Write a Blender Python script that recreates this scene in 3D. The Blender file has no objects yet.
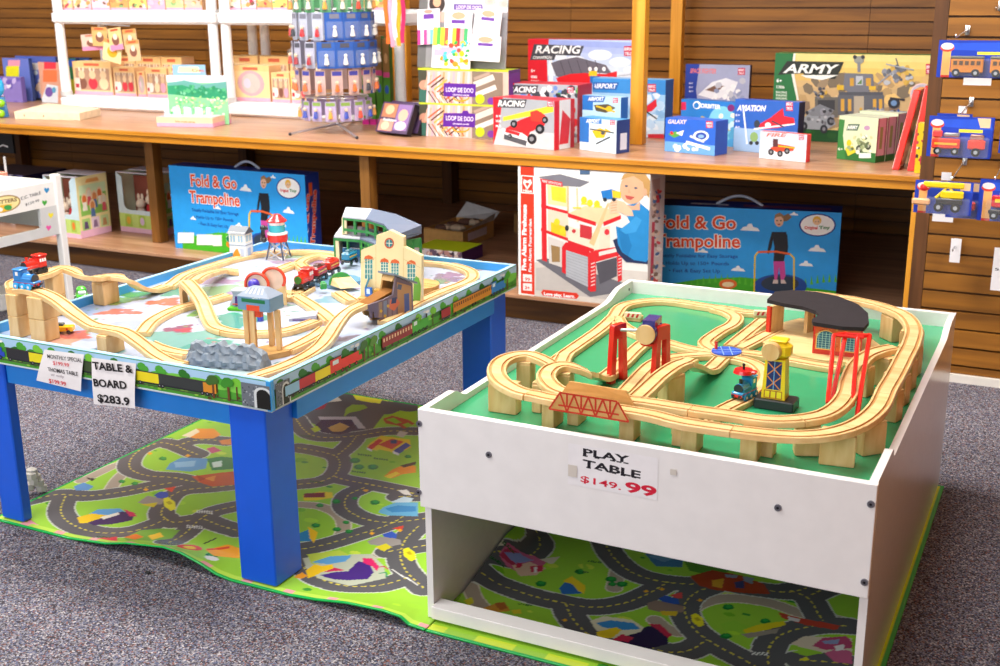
import bpy, math, random
import numpy as np
from mathutils import Vector, Matrix
from mathutils.geometry import tessellate_polygon
R = random.Random(7)
PI = math.pi
scene = bpy.context.scene
COL = scene.collection
# ------------------------------------------------------------------ camera
F = 1179.39; PIT = .2830; YAW = .4609; ROL = -.0080; H = 1.27098
_fw = Vector((-math.sin(YAW)*math.cos(PIT), math.cos(YAW)*math.cos(PIT), -math.sin(PIT)))
_r0 = Vector((math.cos(YAW), math.sin(YAW), 0)); _u0 = _r0.cross(_fw)
_r = _r0*math.cos(ROL)+_u0*math.sin(ROL); _u = -_r0*math.sin(ROL)+_u0*math.cos(ROL)
CAM = Vector((0, 0, H))
cd = bpy.data.cameras.new('camera'); cam = bpy.data.objects.new('camera', cd); COL.objects.link(cam)
m = Matrix((_r, _u, -_fw)).transposed().to_4x4(); m.translation = CAM
cam.matrix_world = m
cd.sensor_width = 36; cd.lens = F*36/1000; cd.clip_start = .05
cd.dof.use_dof = True; cd.dof.focus_distance = 2.7; cd.dof.aperture_fstop = 7.0
scene.camera = cam
# ------------------------------------------------------------------ light, world, exposure
w = bpy.data.worlds.new('world'); scene.world = w; w.use_nodes = True
bg = w.node_tree.nodes['Background']; bg.inputs[0].default_value = (1, .94, .88, 1); bg.inputs[1].default_value = .34
def area(name, loc, rot, sx, sy, e, col):
    l = bpy.data.lights.new(name, 'AREA'); l.shape = 'RECTANGLE'; l.size = sx; l.size_y = sy; l.energy = e; l.color = col
    o = bpy.data.objects.new(name, l); COL.objects.link(o); o.location = loc; o.rotation_euler = rot; return o
area('ceiling_light', (-2.4, 1.0, 3.0), (0, 0, 0), 2.4, .6, 45, (1, .97, .93))
area('ceiling_light', (-1.65, 2.9, 3.0), (0, 0, 0), 2.4, .6, 80, (1, .95, .88))
area('ceiling_light', (1.9, 2.2, 2.9), (0, math.radians(38), 0), 2.0, 1.2, 90, (1, .95, .88))
area('ceiling_light', (-4.6, 3.0, 3.0), (0, 0, 0), 2.4, .6, 75, (1, .96, .90))
area('window_light', (-2.2, -2.6, 2.3), (math.radians(66), 0, math.radians(8)), 4.5, 2.2, 84, (.88, .93, 1))
vs = scene.view_settings
vs.view_transform = 'Standard'; vs.look = 'None'; vs.gamma = 1; vs.use_curve_mapping = False; vs.exposure = .62
# ------------------------------------------------------------------ pixel rays (for reading places off the photograph)
def ray(u, v): return _fw + _r*((u-500)/F) - _u*((v-333)/F)
def PZ(u, v, z): d = ray(u, v); return CAM + d*((z-H)/d.z)
def PY(u, v, y): d = ray(u, v); return CAM + d*(y/d.y)
def PX(u, v, x): d = ray(u, v); return CAM + d*(x/d.x)
def PP(u, v, O, N): d = ray(u, v); return CAM + d*((O-CAM).dot(N)/d.dot(N))
def pr(P):
    d = Vector(P)-CAM; k = d.dot(_fw); return (500+F*d.dot(_r)/k, 333-F*d.dot(_u)/k)
def hz(u, v0, v1, z0):      # world z of the point straight above the pixel (u,v0) on plane z0 that shows at row v1
    p = PZ(u, v0, z0); lo, hi = z0, z0+2
    for _ in range(40):
        mid = (lo+hi)/2
        if pr((p.x, p.y, mid))[1] > v1: lo = mid
        else: hi = mid
    return lo
# ------------------------------------------------------------------ colour and materials
def lin(c):
    if isinstance(c, str):
        c = c.lstrip('#'); c = [int(c[i:i+2], 16)/255 for i in (0, 2, 4)]
        return tuple((x/12.92 if x <= .04045 else ((x+.055)/1.055)**2.4) for x in c)
    return tuple(c)
MATS = {}
def newmat(name, rough=.5, spec=.5, metal=0, coat=0):
    mt = bpy.data.materials.new(name); mt.use_nodes = True
    b = mt.node_tree.nodes['Principled BSDF']
    b.inputs['Roughness'].default_value = rough; b.inputs['Metallic'].default_value = metal
    b.inputs['Specular IOR Level'].default_value = spec; b.inputs['Coat Weight'].default_value = coat
    b.inputs['Coat Roughness'].default_value = .15
    return mt, mt.node_tree, b
def N(nt, t, **k):
    n = nt.nodes.new(t)
    for a, v in k.items(): setattr(n, a, v)
    return n
def attrmat(name, rough, spec=.5, metal=0, coat=0, grain=0, gscale=60, bump=0):
    mt, nt, b = newmat(name, rough, spec, metal, coat)
    a = N(nt, 'ShaderNodeAttribute', attribute_name='Col'); src = a.outputs['Color']
    if grain or bump:
        tc = N(nt, 'ShaderNodeTexCoord'); nz = N(nt, 'ShaderNodeTexNoise'); nz.inputs['Scale'].default_value = gscale
        nz.inputs['Detail'].default_value = 3
        nt.links.new(tc.outputs['Object'], nz.inputs['Vector'])
    if grain:
        mr = N(nt, 'ShaderNodeMapRange'); mr.inputs[1].default_value = .3; mr.inputs[2].default_value = .7
        mr.inputs[3].default_value = 1-grain; mr.inputs[4].default_value = 1+grain
        nt.links.new(nz.outputs[0], mr.inputs[0])
        vm = N(nt, 'ShaderNodeVectorMath', operation='SCALE'); nt.links.new(src, vm.inputs[0]); nt.links.new(mr.outputs[0], vm.inputs['Scale'])
        src = vm.outputs[0]
    nt.links.new(src, b.inputs['Base Color'])
    if bump:
        bp = N(nt, 'ShaderNodeBump'); bp.inputs['Strength'].default_value = bump; bp.inputs['Distance'].default_value = .002
        nt.links.new(nz.outputs[0], bp.inputs['Height']); nt.links.new(bp.outputs[0], b.inputs['Normal'])
    MATS[name] = mt
attrmat('print', .42, .4, grain=.04, gscale=30)
attrmat('paint', .35, .5, grain=.03, gscale=20)
attrmat('matt', .8, .2, grain=.08, gscale=40)
attrmat('gloss', .2, .5, coat=.3, grain=.02)
attrmat('metal', .3, .5, metal=.9)
attrmat('rock', .55, .4, grain=.15, gscale=90, bump=.8)
def woodmat(name, c0, c1, axis, scale, rough=.45, stretch=14, spec=.4, island=0):
    mt, nt, b = newmat(name, rough, spec)
    tc = N(nt, 'ShaderNodeTexCoord'); mp = N(nt, 'ShaderNodeMapping')
    s = [scale*stretch]*3; s[axis] = scale; mp.inputs['Scale'].default_value = s
    nz = N(nt, 'ShaderNodeTexNoise'); nz.inputs['Scale'].default_value = 1; nz.inputs['Detail'].default_value = 5; nz.inputs['Distortion'].default_value = .6
    nt.links.new(tc.outputs['Object'], mp.inputs[0]); nt.links.new(mp.outputs[0], nz.inputs['Vector'])
    cr = N(nt, 'ShaderNodeValToRGB'); cr.color_ramp.elements[0].position = .32; cr.color_ramp.elements[1].position = .68
    cr.color_ramp.elements[0].color = (*lin(c0), 1); cr.color_ramp.elements[1].color = (*lin(c1), 1)
    nt.links.new(nz.outputs[0], cr.inputs[0]); src = cr.outputs[0]
    if island:
        g = N(nt, 'ShaderNodeNewGeometry'); mr = N(nt, 'ShaderNodeMapRange'); mr.inputs[3].default_value = 1-island; mr.inputs[4].default_value = 1+island
        nt.links.new(g.outputs['Random Per Island'], mr.inputs[0])
        vm = N(nt, 'ShaderNodeVectorMath', operation='SCALE'); nt.links.new(src, vm.inputs[0]); nt.links.new(mr.outputs[0], vm.inputs['Scale']); src = vm.outputs[0]
    nt.links.new(src, b.inputs['Base Color']); MATS[name] = mt
woodmat('slat', '#744818', '#a06824', 0, 1.6, .4, 16, island=.16)
woodmat('counter', '#a07050', '#c89a78', 0, 2.5, .3, 12, island=.12)
woodmat('trim', '#b87212', '#de9830', 0, 2, .38, 14)
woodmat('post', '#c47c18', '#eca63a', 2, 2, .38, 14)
woodmat('lowpost', '#6c4418', '#94642a', 2, 2, .45, 14)  # darker copy of post: the lower posts' shade is put into the colour
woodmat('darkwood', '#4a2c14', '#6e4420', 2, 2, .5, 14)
woodmat('kick', '#4c2f12', '#8a5a20', 0, 1.6, .5, 9)
woodmat('beech', '#d0a468', '#e2c08a', 2, 9, .45, 5, island=.05)
woodmat('beechx', '#d8ae72', '#e8c892', 0, 9, .36, 5, island=.05)
woodmat('groove', '#b8854a', '#c8985c', 0, 9, .6, 5)  # darker than beechx: the groove shadow is put into the wood colour
woodmat('beechdark', '#b98a4a', '#d3a566', 0, 9, .45, 5, island=.05)
woodmat('board', '#9a7a50', '#c29c6a', 0, 4, .6, 6)
# carpet: mixed yarn specks
mt, nt, b = newmat('carpet', .95, .1)
tc = N(nt, 'ShaderNodeTexCoord'); v1 = N(nt, 'ShaderNodeTexVoronoi'); v1.inputs['Scale'].default_value = 300
nt.links.new(tc.outputs['Object'], v1.inputs['Vector'])
sp = N(nt, 'ShaderNodeSeparateColor'); nt.links.new(v1.outputs['Color'], sp.inputs[0])
cr = N(nt, 'ShaderNodeValToRGB'); cr.color_ramp.interpolation = 'CONSTANT'
stops = [(0, '#403c42'), (.17, '#77747a'), (.34, '#54586c'), (.48, '#86828a'), (.6, '#463a3a'), (.7, '#646478'), (.8, '#7a5650'), (.87, '#343240'), (.94, '#a8a2a4')]
e = cr.color_ramp.elements
e[0].position = 0; e[0].color = (*lin(stops[0][1]), 1); e[1].position = stops[1][0]; e[1].color = (*lin(stops[1][1]), 1)
for p_, c_ in stops[2:]:
    x = e.new(p_); x.color = (*lin(c_), 1)
nt.links.new(sp.outputs[0], cr.inputs[0])
nz = N(nt, 'ShaderNodeTexNoise'); nz.inputs['Scale'].default_value = 2.5; nz.inputs['Detail'].default_value = 4
nt.links.new(tc.outputs['Object'], nz.inputs['Vector'])
mr = N(nt, 'ShaderNodeMapRange'); mr.inputs[3].default_value = .88; mr.inputs[4].default_value = 1.12; nt.links.new(nz.outputs[0], mr.inputs[0])
vm = N(nt, 'ShaderNodeVectorMath', operation='SCALE'); nt.links.new(cr.outputs[0], vm.inputs[0]); nt.links.new(mr.outputs[0], vm.inputs['Scale'])
nt.links.new(vm.outputs[0], b.inputs['Base Color'])
bp = N(nt, 'ShaderNodeBump'); bp.inputs['Strength'].default_value = .6; bp.inputs['Distance'].default_value = .003
nt.links.new(v1.outputs['Distance'], bp.inputs['Height']); nt.links.new(bp.outputs[0], b.inputs['Normal'])
MATS['carpet'] = mt
# clear plastic
mt, nt, b = newmat('clear', .12, .5); b.inputs['Base Color'].default_value = (.9, .93, .96, 1); b.inputs['Alpha'].default_value = .06; MATS['clear'] = mt
# ------------------------------------------------------------------ mesh builder
WHITE = (1, 1, 1)
class MB:
    def __init__(s): s.v = []; s.f = []; s.c = []; s.m = []; s.M = Matrix.Identity(4); s.names = []; s.col = lin('#cccccc'); s.mat = 'paint'
    def set(s, col=None, mat=None):
        if col is not None: s.col = lin(col)
        if mat is not None: s.mat = mat
        return s
    def _mi(s):
        if s.mat not in s.names: s.names.append(s.mat)
        return s.names.index(s.mat)
    def add(s, vs_, fs, col=None, mat=None):
        if mat: s.mat = mat
        c = lin(col) if col is not None else s.col
        n = len(s.v); s.v += [s.M @ Vector(p) for p in vs_]; k = s._mi()
        for f in fs: s.f.append([n+i for i in f]); s.c.append(c); s.m.append(k)
        return s
    def box(s, a, b, col=None, mat=None):
        (x0, y0, z0), (x1, y1, z1) = a, b
        x0, x1 = sorted((x0, x1)); y0, y1 = sorted((y0, y1)); z0, z1 = sorted((z0, z1))
        return s.add([(x0,y0,z0),(x1,y0,z0),(x1,y1,z0),(x0,y1,z0),(x0,y0,z1),(x1,y0,z1),(x1,y1,z1),(x0,y1,z1)],
              [(0,3,2,1),(4,5,6,7),(0,1,5,4),(1,2,6,5),(2,3,7,6),(3,0,4,7)], col, mat)
    def cbox(s, c, d, col=None, mat=None, bev=0):
        if not bev: return s.box([c[i]-d[i]/2 for i in range(3)], [c[i]+d[i]/2 for i in range(3)], col, mat)
        x, y, z = [q/2 for q in d]; b = bev; vs_ = []
        for sz in (-1, 1):
            for ins in ((b, 0), (0, b)) if sz < 0 else ((0, b), (b, 0)):
                zz = sz*(z-ins[1]); xx, yy = x-ins[0], y-ins[0]; k = b
                vs_ += [(c[0]+p, c[1]+q, c[2]+zz) for p, q in ((-xx+k,-yy),(xx-k,-yy),(xx,-yy+k),(xx,yy-k),(xx-k,yy),(-xx+k,yy),(-xx,yy-k),(-xx,-yy+k))]
        fs = [tuple(range(7, -1, -1)), tuple(range(24, 32))]
        for r in range(3):
            for i in range(8): j = (i+1) % 8; fs.append((r*8+i, r*8+j, r*8+8+j, r*8+8+i))
        return s.add(vs_, fs, col, mat)
    def prism(s, pts, z0, z1, col=None, mat=None, capcol=None):     # pts in local xy, counter-clockwise
        A = sum(pts[i][0]*pts[(i+1) % len(pts)][1]-pts[(i+1) % len(pts)][0]*pts[i][1] for i in range(len(pts)))
        if A < 0: pts = pts[::-1]
        n = len(pts); V = [(x, y, z0) for x, y in pts]+[(x, y, z1) for x, y in pts]
        s.add(V, [(i, (i+1) % n, n+(i+1) % n, n+i) for i in range(n)], col, mat)
        tri = tessellate_polygon([[Vector((x, y, 0)) for x, y in pts]])
        t2 = []
        for a, b, c in tri:
            cr_ = (pts[b][0]-pts[a][0])*(pts[c][1]-pts[a][1])-(pts[b][1]-pts[a][1])*(pts[c][0]-pts[a][0])
            t2.append((a, b, c) if cr_ > 0 else (a, c, b))
        s.add(V, [tuple(n+i for i in t) for t in t2]+[t[::-1] for t in t2], capcol or col, mat)
        return s
    def xz(s, pts, y0, y1, col=None, mat=None, capcol=None):        # prism drawn in the local xz plane
        M0 = s.M.copy(); s.M = M0 @ Matrix(((1,0,0,0),(0,0,-1,0),(0,1,0,0),(0,0,0,1)))
        s.prism(pts, -y1, -y0, col, mat, capcol); s.M = M0; return s
    def yz(s, pts, x0, x1, col=None, mat=None, capcol=None):
        M0 = s.M.copy(); s.M = M0 @ Matrix(((0,0,1,0),(1,0,0,0),(0,1,0,0),(0,0,0,1)))
        s.prism(pts, x0, x1, col, mat, capcol); s.M = M0; return s
    def cyl(s, p0, p1, r0, r1=None, n=16, col=None, mat=None, caps=True):
        r1 = r0 if r1 is None else r1; p0 = Vector(p0); p1 = Vector(p1); d = (p1-p0).normalized()
        a = d.orthogonal().normalized(); b_ = d.cross(a)
        V = []
        for p, r_ in ((p0, r0), (p1, r1)): V += [p+(a*math.cos(2*PI*i/n)+b_*math.sin(2*PI*i/n))*r_ for i in range(n)]
        fs = [(i, (i+1) % n, n+(i+1) % n, n+i) for i in range(n)]
        if caps: fs += [tuple(range(n-1, -1, -1)), tuple(range(n, 2*n))]
        return s.add(V, fs, col, mat)
    def lathe(s, prof, c=(0, 0, 0), n=20, col=None, mat=None, a0=0, a1=2*PI):
        V = []; full = abs(a1-a0-2*PI) < 1e-6; k = n if full else n+1
        for r_, z in prof: V += [(c[0]+r_*math.cos(a0+(a1-a0)*i/n), c[1]+r_*math.sin(a0+(a1-a0)*i/n), c[2]+z) for i in range(k)]
        fs = []
        for j in range(len(prof)-1):
            for i in range(n): q = (i+1) % k; fs.append((j*k+i, j*k+q, (j+1)*k+q, (j+1)*k+i))
        return s.add(V, fs, col, mat)
    def sph(s, c, r_, col=None, mat=None, n=12, sc=(1, 1, 1)):
        V = []; fs = []
        for j in range(n//2+1):
            t = PI*j/(n//2)
            for i in range(n): V.append((c[0]+sc[0]*r_*math.sin(t)*math.cos(2*PI*i/n), c[1]+sc[1]*r_*math.sin(t)*math.sin(2*PI*i/n), c[2]-sc[2]*r_*math.cos(t)))
        for j in range(n//2):
            for i in range(n): q = (i+1) % n; fs.append((j*n+i, j*n+q, (j+1)*n+q, (j+1)*n+i))
        return s.add(V, fs, col, mat)
    def tube(s, pts, r_, n=8, col=None, mat=None):
        pts = [Vector(p) for p in pts]; V = []; up = None
        for i, p in enumerate(pts):
            d = (pts[min(i+1, len(pts)-1)]-pts[max(i-1, 0)]).normalized()
            a = d.orthogonal().normalized() if up is None else (up-d*up.dot(d)).normalized(); up = a; b_ = d.cross(a)
            V += [p+(a*math.cos(2*PI*k/n)+b_*math.sin(2*PI*k/n))*r_ for k in range(n)]
        fs = [(i*n+k, i*n+(k+1) % n, (i+1)*n+(k+1) % n, (i+1)*n+k) for i in range(len(pts)-1) for k in range(n)]
        fs += [tuple(range(n-1, -1, -1)), tuple((len(pts)-1)*n+k for k in range(n))]
        return s.add(V, fs, col, mat)
    def sweep(s, path, prof, col=None, mat=None):    # prof (across, up), up = world z
        V = []; n = len(prof)
        for i, p in enumerate(path):
            d = path[min(i+1, len(path)-1)]-path[max(i-1, 0)]; sd = Vector((d.y, -d.x, 0)).normalized()
            V += [p+sd*a+Vector((0, 0, b_)) for a, b_ in prof]
        fs = [(i*n+k, (i+1)*n+k, (i+1)*n+(k+1) % n, i*n+(k+1) % n) for i in range(len(path)-1) for k in range(n)]
        fs += [tuple(range(n)), tuple((len(path)-1)*n+k for k in range(n-1, -1, -1))]
        return s.add(V, fs, col, mat)
    def build(s, name, parent=None, smooth=None, bevel=0, origin=None):
        me = bpy.data.meshes.new(name)
        O = Vector(origin) if origin is not None else Vector((0, 0, 0))
        if origin is None and parent is None and s.v:
            xs = [p.x for p in s.v]; ys = [p.y for p in s.v]; zs_ = [p.z for p in s.v]
            O = Vector(((min(xs)+max(xs))/2, (min(ys)+max(ys))/2, min(zs_)))
        if parent is not None: O = parent['_o'] if '_o' in parent else O; O = Vector(O)
        me.from_pydata([p-O for p in s.v], [], s.f)
        for k in s.names: me.materials.append(MATS[k])
        me.polygons.foreach_set('material_index', s.m)
        ca = me.color_attributes.new('Col', 'FLOAT_COLOR', 'CORNER')
        buf = []
        for f, c in zip(s.f, s.c): buf += [c[0], c[1], c[2], 1]*len(f)
        ca.data.foreach_set('color', buf)
        if smooth:
            me.polygons.foreach_set('use_smooth', [True]*len(me.polygons)); me.set_sharp_from_angle(angle=math.radians(smooth))
        me.update()
        o = bpy.data.objects.new(name, me); COL.objects.link(o)
        o['_o'] = tuple(O)
        if parent is not None: o.parent = parent
        else: o.location = O
        if bevel:
            bm_ = o.modifiers.new('bevel', 'BEVEL'); bm_.width = bevel; bm_.segments = 2; bm_.limit_method = 'ANGLE'; bm_.angle_limit = .6
        return o
def tag(o, label, cat, group=None):
    o['label'] = label; o['category'] = cat
    if group: o['group'] = group
    return o
def struct(o): o['kind'] = 'structure'; return o
def thing(name, label, cat, loc=(0, 0, 0), group=None):
    o = bpy.data.objects.new(name, None); COL.objects.link(o); o.location = loc; o['_o'] = tuple(loc); o.empty_display_size = .05
    return tag(o, label, cat, group)
def xf(loc, rz=0, sc=1): return Matrix.Translation(Vector(loc)) @ Matrix.Rotation(rz, 4, 'Z') @ Matrix.Scale(sc, 4)
def dup(root, M=None):
    c = root.copy(); COL.objects.link(c)
    for ch in [x for x in bpy.data.objects if x.parent == root]:
        d = ch.copy(); COL.objects.link(d); d.parent = c
        for g in [x for x in bpy.data.objects if x.parent == ch]:
            h_ = g.copy(); COL.objects.link(h_); h_.parent = d
    if M is not None: c.matrix_world = M @ root.matrix_basis
    return c
# ------------------------------------------------------------------ lettering and printed faces
_tc = {}
def textmesh(t, off=0, shear=0, space=1):
    k = (t, off, shear, space)
    if k in _tc: return _tc[k]
    cu = bpy.data.curves.new('lettering', 'FONT'); cu.body = t; cu.size = 1; cu.offset = off; cu.shear = shear; cu.space_character = space
    cu.resolution_u = 3
    o = bpy.data.objects.new('lettering', cu); COL.objects.link(o); dg = bpy.context.evaluated_depsgraph_get(); dg.update()
    me = bpy.data.meshes.new_from_object(o.evaluated_get(dg))
    V = [(v.co.x, v.co.y) for v in me.vertices]; Fs = [tuple(p.vertices) for p in me.polygons]
    bpy.data.objects.remove(o); bpy.data.curves.remove(cu); bpy.data.meshes.remove(me)
    x0 = min([v[0] for v in V] or [0]); x1 = max([v[0] for v in V] or [1])
    _tc[k] = (V, Fs, x0, x1); return _tc[k]
def clip(poly, W, Hh):
    for ax, val, sg in ((0, 0, 1), (0, W, -1), (1, 0, 1), (1, Hh, -1)):
        out = []
        for i in range(len(poly)):
            a, b = poly[i], poly[(i+1) % len(poly)]; da = (a[ax]-val)*sg; db = (b[ax]-val)*sg
            if da >= 0: out.append(a)
            if (da >= 0) != (db >= 0): t = da/(da-db); out.append((a[0]+(b[0]-a[0])*t, a[1]+(b[1]-a[1])*t))
        poly = out
        if len(poly) < 3: return []
    return poly
class Art:      # prints flat shapes on a rectangular face: O lower-left corner, U right, V up, N outward
    STEP = .000015
    def __init__(s, mb, O, U, V, W, Hh, k0=1):
        s.mb = mb; s.O = Vector(O); s.U = Vector(U).normalized(); s.V = Vector(V).normalized(); s.N = s.U.cross(s.V); s.W = W; s.H = Hh; s.k = k0; s.mat = 'print'
    def loc(s, u, v): p = PP(u, v, s.O, s.N)-s.O; return (p.dot(s.U), p.dot(s.V))
    def _emit(s, pts2, faces, col):
        base = s.O+s.N*(s.STEP*s.k); M0 = s.mb.M; s.mb.M = Matrix.Identity(4)
        s.mb.add([base+s.U*a+s.V*b for a, b in pts2], faces, col, s.mat); s.mb.M = M0
    def plocal(s, pts, col, lift=True):
        pts = clip(list(pts), s.W, s.H)
        if len(pts) < 3: return
        if lift: s.k += 1
        A = sum(pts[i][0]*pts[(i+1) % len(pts)][1]-pts[(i+1) % len(pts)][0]*pts[i][1] for i in range(len(pts)))
        if A < 0: pts = pts[::-1]
        tri = tessellate_polygon([[Vector((x, y, 0)) for x, y in pts]]); fs = []
        for a, b, c in tri:
            q = (pts[b][0]-pts[a][0])*(pts[c][1]-pts[a][1])-(pts[b][1]-pts[a][1])*(pts[c][0]-pts[a][0])
            fs.append((a, b, c) if q > 0 else (a, c, b))
        s._emit(pts, fs, col)
    def poly(s, pts, col): s.plocal([s.loc(*p) for p in pts], col)
    def rect(s, u0, v0, u1, v1, col): s.poly([(u0, v0), (u1, v0), (u1, v1), (u0, v1)], col)
    def fr(s, a0, b0, a1, b1, col): s.plocal([(a0*s.W, b0*s.H), (a1*s.W, b0*s.H), (a1*s.W, b1*s.H), (a0*s.W, b1*s.H)], col)   # fractions of the face
    def fp(s, pts, col): s.plocal([(a*s.W, b*s.H) for a, b in pts], col)
    def ell(s, u, v, ru, rv, col, n=18, rot=0):
        s.poly([(u+ru*math.cos(t)*math.cos(rot)-rv*math.sin(t)*math.sin(rot), v+ru*math.cos(t)*math.sin(rot)+rv*math.sin(t)*math.cos(rot)) for t in [2*PI*i/n for i in range(n)]], col)
    def fe(s, a, b, ra, rb, col, n=16): s.fp([(a+ra*math.cos(2*PI*i/n), b+rb*math.sin(2*PI*i/n)) for i in range(n)], col)
    def line(s, pts, wpx, col):
        for (a, b) in zip(pts[:-1], pts[1:]):
            dx, dy = b[0]-a[0], b[1]-a[1]; L = math.hypot(dx, dy) or 1; nx, ny = -dy/L*wpx/2, dx/L*wpx/2
            s.poly([(a[0]+nx, a[1]+ny), (b[0]+nx, b[1]+ny), (b[0]-nx, b[1]-ny), (a[0]-nx, a[1]-ny)], col)
    def ring(s, u, v, ru, rv, wpx, col, a0=0, a1=2*PI, n=20):
        s.line([(u+ru*math.cos(a0+(a1-a0)*i/n), v+rv*math.sin(a0+(a1-a0)*i/n)) for i in range(n+1)], wpx, col)
    def blobs(s, u0, v0, u1, v1, pal, n, r0, r1, seed=1):
        q = random.Random(seed)
        for _ in range(n):
            s.ell(q.uniform(u0, u1), q.uniform(v0, v1), q.uniform(r0, r1), q.uniform(r0, r1), q.choice(pal), 6, q.uniform(0, 3))
    def text(s, t, p0, p1, hpx, col, out=None, bold=.02, shear=0, fit=True, outw=.04, space=1, lines=1):
        """lettering from photo point p0 (baseline left) to p1 (baseline right); hpx capital height in photo pixels"""
        a = s.loc(*p0); b = s.loc(*p1); L = math.hypot(b[0]-a[0], b[1]-a[1]); ex = ((b[0]-a[0])/L, (b[1]-a[1])/L); ey = (-ex[1], ex[0])
        c = pr(s.O+s.U*a[0]+s.V*a[1]); d = pr(s.O+s.U*(a[0]+ey[0]*.01)+s.V*(a[1]+ey[1]*.01)); ppm = math.hypot(d[0]-c[0], d[1]-c[1])/.01
        hh = hpx/ppm/.70
        for (off, cc) in (((bold+outw, out),) if out else ())+((bold, col),):
            V, Fs, x0, x1 = textmesh(t, off, shear, space); x0_, x1_ = textmesh(t, bold, shear, space)[2:]
            sx = L/(x1_-x0_) if fit else hh
            s.k += 1
            pts = [(a[0]+ex[0]*(x-x0_)*sx+ey[0]*y*hh, a[1]+ex[1]*(x-x0_)*sx+ey[1]*y*hh) for x, y in V]
            keep = [f for f in Fs if all(-1e-4 <= pts[i][0] <= s.W+1e-4 and -1e-4 <= pts[i][1] <= s.H+1e-4 for i in f)]
            s._emit(pts, keep, cc)
def catmull(P, step=.012):
    P = [Vector(p) for p in P]
    if len(P) == 2: n = max(2, int((P[1]-P[0]).length/step)); return [P[0].lerp(P[1], i/n) for i in range(n+1)]
    Q = [P[0]*2-P[1]]+P+[P[-1]*2-P[-2]]; out = []
    for i in range(1, len(Q)-2):
        n = max(2, int((Q[i+1]-Q[i]).length/step))
        for k in range(n):
            t = k/n; a, b, c, d = Q[i-1:i+3]
            out.append(.5*((2*b)+(c-a)*t+(2*a-5*b+4*c-d)*t*t+(3*b-a-3*c+d)*t**3))
    out.append(Q[-2]); return out
# ================================================================== the setting
mb = MB(); mb.box((-11, -5, -.02), (3, 6.1, 0), '#777777', 'carpet'); struct(mb.build('floor', origin=(0, 0, 0)))
YB = 5.9; ZC = .6737; ZL = .113; YS = 4.084
def slats(name, x0, x1, y, z0, z1, zref, pitch=.0625, seams=()):
    mb = MB(); xs = [x0]+list(seams)+[x1]
    mb.box((x0, y+.014, z0), (x1, y+.03, z1), None, 'darkwood')
    k = math.floor((z0-zref)/pitch)
    while zref+k*pitch < z1:
        a = max(zref+k*pitch+.0035, z0); b_ = min(zref+(k+1)*pitch-.0035, z1); k += 1
        if b_-a < .005: continue
        for i in range(len(xs)-1):
            mb.box((xs[i]+.001, y, a), (xs[i+1]-.001, y+.0135, b_), None, 'slat')
    o = mb.build(name, origin=(0, 0, 0)); return struct(o)
slats('wall_back', -10, -.40, YB, 0, 3.0, 1.1774, seams=(-8.6, -7.38, -6.16, -4.94, -3.72, -2.5, -.98))
slats('wall_right', -.432, 2.4, 4.03, .03, 3.0, 1.1812, seams=(.79,))
mb = MB(); mb.box((-.432, 4.02, 0), (2.4, 4.045, .028), '#e8e2da', 'paint'); struct(mb.build('baseboard_right', origin=(0, 0, 0)))
mb = MB(); mb.box((.04, .5, 0), (.5, 3.06, 2.25), None, 'slat')
for i in range(36): mb.box((.032, .5, .01+.0625*i), (.0399, 3.06, .063+.0625*i), None, 'slat')
struct(mb.build('unseen_partition', origin=(0, 0, 0)))      # unseen fixture right of view, inferred from shade; shaped to darken floor and table
# ------------------------------------------------------------------ long wooden display counter with open lower shelf
XR = -.474
ct = thing('display_counter', 'long wooden wall display counter with open lower shelf and posts', 'display counter', (-4, 4.9, 0))
mb = MB(); mb.box((-9.5, YS, ZC-.022), (XR, YB-.01, ZC-.001), None, 'counter'); mb.build('counter_top', ct, bevel=.002)
mb = MB(); mb.box((-9.5, YS+.002, ZC-.05), (XR, YS+.03, ZC-.0225), None, 'trim'); mb.box((-9.5, YS-.004, ZC-.022), (XR, YS-.0005, ZC-.004), None, 'trim')
mb.build('front_rail', ct, bevel=.002)
mb = MB(); mb.box((-9.5, YS, ZL-.016), (XR, YB-.01, ZL-.001), None, 'counter'); mb.build('lower_shelf', ct, bevel=.002)
mb = MB(); mb.box((-9.5, YS+.055, 0), (XR, YS+.075, ZL-.017), None, 'kick'); mb.build('toe_kick', ct)
for u, y, wd in ((154, 4.27, .05), (366, 4.12, .046), (700, 4.5, .05)):
    if u == 700: continue
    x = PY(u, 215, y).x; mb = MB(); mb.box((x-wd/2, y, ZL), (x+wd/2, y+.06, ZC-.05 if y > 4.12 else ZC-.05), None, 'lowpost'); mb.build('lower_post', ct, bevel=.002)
for u, v in ((22, 190), (242, 155), (447, 190), (592, 180)):
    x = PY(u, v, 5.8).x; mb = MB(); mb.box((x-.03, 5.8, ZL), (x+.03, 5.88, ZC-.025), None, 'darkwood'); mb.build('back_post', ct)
for u, y in ((637.5, 4.479), (675, 5.7), (398, 5.55)):
    x = PY(u, 60, y).x; wd = .054 if y < 5 else .058 if y > 5.6 else .105; mb = MB(); mb.box((x-wd/2, y, ZC), (x+wd/2, y+.05, 3.0), None, 'post'); mb.build('upper_post', ct, bevel=.002)
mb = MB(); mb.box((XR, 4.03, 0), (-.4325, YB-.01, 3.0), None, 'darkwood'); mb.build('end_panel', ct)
mb = MB(); mb.box((XR-.016, 4.03, 0), (XR-.0005, 4.05, ZC-.051), None, 'post'); mb.build('edge_strip', ct)
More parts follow.
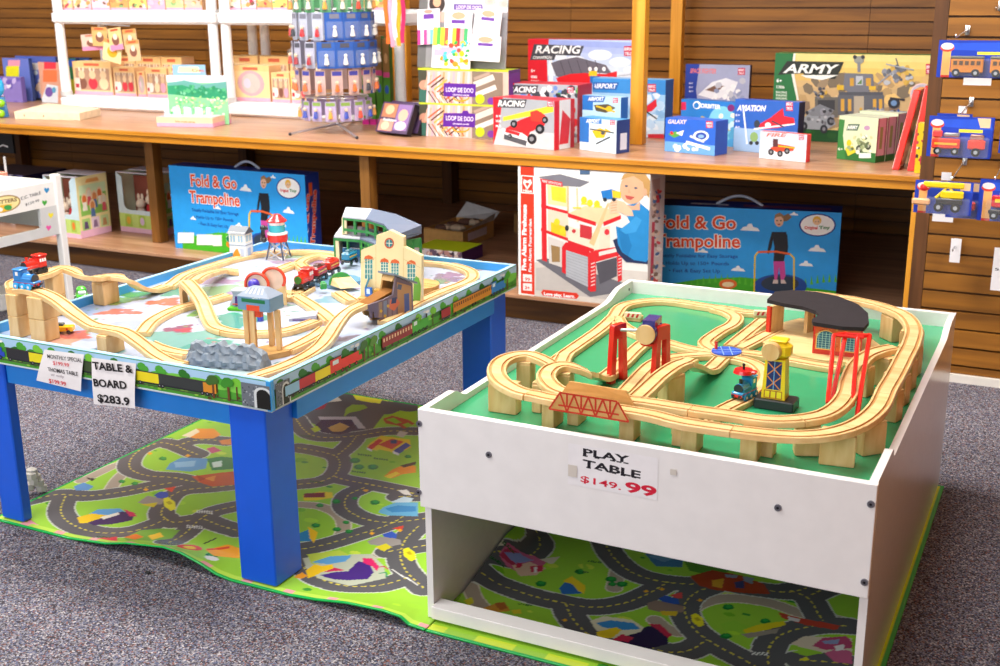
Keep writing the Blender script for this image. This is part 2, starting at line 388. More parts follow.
# ------------------------------------------------------------------ cartons
class Carton:
    """upright box: A, B world bottom corners of the printed face, z height Hh, depth D behind the face"""
    def __init__(s, A, B, Hh, D, side='#cccccc', top='#dddddd', front='#ffffff', lean=0):
        s.A = Vector(A); s.B = Vector(B); s.W = (s.B-s.A).length; s.H = Hh; s.D = D
        s.U = (s.B-s.A).normalized(); s.Bk = Vector((-s.U.y, s.U.x, 0))
        s.V = (Vector((0, 0, 1))*math.cos(lean)+s.Bk*math.sin(lean)).normalized(); s.Bk = s.V.cross(s.U)*-1
        if s.Bk.dot(Vector((-s.U.y, s.U.x, 0))) < 0: s.Bk *= -1
        s.mb = MB(); c = [s.A, s.A+s.U*s.W, s.A+s.U*s.W+s.Bk*D, s.A+s.Bk*D]; t = [p+s.V*Hh for p in c]
        v = c+t
        for f, cc in (((0,1,5,4), front), ((1,2,6,5), side), ((2,3,7,6), side), ((3,0,4,7), side), ((4,5,6,7), top), ((3,2,1,0), side)):
            s.mb.add([v[i] for i in f], [(0,1,2,3)], cc, 'print')
        s.f = Art(s.mb, s.A, s.U, s.V, s.W, Hh)
        s.r = Art(s.mb, c[1], s.Bk, s.V, D, Hh)
        s.l = Art(s.mb, c[3], -s.Bk, s.V, D, Hh)
        s.t = Art(s.mb, t[0], s.U, s.Bk, s.W, D)
    def done(s, name, label, cat, group=None, parent=None):
        o = s.mb.build(name, parent)
        return tag(o, label, cat, group) if parent is None else o
def carton_px(bl, br, tl, z, D, **k):     # bottom-left, bottom-right, top-left pixel of the face
    A = PZ(*bl, z); B = PZ(*br, z); return Carton(A, B, hz(bl[0], bl[1], tl[1], z)-z, D, **k)
def carton_y(u0, u1, v0, y, z, D, yaw=0, **k):     # face between columns u0,u1 at depth y, top at row v0
    A = PY(u0, v0, y); B = PY(u1, v0, y); h_ = A.z-z; return Carton((A.x, y, z), (B.x, y, z), h_, D, **k)
# --- big fold-up trampoline cartons on the lower shelf
def clouds(a, pts):
    for u, v, s in pts:
        a.poly([(u-9*s, v+2*s), (u-6*s, v-1*s), (u-3*s, v-1.5*s), (u-1.5*s, v-4*s), (u+1.5*s, v-4*s), (u+3*s, v-1*s), (u+7*s, v), (u+9*s, v+3*s)], '#f2f7fb')
def girl(a, T, k=1):
    q = lambda pts: [T(*p) for p in pts]
    a.poly(q([(2,-2),(10,-6),(14,-2),(9,2),(3,3)]), '#8a6a48'); a.poly(q([(-8,14),(-4,14),(8,14),(8,34),(5,46),(3,46),(-1,46),(-6,46),(-5,30)]), '#20242c')
    a.poly(q([(-8,15),(-5,15),(-8,30),(-11,38),(-13,37),(-11,26)]), '#20242c'); a.poly(q([(6,15),(9,17),(10,30),(9,39),(6,39)]), '#20242c')
    a.poly(q([(-6,46),(6,46),(7,62),(5,66),(2,66),(0,52),(-2,66),(-5,66)]), '#c8489a')
    a.poly(q([(-6,66),(-1,66),(-1,70),(-7,70)]), '#d8c8c0'); a.poly(q([(2,66),(6,66),(8,70),(2,70)]), '#d8c8c0')
    P = [T(5*math.cos(t), 2+6.5*math.sin(t)) for t in [2*PI*i/14 for i in range(14)]]; a.poly(P, '#e8b89a')
    a.poly(q([(-5,0),(-4,-5),(1,-7),(5,-4),(5,0),(2,-3),(-3,-2)]), '#9a7850')
    for x in (-2, 2): a.poly(q([(x-.8,1),(x+.8,1),(x+.8,2.4),(x-.8,2.4)]), '#4a3428')
    a.poly(q([(-2,5),(2,5),(1,6.4),(-1,6.4)]), '#b85048')
def tramp(c, X, Y, sc, full):
    """print of the trampoline carton; X,Y map the first carton's photo pixels to this one's"""
    a = c.f; q = lambda u, v: (X(u, v), Y(u, v))
    def poly(p, col): a.poly([q(*t) for t in p], col)
    a.fr(0, 0, 1, 1, '#2aa0ee')
    poly([(640,290),(668,284),(700,279),(740,277),(780,281),(810,288),(845,292),(845,330),(640,330)], '#44b024')
    q_ = random.Random(3)
    for i in range(34):
        x = 642+i*6; y = 281+4*math.sin(i*.35); poly([(x,y+5),(x+1.5,y-2-q_.random()*2),(x+3,y+5)], '#58c02c')
    for u, v, s_ in ((750,228,1.1),(703,251,.6),(817,249,1),(806,264,.8),(738,269,.8),(794,214,.5),(660,265,.6)):
        p = [(u-9*s_, v+2*s_), (u-6*s_, v-1*s_), (u-3*s_, v-1.5*s_), (u-1.5*s_, v-4*s_), (u+1.5*s_, v-4*s_), (u+3*s_, v-1*s_), (u+7*s_, v), (u+9*s_, v+3*s_)]
        poly(p, '#f2f7fb')
    def text(t, x0, x1, y, h, col, out=None, **kw): a.text(t, q(x0, y), q(x1, y+(x1-x0)*.012), h*sc, col, out, **kw)
    text('Fold & Go', 658, 736, 228, 12.5, '#e84a1c', '#fdf6f0', bold=.02, outw=.045)
    text('Trampoline', 655, 740, 246.5, 12.5, '#e84a1c', '#fdf6f0', bold=.02, outw=.045)
    text('Totally Foldable for Easy Storage', 658, 738, 257, 3.4, '#12389a', bold=.01)
    text('\u2022 Holds Up to 150+ Pounds', 662, 729, 264.5, 3.4, '#12389a', bold=.01)
    text('\u2022 Fast & Easy Set Up', 669, 720, 272, 3.4, '#12389a', bold=.01)
    # round badge with a smiling child
    E = lambda u, v, ru, rv, col, n=20: poly([(u+ru*math.cos(2*PI*i/n), v+rv*math.sin(2*PI*i/n)) for i in range(n)], col)
    E(817.5,225,18.5,11.5,'#20308a'); E(817.5,225,17,10.3,'#fbfbf8'); E(817,220.5,4.4,4.4,'#f0bc3c'); E(817,222,3.4,3.2,'#f3c79c'); E(815.7,221.6,.5,.5,'#333333'); E(818.5,221.6,.5,.5,'#333333')
    text('Original', 804.5, 817.5, 229, 2.9, '#d8302c', bold=.04); text('Toy', 819, 830, 228.8, 2.9, '#2c8a3c', bold=.04)
    # trampoline with handle and child
    E(780,286,27,12,'#1c4c9c'); E(780,283.5,19,8,'#2c3c50')
    def line(p, wd, col): a.line([q(*t) for t in p], wd, col)
    line([(754,296),(755,256),(758,252)], 1.6, '#e8c81c'); line([(794,290),(794,258),(790,254)], 1.6, '#e8c81c')
    girl(a, lambda x, y: q(779+x*.92, 219+y*.92))
    line([(758,252),(776,251.5),(790,254)], 2, '#e0602c')
    E(728,284,9,5,'#e8702c'); E(728,284.4,6,2.6,'#f8e0b0')
c = Carton((PY(658,206,4.42).x-.13, 4.405, ZL), (PY(842,210,4.54).x, 4.54, ZL), .336, .15, side='#14329a', top='#143494', front='#2aa0ee')
tramp(c, lambda u, v: u, lambda u, v: v, 1, True)
c.t.fp([(.55,.3),(.95,.3),(.95,.6),(.55,.6)], '#7a3a6a'); c.t.fp([(.3,.35),(.48,.35),(.48,.55),(.3,.55)], '#c8d8f0')
o = c.done('trampoline_carton', 'large blue fold-up trampoline carton behind the white play table', 'carton')
cen = PY(740, 203, 4.56); mb = MB(); mb.tube([(cen.x-.09+.18*i/12, 4.545+.024*i/12, c.H+ZL-.001+.036*math.sin(PI*i/12)) for i in range(13)], .006, col='#b8c4d8', mat='paint'); mb.build('carry_handle', o, smooth=60)
P0 = PZ(175, 247, ZL); X1 = PY(304.5, 175, 4.22).x
c = Carton((P0.x+.012, 4.22, ZL), (X1, 4.22, ZL), .39, .105, side='#1c3898', top='#143494', front='#2aa0ee')
def mapper():
    # corners of the print on the first carton (photo pixels) -> this carton
    s = [(628,206),(842,210.5),(836,303),(626,300)]; d = [(174,165.5),(304.5,175),(302,263),(175,247)]
    A = []; 
    for (x,y),(X,Y) in zip(s,d): A.append([x,y,1,0,0,0,-X*x,-X*y]); A.append([0,0,0,x,y,1,-Y*x,-Y*y])
    h_ = np.linalg.solve(np.array(A), np.array([t for p in d for t in p]))
    f = lambda u,v: ((h_[0]*u+h_[1]*v+h_[2])/(h_[6]*u+h_[7]*v+1), (h_[3]*u+h_[4]*v+h_[5])/(h_[6]*u+h_[7]*v+1))
    return (lambda u,v: f(u,v)[0]), (lambda u,v: f(u,v)[1])
X_, Y_ = mapper(); tramp(c, X_, Y_, .92, True)
for i in range(2): c.f.rect(178+19*i, 232.5+2*i, 194+19*i, 243+2*i, '#f4f6f4')
c.f.rect(213,235,222,246,'#e8eae8')
c.r.fr(.25,.75,.5,.9,'#e0602c')
c.r.text('Fold & Go', (307.5,249), (309.5,194), 4, '#e8502c', '#fdf0f0', bold=.04)
c.r.text('Trampoline', (314.5,245), (316.5,190), 4, '#e8502c', '#fdf0f0', bold=.04)
o = c.done('trampoline_carton', 'large blue fold-up trampoline carton left of centre behind the blue train table', 'carton')
cen = PY(248, 168, 4.3); mb = MB(); mb.tube([(cen.x-.07+.14*i/12, 4.295, c.H+ZL-.001+.03*math.sin(PI*i/12)) for i in range(13)], .006, col='#b8c4d8', mat='paint'); mb.build('carry_handle', o, smooth=60)
# --- toy firehouse carton
c = Carton((PY(518.5,295,4.09).x, 4.09, ZL), (PY(650.5,172.5,4.09).x, 4.09, ZL), .508, .17, side='#e8e0dc', top='#f4f2ee', front='#f7f4f0')
a = c.f
a.poly([(535,170),(652,178),(648,300),(536,290)], '#e9e6e0'); a.poly([(545,171),(652,179),(651,215),(545,200)], '#f1efe9')
a.poly([(534,262),(648,272),(648,308),(534,298)], '#d8cfc6'); a.poly([(536,268),(560,266),(640,296),(610,300),(536,290)], '#c6beb8')
a.poly([(520.5,165.5),(534,166.5),(534.5,295),(521,293)], '#e23a20'); a.poly([(521,175),(534,176),(534,194),(521,193)], '#f7f4f0'); a.poly([(522,176),(533,177),(533,193),(522,192)], '#e23a20')
a.poly([(527.2,190),(523,183),(524,179),(527.3,181),(530.5,179),(532,183)], '#f7efe8'); a.poly([(527.2,187),(525,183.4),(527.3,182.5),(529.6,183.4)], '#e23a20')
a.text('Hape', (523,191.7), (532,192.3), 2.6, '#f7efe8', bold=.04)
a.text('Five Alarm Firehouse', (526,270.5), (526.5,204.5), 4.2, '#ffffff', bold=.045)
a.text('Five Alarm Fourwarden', (531.4,272), (531.6,219), 2.9, '#ffffff', bold=.02)
for v in (274,283): a.poly([(523,v),(532,v+.7),(532,v+8),(523,v+7.3)], '#f4efea')
a.text('99', (525,280.5), (530,281), 3, '#e23a20', bold=.03); a.text('3+', (525,289), (530,289.4), 3, '#e23a20', bold=.03)
a.poly([(541,292.5),(543,289.5),(577,293),(579,296),(576.5,299),(543,295.6)], '#e03a24'); a.text('Love play. Learn.', (544,295), (575,298), 3, '#ffffff', bold=.04)
# dolls' firehouse printed on it
a.poly([(536,260),(546,258),(624,283),(615,293),(590,297)], '#6e6c74')
a.poly([(541,179),(546,180),(547,262),(542,260)], '#d8242c'); a.poly([(547,182),(567,184),(568,207),(548,204)], '#e8d9a4'); a.poly([(551,186),(566,188),(566,203),(552,200)], '#f0d43c')
a.poly([(548,207),(568,211),(569,240),(548,232)], '#dfd0b8'); a.poly([(551,222),(566,227),(566,237),(551,232)], '#ecc424'); a.poly([(548,236),(564,242),(564,268),(549,263)], '#d6cdc6'); a.poly([(551,245),(560,247),(560,262),(552,262)], '#9c7c50')
a.poly([(538,177),(560,174),(590,182),(580,187),(562,186)], '#7c7a84'); a.poly([(540,178.5),(562,182),(563,187),(541,183)], '#d8242c'); a.text('FIRE STATION', (542,182), (561,185.5), 2.3, '#f4e4e0', bold=.02)
a.poly([(567,186),(569,186),(569,214),(567,213)], '#cfb88c'); a.poly([(576,188),(578,188),(579,222),(577,222)], '#d8c8a4')
a.poly([(569,213),(585,206),(606,208),(621,214),(605,224),(595,224)], '#e6cfa2')
a.poly([(541,204),(568,211),(568,214),(541,207)], '#d8242c'); a.poly([(568,213),(596,222),(596,226),(568,217)], '#d8242c'); a.poly([(603,222),(621,215),(621,219),(604,226)], '#d8242c')
a.poly([(568,226),(596,234),(600,230),(600,252),(568,244)], '#e9dcc4'); a.poly([(580,224),(592,227),(592,240),(580,237)], '#c8343c')
a.poly([(541,228),(568,238),(568,241),(541,231)], '#d8242c'); a.poly([(568,240),(594,249),(594,253),(568,243)], '#d8242c')
a.poly([(589,243),(597,226),(608,202),(609,204),(601,228),(594,246)], '#dcc08c'); a.poly([(600,228),(610,226),(610,250),(599,252)], '#e4d6be')
a.poly([(562,247),(566,242),(588,249),(592,257),(592,291),(588,290),(588,257),(566,250),(566,274),(562,272)], '#d8242c'); a.poly([(566,250),(588,257),(588,287),(566,276)], '#b4b6bc')
for i in range(9): a.line([(566,252+2.8*i),(588,259+3.1*i)], .5, '#9a9ca4')
a.poly([(588,253),(596,250),(622,246),(622,280),(618,282),(617,256),(596,262),(596,291),(590,292)], '#dc2c30')
for i in range(7): a.line([(591,264+3.6*i),(595,262.5+3.6*i)], 1, '#f6d8d4'); a.line([(618.4,256+3.2*i),(621.4,255+3.2*i)], .9, '#f6d8d4')
a.poly([(596,263),(617,257),(617,276),(600,284)], '#55525a'); a.poly([(599,252),(620,247),(620,251),(599,256)], '#ecdcd4')
for u, v in ((584,200),(590,203),(597,204),(557,222),(563,231)): a.ell(u, v, 3, 3.6, '#f0d02c')
for u, v in ((585,203),(598,206),(577,207)): a.rect(u-4, v, u+4, v+1.6, '#f4d838')
a.ell(567,228,2,3,'#30343c'); a.ell(574,231,2,2,'#c83038'); a.ell(607,232,2.6,3,'#d8303c')
a.rect(580,169.5,590,174.5,'#4a6484')
# printed child in a blue jumper
a.poly([(613,240),(617,252),(626,262),(648,264),(650,236),(632,232)], '#283458')
a.poly([(626,205),(640,203),(651,212),(650,258),(646,262),(634,260),(622,252),(618,244),(616,226),(622,228),(630,222),(626,214)], '#2a88c8')
a.poly([(618,229),(626,227),(632,246),(628,256),(622,250)], '#227ab8'); a.poly([(630,222),(636,216),(642,220),(636,232),(626,234),(620,230)], '#3c9ad8')
a.ell(633,188,13,16,'#e2ae8a',22,.2); a.poly([(621,180),(624,174),(634,171),(645,173),(651,182),(649,198),(645,192),(643,182),(634,176),(626,178)], '#c4965a')
a.poly([(622,204),(634,206),(640,202),(640,210),(628,210)], '#e0ac8a'); a.ell(645,192,2.2,3.6,'#e0a888')
a.ell(626.5,186,1.6,1,'#4a5a70'); a.ell(636,188,1.6,1,'#4a5a70'); a.poly([(625,195),(635,197),(631,200),(627,199)], '#c4544c'); a.poly([(629,188),(628,193),(631,193)], '#d8a080')
a.poly([(608,204),(614,199),(624,202),(632,210),(634,216),(628,216),(620,212),(610,214)], '#edc2a0')
for i in range(4): a.line([(611,203+2.6*i),(617,202+2.6*i)], 1.3, '#dca484')
a.poly([(601,191),(612,189),(617,191),(617,199),(603,199)], '#2478c4'); a.poly([(612,190),(621,192),(621,198),(613,198)], '#ecc42c'); a.ell(605,199.5,2,2,'#30343c'); a.ell(614,199.5,2,2,'#30343c')
c.r.fr(0,0,1,1,'#d9cdc8'); c.r.poly([(652,180),(660,178),(660,218),(651,216)], '#c8a8a0'); c.r.poly([(652,222),(655,222),(653,280),(650,280)], '#c83848')
c.r.blobs(652,180,660,280,['#8a6a58','#4a6a9a','#e8c8b0','#d83c3c','#f0e8e0'],40,1,3,5)
c.t.fp([(.55,.3),(.72,.3),(.72,.6),(.55,.6)], '#30588a'); c.t.fp([(.08,.3),(.3,.3),(.3,.5),(.08,.5)], '#8a7a3a'); c.t.fp([(.8,.3),(.95,.3),(.95,.5),(.8,.5)], '#c88a3a')
c.done('firehouse_carton', 'tall white and red wooden firehouse toy carton picturing a child in blue', 'carton')
# --- two doll cartons with cut-away windows
def critter_art(a, T, small=True):
    q = lambda *p: [T(*t) for t in p]
    a.fr(0, 0, 1, 1, '#f2e6a8'); a.poly(q((.0,0),(1,0),(1,.1),(0,.13)), '#f0c0dc')
    a.poly(q((.08,.36),(.93,.36),(.93,.86),(.08,.86)), '#8cc45a'); a.poly(q((.08,.7),(.93,.7),(.93,.86),(.08,.86)), '#d4ecc0')
    for i, (x, y) in enumerate(((.22,.62),(.38,.7),(.55,.64),(.72,.68),(.84,.56),(.46,.5))):
        for r_, cc in ((.1, '#f2d8b0'), (.07, ('#e0783c', '#e8e0d0', '#d89058')[i % 3])): a.poly([T(x+r_*math.cos(t), y+r_*1.1*math.sin(t)) for t in [2*PI*k/10 for k in range(10)]], cc)
        a.poly(q((x-.08,y-.18),(x+.08,y-.18),(x+.05,y-.04),(x-.05,y-.04)), ('#f4f0e4', '#d85868', '#5878b0')[i % 3])
    for i in range(3):
        x = .08+i*.3; a.poly(q((x,.12),(x+.25,.12),(x+.25,.31),(x,.31)), ('#a8d07c', '#e8d4e8', '#c8e0a8')[i]); a.poly(q((x+.05,.14),(x+.2,.14),(x+.17,.26),(x+.08,.26)), ('#5c4878', '#8c7098', '#c89868')[i])
    a.poly(q((.3,.89),(.75,.89),(.7,.95),(.35,.95)), '#e8a860')
def doll_carton(A, B, Hh, D, label, seed):
    A = Vector(A); B = Vector(B); W = (B-A).length
    c = Carton(A, B, Hh, D, side='#f2e6a8', top='#e4dcc0', front='#cfe8e0')
    o = thing('doll_carton', label, 'carton', tuple(A))
    mb = MB(); U = c.U; Bk = c.Bk; Z = Vector((0, 0, 1))
    def quad(p, q, r_, s_, col): mb.add([p, q, r_, s_], [(0,1,2,3)], col, 'print')
    # tray: bottom, back, left, right walls; front wall has a deep U window
    t_ = .004
    def fr(x, z): return A+U*x+Z*z
    n = 10; wl, wr, zb = .12*W, .80*W, .38*Hh
    prof = [(0, 0), (W, 0), (W, Hh), (wr+.1*W, Hh), (wr, Hh*.93)]+[(wr-(1-math.cos(PI/2*i/6))*.12*W, zb+.1*Hh*(1-math.sin(PI/2*i/6))) for i in range(7)]+[(wl+(1-math.cos(PI/2*(6-i)/6))*.12*W, zb+.1*Hh*(1-math.sin(PI/2*(6-i)/6))) for i in range(7)]+[(wl, Hh*.93), (0, Hh)]
    M = Matrix((( U.x, Bk.x, 0, A.x), (U.y, Bk.y, 0, A.y), (0, 0, 1, A.z), (0, 0, 0, 1)))
    mb.M = M; mb.xz(prof, 0, t_, '#cfe6ee', 'print'); mb.box((0, t_, 0), (t_, D, Hh), '#dce8c8'); mb.box((W-t_, t_, 0), (W, D, Hh), '#f2e6a8'); mb.box((t_, D-t_, 0), (W-t_, D, Hh), '#b8a890'); mb.box((t_, t_, 0), (W-t_, D-t_, t_), '#b8a890')
    mb.box((0, D*.45, Hh), (W, D, Hh+.003), '#e6e0ec'); mb.box((0, 0, Hh-.001), (W, .02, Hh+.003), '#e6e0ec')
    mb.M = Matrix.Identity(4)
    a = Art(mb, A, U, Z, W, Hh); g = lambda x, z: (x*W, z*Hh)
    a.plocal([g(0,0),g(1,0),g(1,.07),g(0,.09)], '#f0c4dc'); a.plocal([g(0,.09),g(1,.07),g(1,.3),g(0,.32)], '#c4e07c'); 
    for x, cc in ((.2,'#e0b03c'),(.5,'#d8c0e0'),(.8,'#f08a3c')): a.plocal([g(x-.08,.1),g(x+.08,.1),g(x+.07,.3),g(x-.07,.3)], '#a8cc50'); a.plocal([(x*W+.05*W*math.cos(t), .2*Hh+.07*Hh*math.sin(t)) for t in [2*PI*k/8 for k in range(8)]], cc)
    b2 = Art(mb, c.r.O, Bk, Z, D, Hh); critter_art(b2, lambda x, z: pr(b2.O+b2.U*(x*D)+b2.V*(z*Hh)))
    mb.build('box', o)
    mb = MB(); mb.M = M; q = random.Random(seed)
    mb.box((.01, D*.55, .006), (W-.01, D*.6, Hh*.9), '#a05848', 'print')
    for i in range(3):
        x = W*(.28+.22*i); y = D*.35; z = Hh*(.3+.08*(i % 2)); cl = ('#e8d8c8', '#c8343c', '#d8a888')[i]
        mb.lathe([(.001, z-.05), (.03, z-.045), (.018, z+.02), (.001, z+.022)], (x, y, 0), 10, cl, 'matt'); mb.sph((x, y, z+.045), .026, '#ead6c0', 'matt', 10)
        for s_ in (-1, 1): mb.sph((x+s_*.012, y, z+.08), .009, '#ead6c0', 'matt', 8, (1, .6, 2))
    mb.box((.008, .012, .006), (W-.008, D*.5, Hh*.22), '#7a5a48', 'print')
    mb.build('doll_set', o, smooth=40)
    return o
doll_carton((PY(50,240,4.19).x, 4.19, ZL), (-4.372, 4.19, ZL), .30, .205, 'pastel doll carton with cut-away window, nearer the small white heart table', 1)
doll_carton((PY(121,230,4.42).x, 4.42, ZL), (PY(166,234,4.42).x, 4.42, ZL), .30, .2, 'pastel doll carton behind the lower wooden post, left of a trampoline carton', 2)
# --- brown parcel box, green-topped carton, open flap, dark cartons at far left
A = PZ(427, 258, ZL); A = Vector((PY(424,240,4.75).x, 4.75, ZL)); B = Vector((PY(463,240,4.75).x, 4.75, ZL))
Hh = PY(430, 229, 4.75).z-ZL; W = B.x-A.x; D = .32
o = thing('cardboard_box', 'open brown cardboard parcel box on the lower shelf, crumpled flaps', 'box', tuple(A))
mb = MB(); mb.M = Matrix.Translation(A); t_ = .006
for a_, b_ in (((0,0,0),(W,t_,Hh)), ((0,D-t_,0),(W,D,Hh)), ((0,t_,0),(t_,D-t_,Hh)), ((W-t_,t_,0),(W,D-t_,Hh)), ((t_,t_,0),(W-t_,D-t_,t_))): mb.box(a_, b_, '#c89c5c', 'matt')
mb.build('box_body', o)
mb = MB(); mb.M = Matrix.Translation(A)
mb.add([(0,0,Hh),(W,0,Hh),(W-.01,-.03,Hh+.006),(.02,-.02,Hh+.012)], [(0,1,2,3)], '#d4aa6c', 'matt'); mb.add([(0,D,Hh),(W,D,Hh),(W,D+.07,Hh+.03),(.03,D+.06,Hh+.07)], [(0,1,2,3)])
mb.add([(W,0,Hh),(W,D,Hh),(W+.02,D-.02,Hh+.04),(W+.03,.02,Hh+.02)], [(0,1,2,3)])
mb.build('flap', o)
mb = MB(); q = random.Random(4)
for i in range(9): mb.sph((A.x+.05+q.random()*(W-.1), A.y+.05+q.random()*.2, ZL+Hh-.01+q.random()*.02), .035, '#6a4c40' if i % 2 else '#c8b49a', 'matt', 8, (1.2, 1, .5))
mb.build('crumpled_paper', o)
mb = MB(); mb.M = Matrix.Translation(A); mb.box((W+.0005, .05, Hh*.35), (W+.002, D*.75, Hh*.8), '#d8c8d0', 'print'); mb.build('shipping_label', o)
c = Carton((PY(414,262,4.45).x, 4.45, ZL), (PY(462,262,4.45).x, 4.45, ZL), PY(440,250,4.45).z-ZL, .2, side='#4a2068', top='#c8dc20', front='#d8d0d8')
c.f.blobs(410,250,462,262,['#f4eef0','#403848','#c89890','#e8d8d0','#6a5870'],60,2,4,3)
c.done('craft_kit_carton', 'small carton with lime green top and purple end, in front of brown parcel box', 'carton')
mb = MB(); P = PY(500,262,4.9); mb.M = Matrix.Translation((P.x+.09, 5.2, ZL)); mb.box((-.16,0,0),(.12,.2,.10),'#a07848','matt'); mb.add([(-.16,0,.1),(.12,0,.1),(.12,-.12,.16),(-.22,-.14,.12)],[(0,1,2,3)],'#b08850')
tag(mb.build('cardboard_box'), 'low brown cardboard box with a raised flap, beside the firehouse carton', 'box')
mb = MB(); P = PY(9,152,4.3); mb.M = Matrix.Translation((P.x,4.3,0)); mb.box((-.09,0,.49),(.035,.012,.61),'#16181c','print')
a = Art(mb, (P.x-.09,4.3,.49), (1,0,0), (0,0,1), .125, .12); a.line([(-2,147),(3,145),(8,147)],1.2,'#e8e8e8'); a.line([(-2,157),(3,158),(8,155)],1.2,'#e8e8e8')
mb.tube([(-.03,.006,.61),(-.03,.006,.623)],.002,col='#999999',mat='metal')
tag(mb.build('hanging_sign'), 'small black sign with white script hung under the counter at far left', 'sign')
def lowbox(u0, u1, v0, y, zb, D, cols, label, name='game_carton'):
    c = carton_y(u0, u1, v0, y, zb, D, side=cols[1], top=cols[2], front=cols[0]); return c
c = lowbox(-30, 24, 171, 4.6, ZL, .3, ('#2a2458','#1c1840','#6a6470'), ''); c.f.blobs(0,172,22,180,['#8080c0','#d0d0e8','#5858a0'],24,1,2.4,1); c.done('game_carton', 'dark purple carton standing behind the small white heart table', 'carton')
c = Carton((PZ(-30,226,ZL).x, 4.35, ZL), (PZ(24,226,ZL).x-.1, 4.35, ZL), .045, .22, side='#2c2450', top='#8c88b0', front='#30285c'); c.f.blobs(0,215,26,228,['#b8b8d8','#e8e8f4','#6060a0'],30,1,2.5,2)
c.done('game_carton', 'flat purple carton lying on the lower shelf, seen through the heart table', 'carton')
# ================================================================== goods on the counter top
def badge(a, u, v, w=6, h_=7):
    a.rect(u, v, u+w, v+h_, '#c81848'); a.text('BRIC', (u+.5, v+h_*.45), (u+w-.5, v+h_*.45), h_*.3, '#fbeef2', bold=.03); a.text('TRUX', (u+.5, v+h_*.9), (u+w-.5, v+h_*.9), h_*.3, '#fbeef2', bold=.03)
def plate(a, t, u0, u1, v, h_, col='#f4f4f4', bgc='#404048', slope=.02, sh=.25, out=None):
    d = (u1-u0)*slope
    if bgc: a.poly([(u0-1, v+1.5), (u0+1.5, v-h_-1.5), (u1+2, v-h_-1.5+d), (u1-.5, v+1.5+d)], bgc)
    a.text(t, (u0, v), (u1, v+d), h_, col, out, bold=.03, shear=sh)
# --- racing sets
A = PY(533, 120, 5.15); c = Carton((PY(528,60,5.15).x, 5.15, ZC), (PY(640,60,5.15).x, 5.15, ZC), PY(528,39,5.15).z-ZC, .09, side='#b02028', top='#d83050', front='#b9c8e8')
a = c.f
for i in range(6): a.poly([(528,39+i*6),(645,43+i*6),(645,49+i*6),(528,45+i*6)], ('#9cabe4','#aab8e4','#b8c6e8','#c6d2ec','#d2dcee','#dce4f0')[i])
for u, v, r_ in ((575,60,10),(600,55,12),(620,62,11),(590,68,12),(560,57,7),(632,70,9)): a.ell(u, v, r_, r_*.45, '#e4eaf4')
a.poly([(526,38),(549,39),(547,60),(549,130),(527,130)], '#dc2030'); a.poly([(549,58),(552,58),(556,130),(549,130)], '#f0f0f4')
a.poly([(530,60),(534,44),(584,46),(580,56),(556,55),(554,60)], '#484850'); plate(a, 'RACING', 535, 581, 53, 7.5, '#f2f2f2', None, .01); plate(a, 'CHAMPION', 533, 552, 58.6, 2.6, '#f2f2f2', None, .01)
a.text('6+', (531,72), (535,72.3), 3, '#ffffff', bold=.02); a.text('0000', (531,78),(537,78.3),2.6,'#ffffff'); a.text('BUILDING', (531,82),(539,82.3),2,'#ffffff'); a.text('BRICKS', (531,85),(538,85.3),2,'#ffffff')
a.poly([(551,63),(560,60),(577,57),(606,65),(612,74),(590,72),(584,76),(566,80),(556,76)], '#6a6470')
for u in (560,568,577,586,595): a.line([(u,60),(u+6,78)], .7, '#4c4852')
a.poly([(556,78),(570,74),(584,73),(606,74),(617,71),(617,82),(560,86)], '#dc2028'); a.rect(589,71,597,76,'#f0c020'); a.rect(590,76,600,84,'#2468b8')
for u in (590,596,604): a.ell(u, 69, 1.8, 2.2, '#f4f4f6')
a.poly([(617,74),(645,70),(645,90),(617,88)], '#dadde6'); a.line([(618,76),(645,73)],.8,'#9a9cac'); a.line([(618,80),(645,78)],.8,'#9a9cac')
badge(a, 624, 46, 10, 10); c.done('brick_set_carton', 'largest racing brick set carton, at the back left of the wooden post', 'toy carton')
def racing(bl, br, tl, D, label, mid=False):
    c = carton_px(bl, br, tl, ZC, D, side='#c8202c', top='#c8283c', front='#c6c8cc'); a = c.f; u0, v0 = tl; u1 = u0+(br[0]-bl[0])+5
    a.fr(0,.35,1,1,'#a8acb4'); a.poly([(u0-4,v0-3),(u0+9,v0),(u0+5,v0+28),(u0-4,v0+60)], '#d82030')
    a.poly([(u0+9,v0+20),(u1-6,v0+8),(u1-6,v0+15),(u0+9,v0+24)], '#e8d838') if not mid else a.blobs(u0+12,v0+5,u1,v0+14,['#6a88c8','#3c4048','#d8d8d8','#58a048'],30,1.5,4,8)
    plate(a, 'RACING', u0+4, u0+31, v0+9, 5.6, '#f4f4f4', '#484850')
    badge(a, u1-12, v0+4, 6, 6)
    for i, t in enumerate(('6+','BUILDING','BRICKS')): a.text(t, (u0+2,v0+20+5*i), (u0+7,v0+20.2+5*i), 2.2, '#ffffff')
    return c, a, u0, u1, v0
c, a, u0, u1, v0 = racing((508,139),(577,143),(505.5,83),.14, '', True)
a.blobs(515,95,575,138,['#d82030','#303038','#f0f0f2','#888a94','#c83038'],60,1.5,4.5,2)
c.r.fr(0,0,1,1,'#b81c28'); c.done('brick_set_carton', 'middle racing brick set carton, behind the red racing car carton', 'toy carton')
c, a, u0, u1, v0 = racing((493.5,144.5),(554,150.5),(494,97),.13, '')
for pts, cc in (([(503,130),(520,120),(541,112),(548,118),(544,126),(530,132),(526,144),(508,138)],'#d8242c'),([(502,128),(522,133),(534,141),(526,146),(504,138)],'#e4e6ea'),([(504,134),(527,141),(526,146),(504,139)],'#50545c'),([(506,129),(520,133),(519,136),(505,132)],'#d8242c'),([(530,112),(537,110),(545,115),(541,122),(531,121)],'#e03c30')): a.poly(pts, cc)
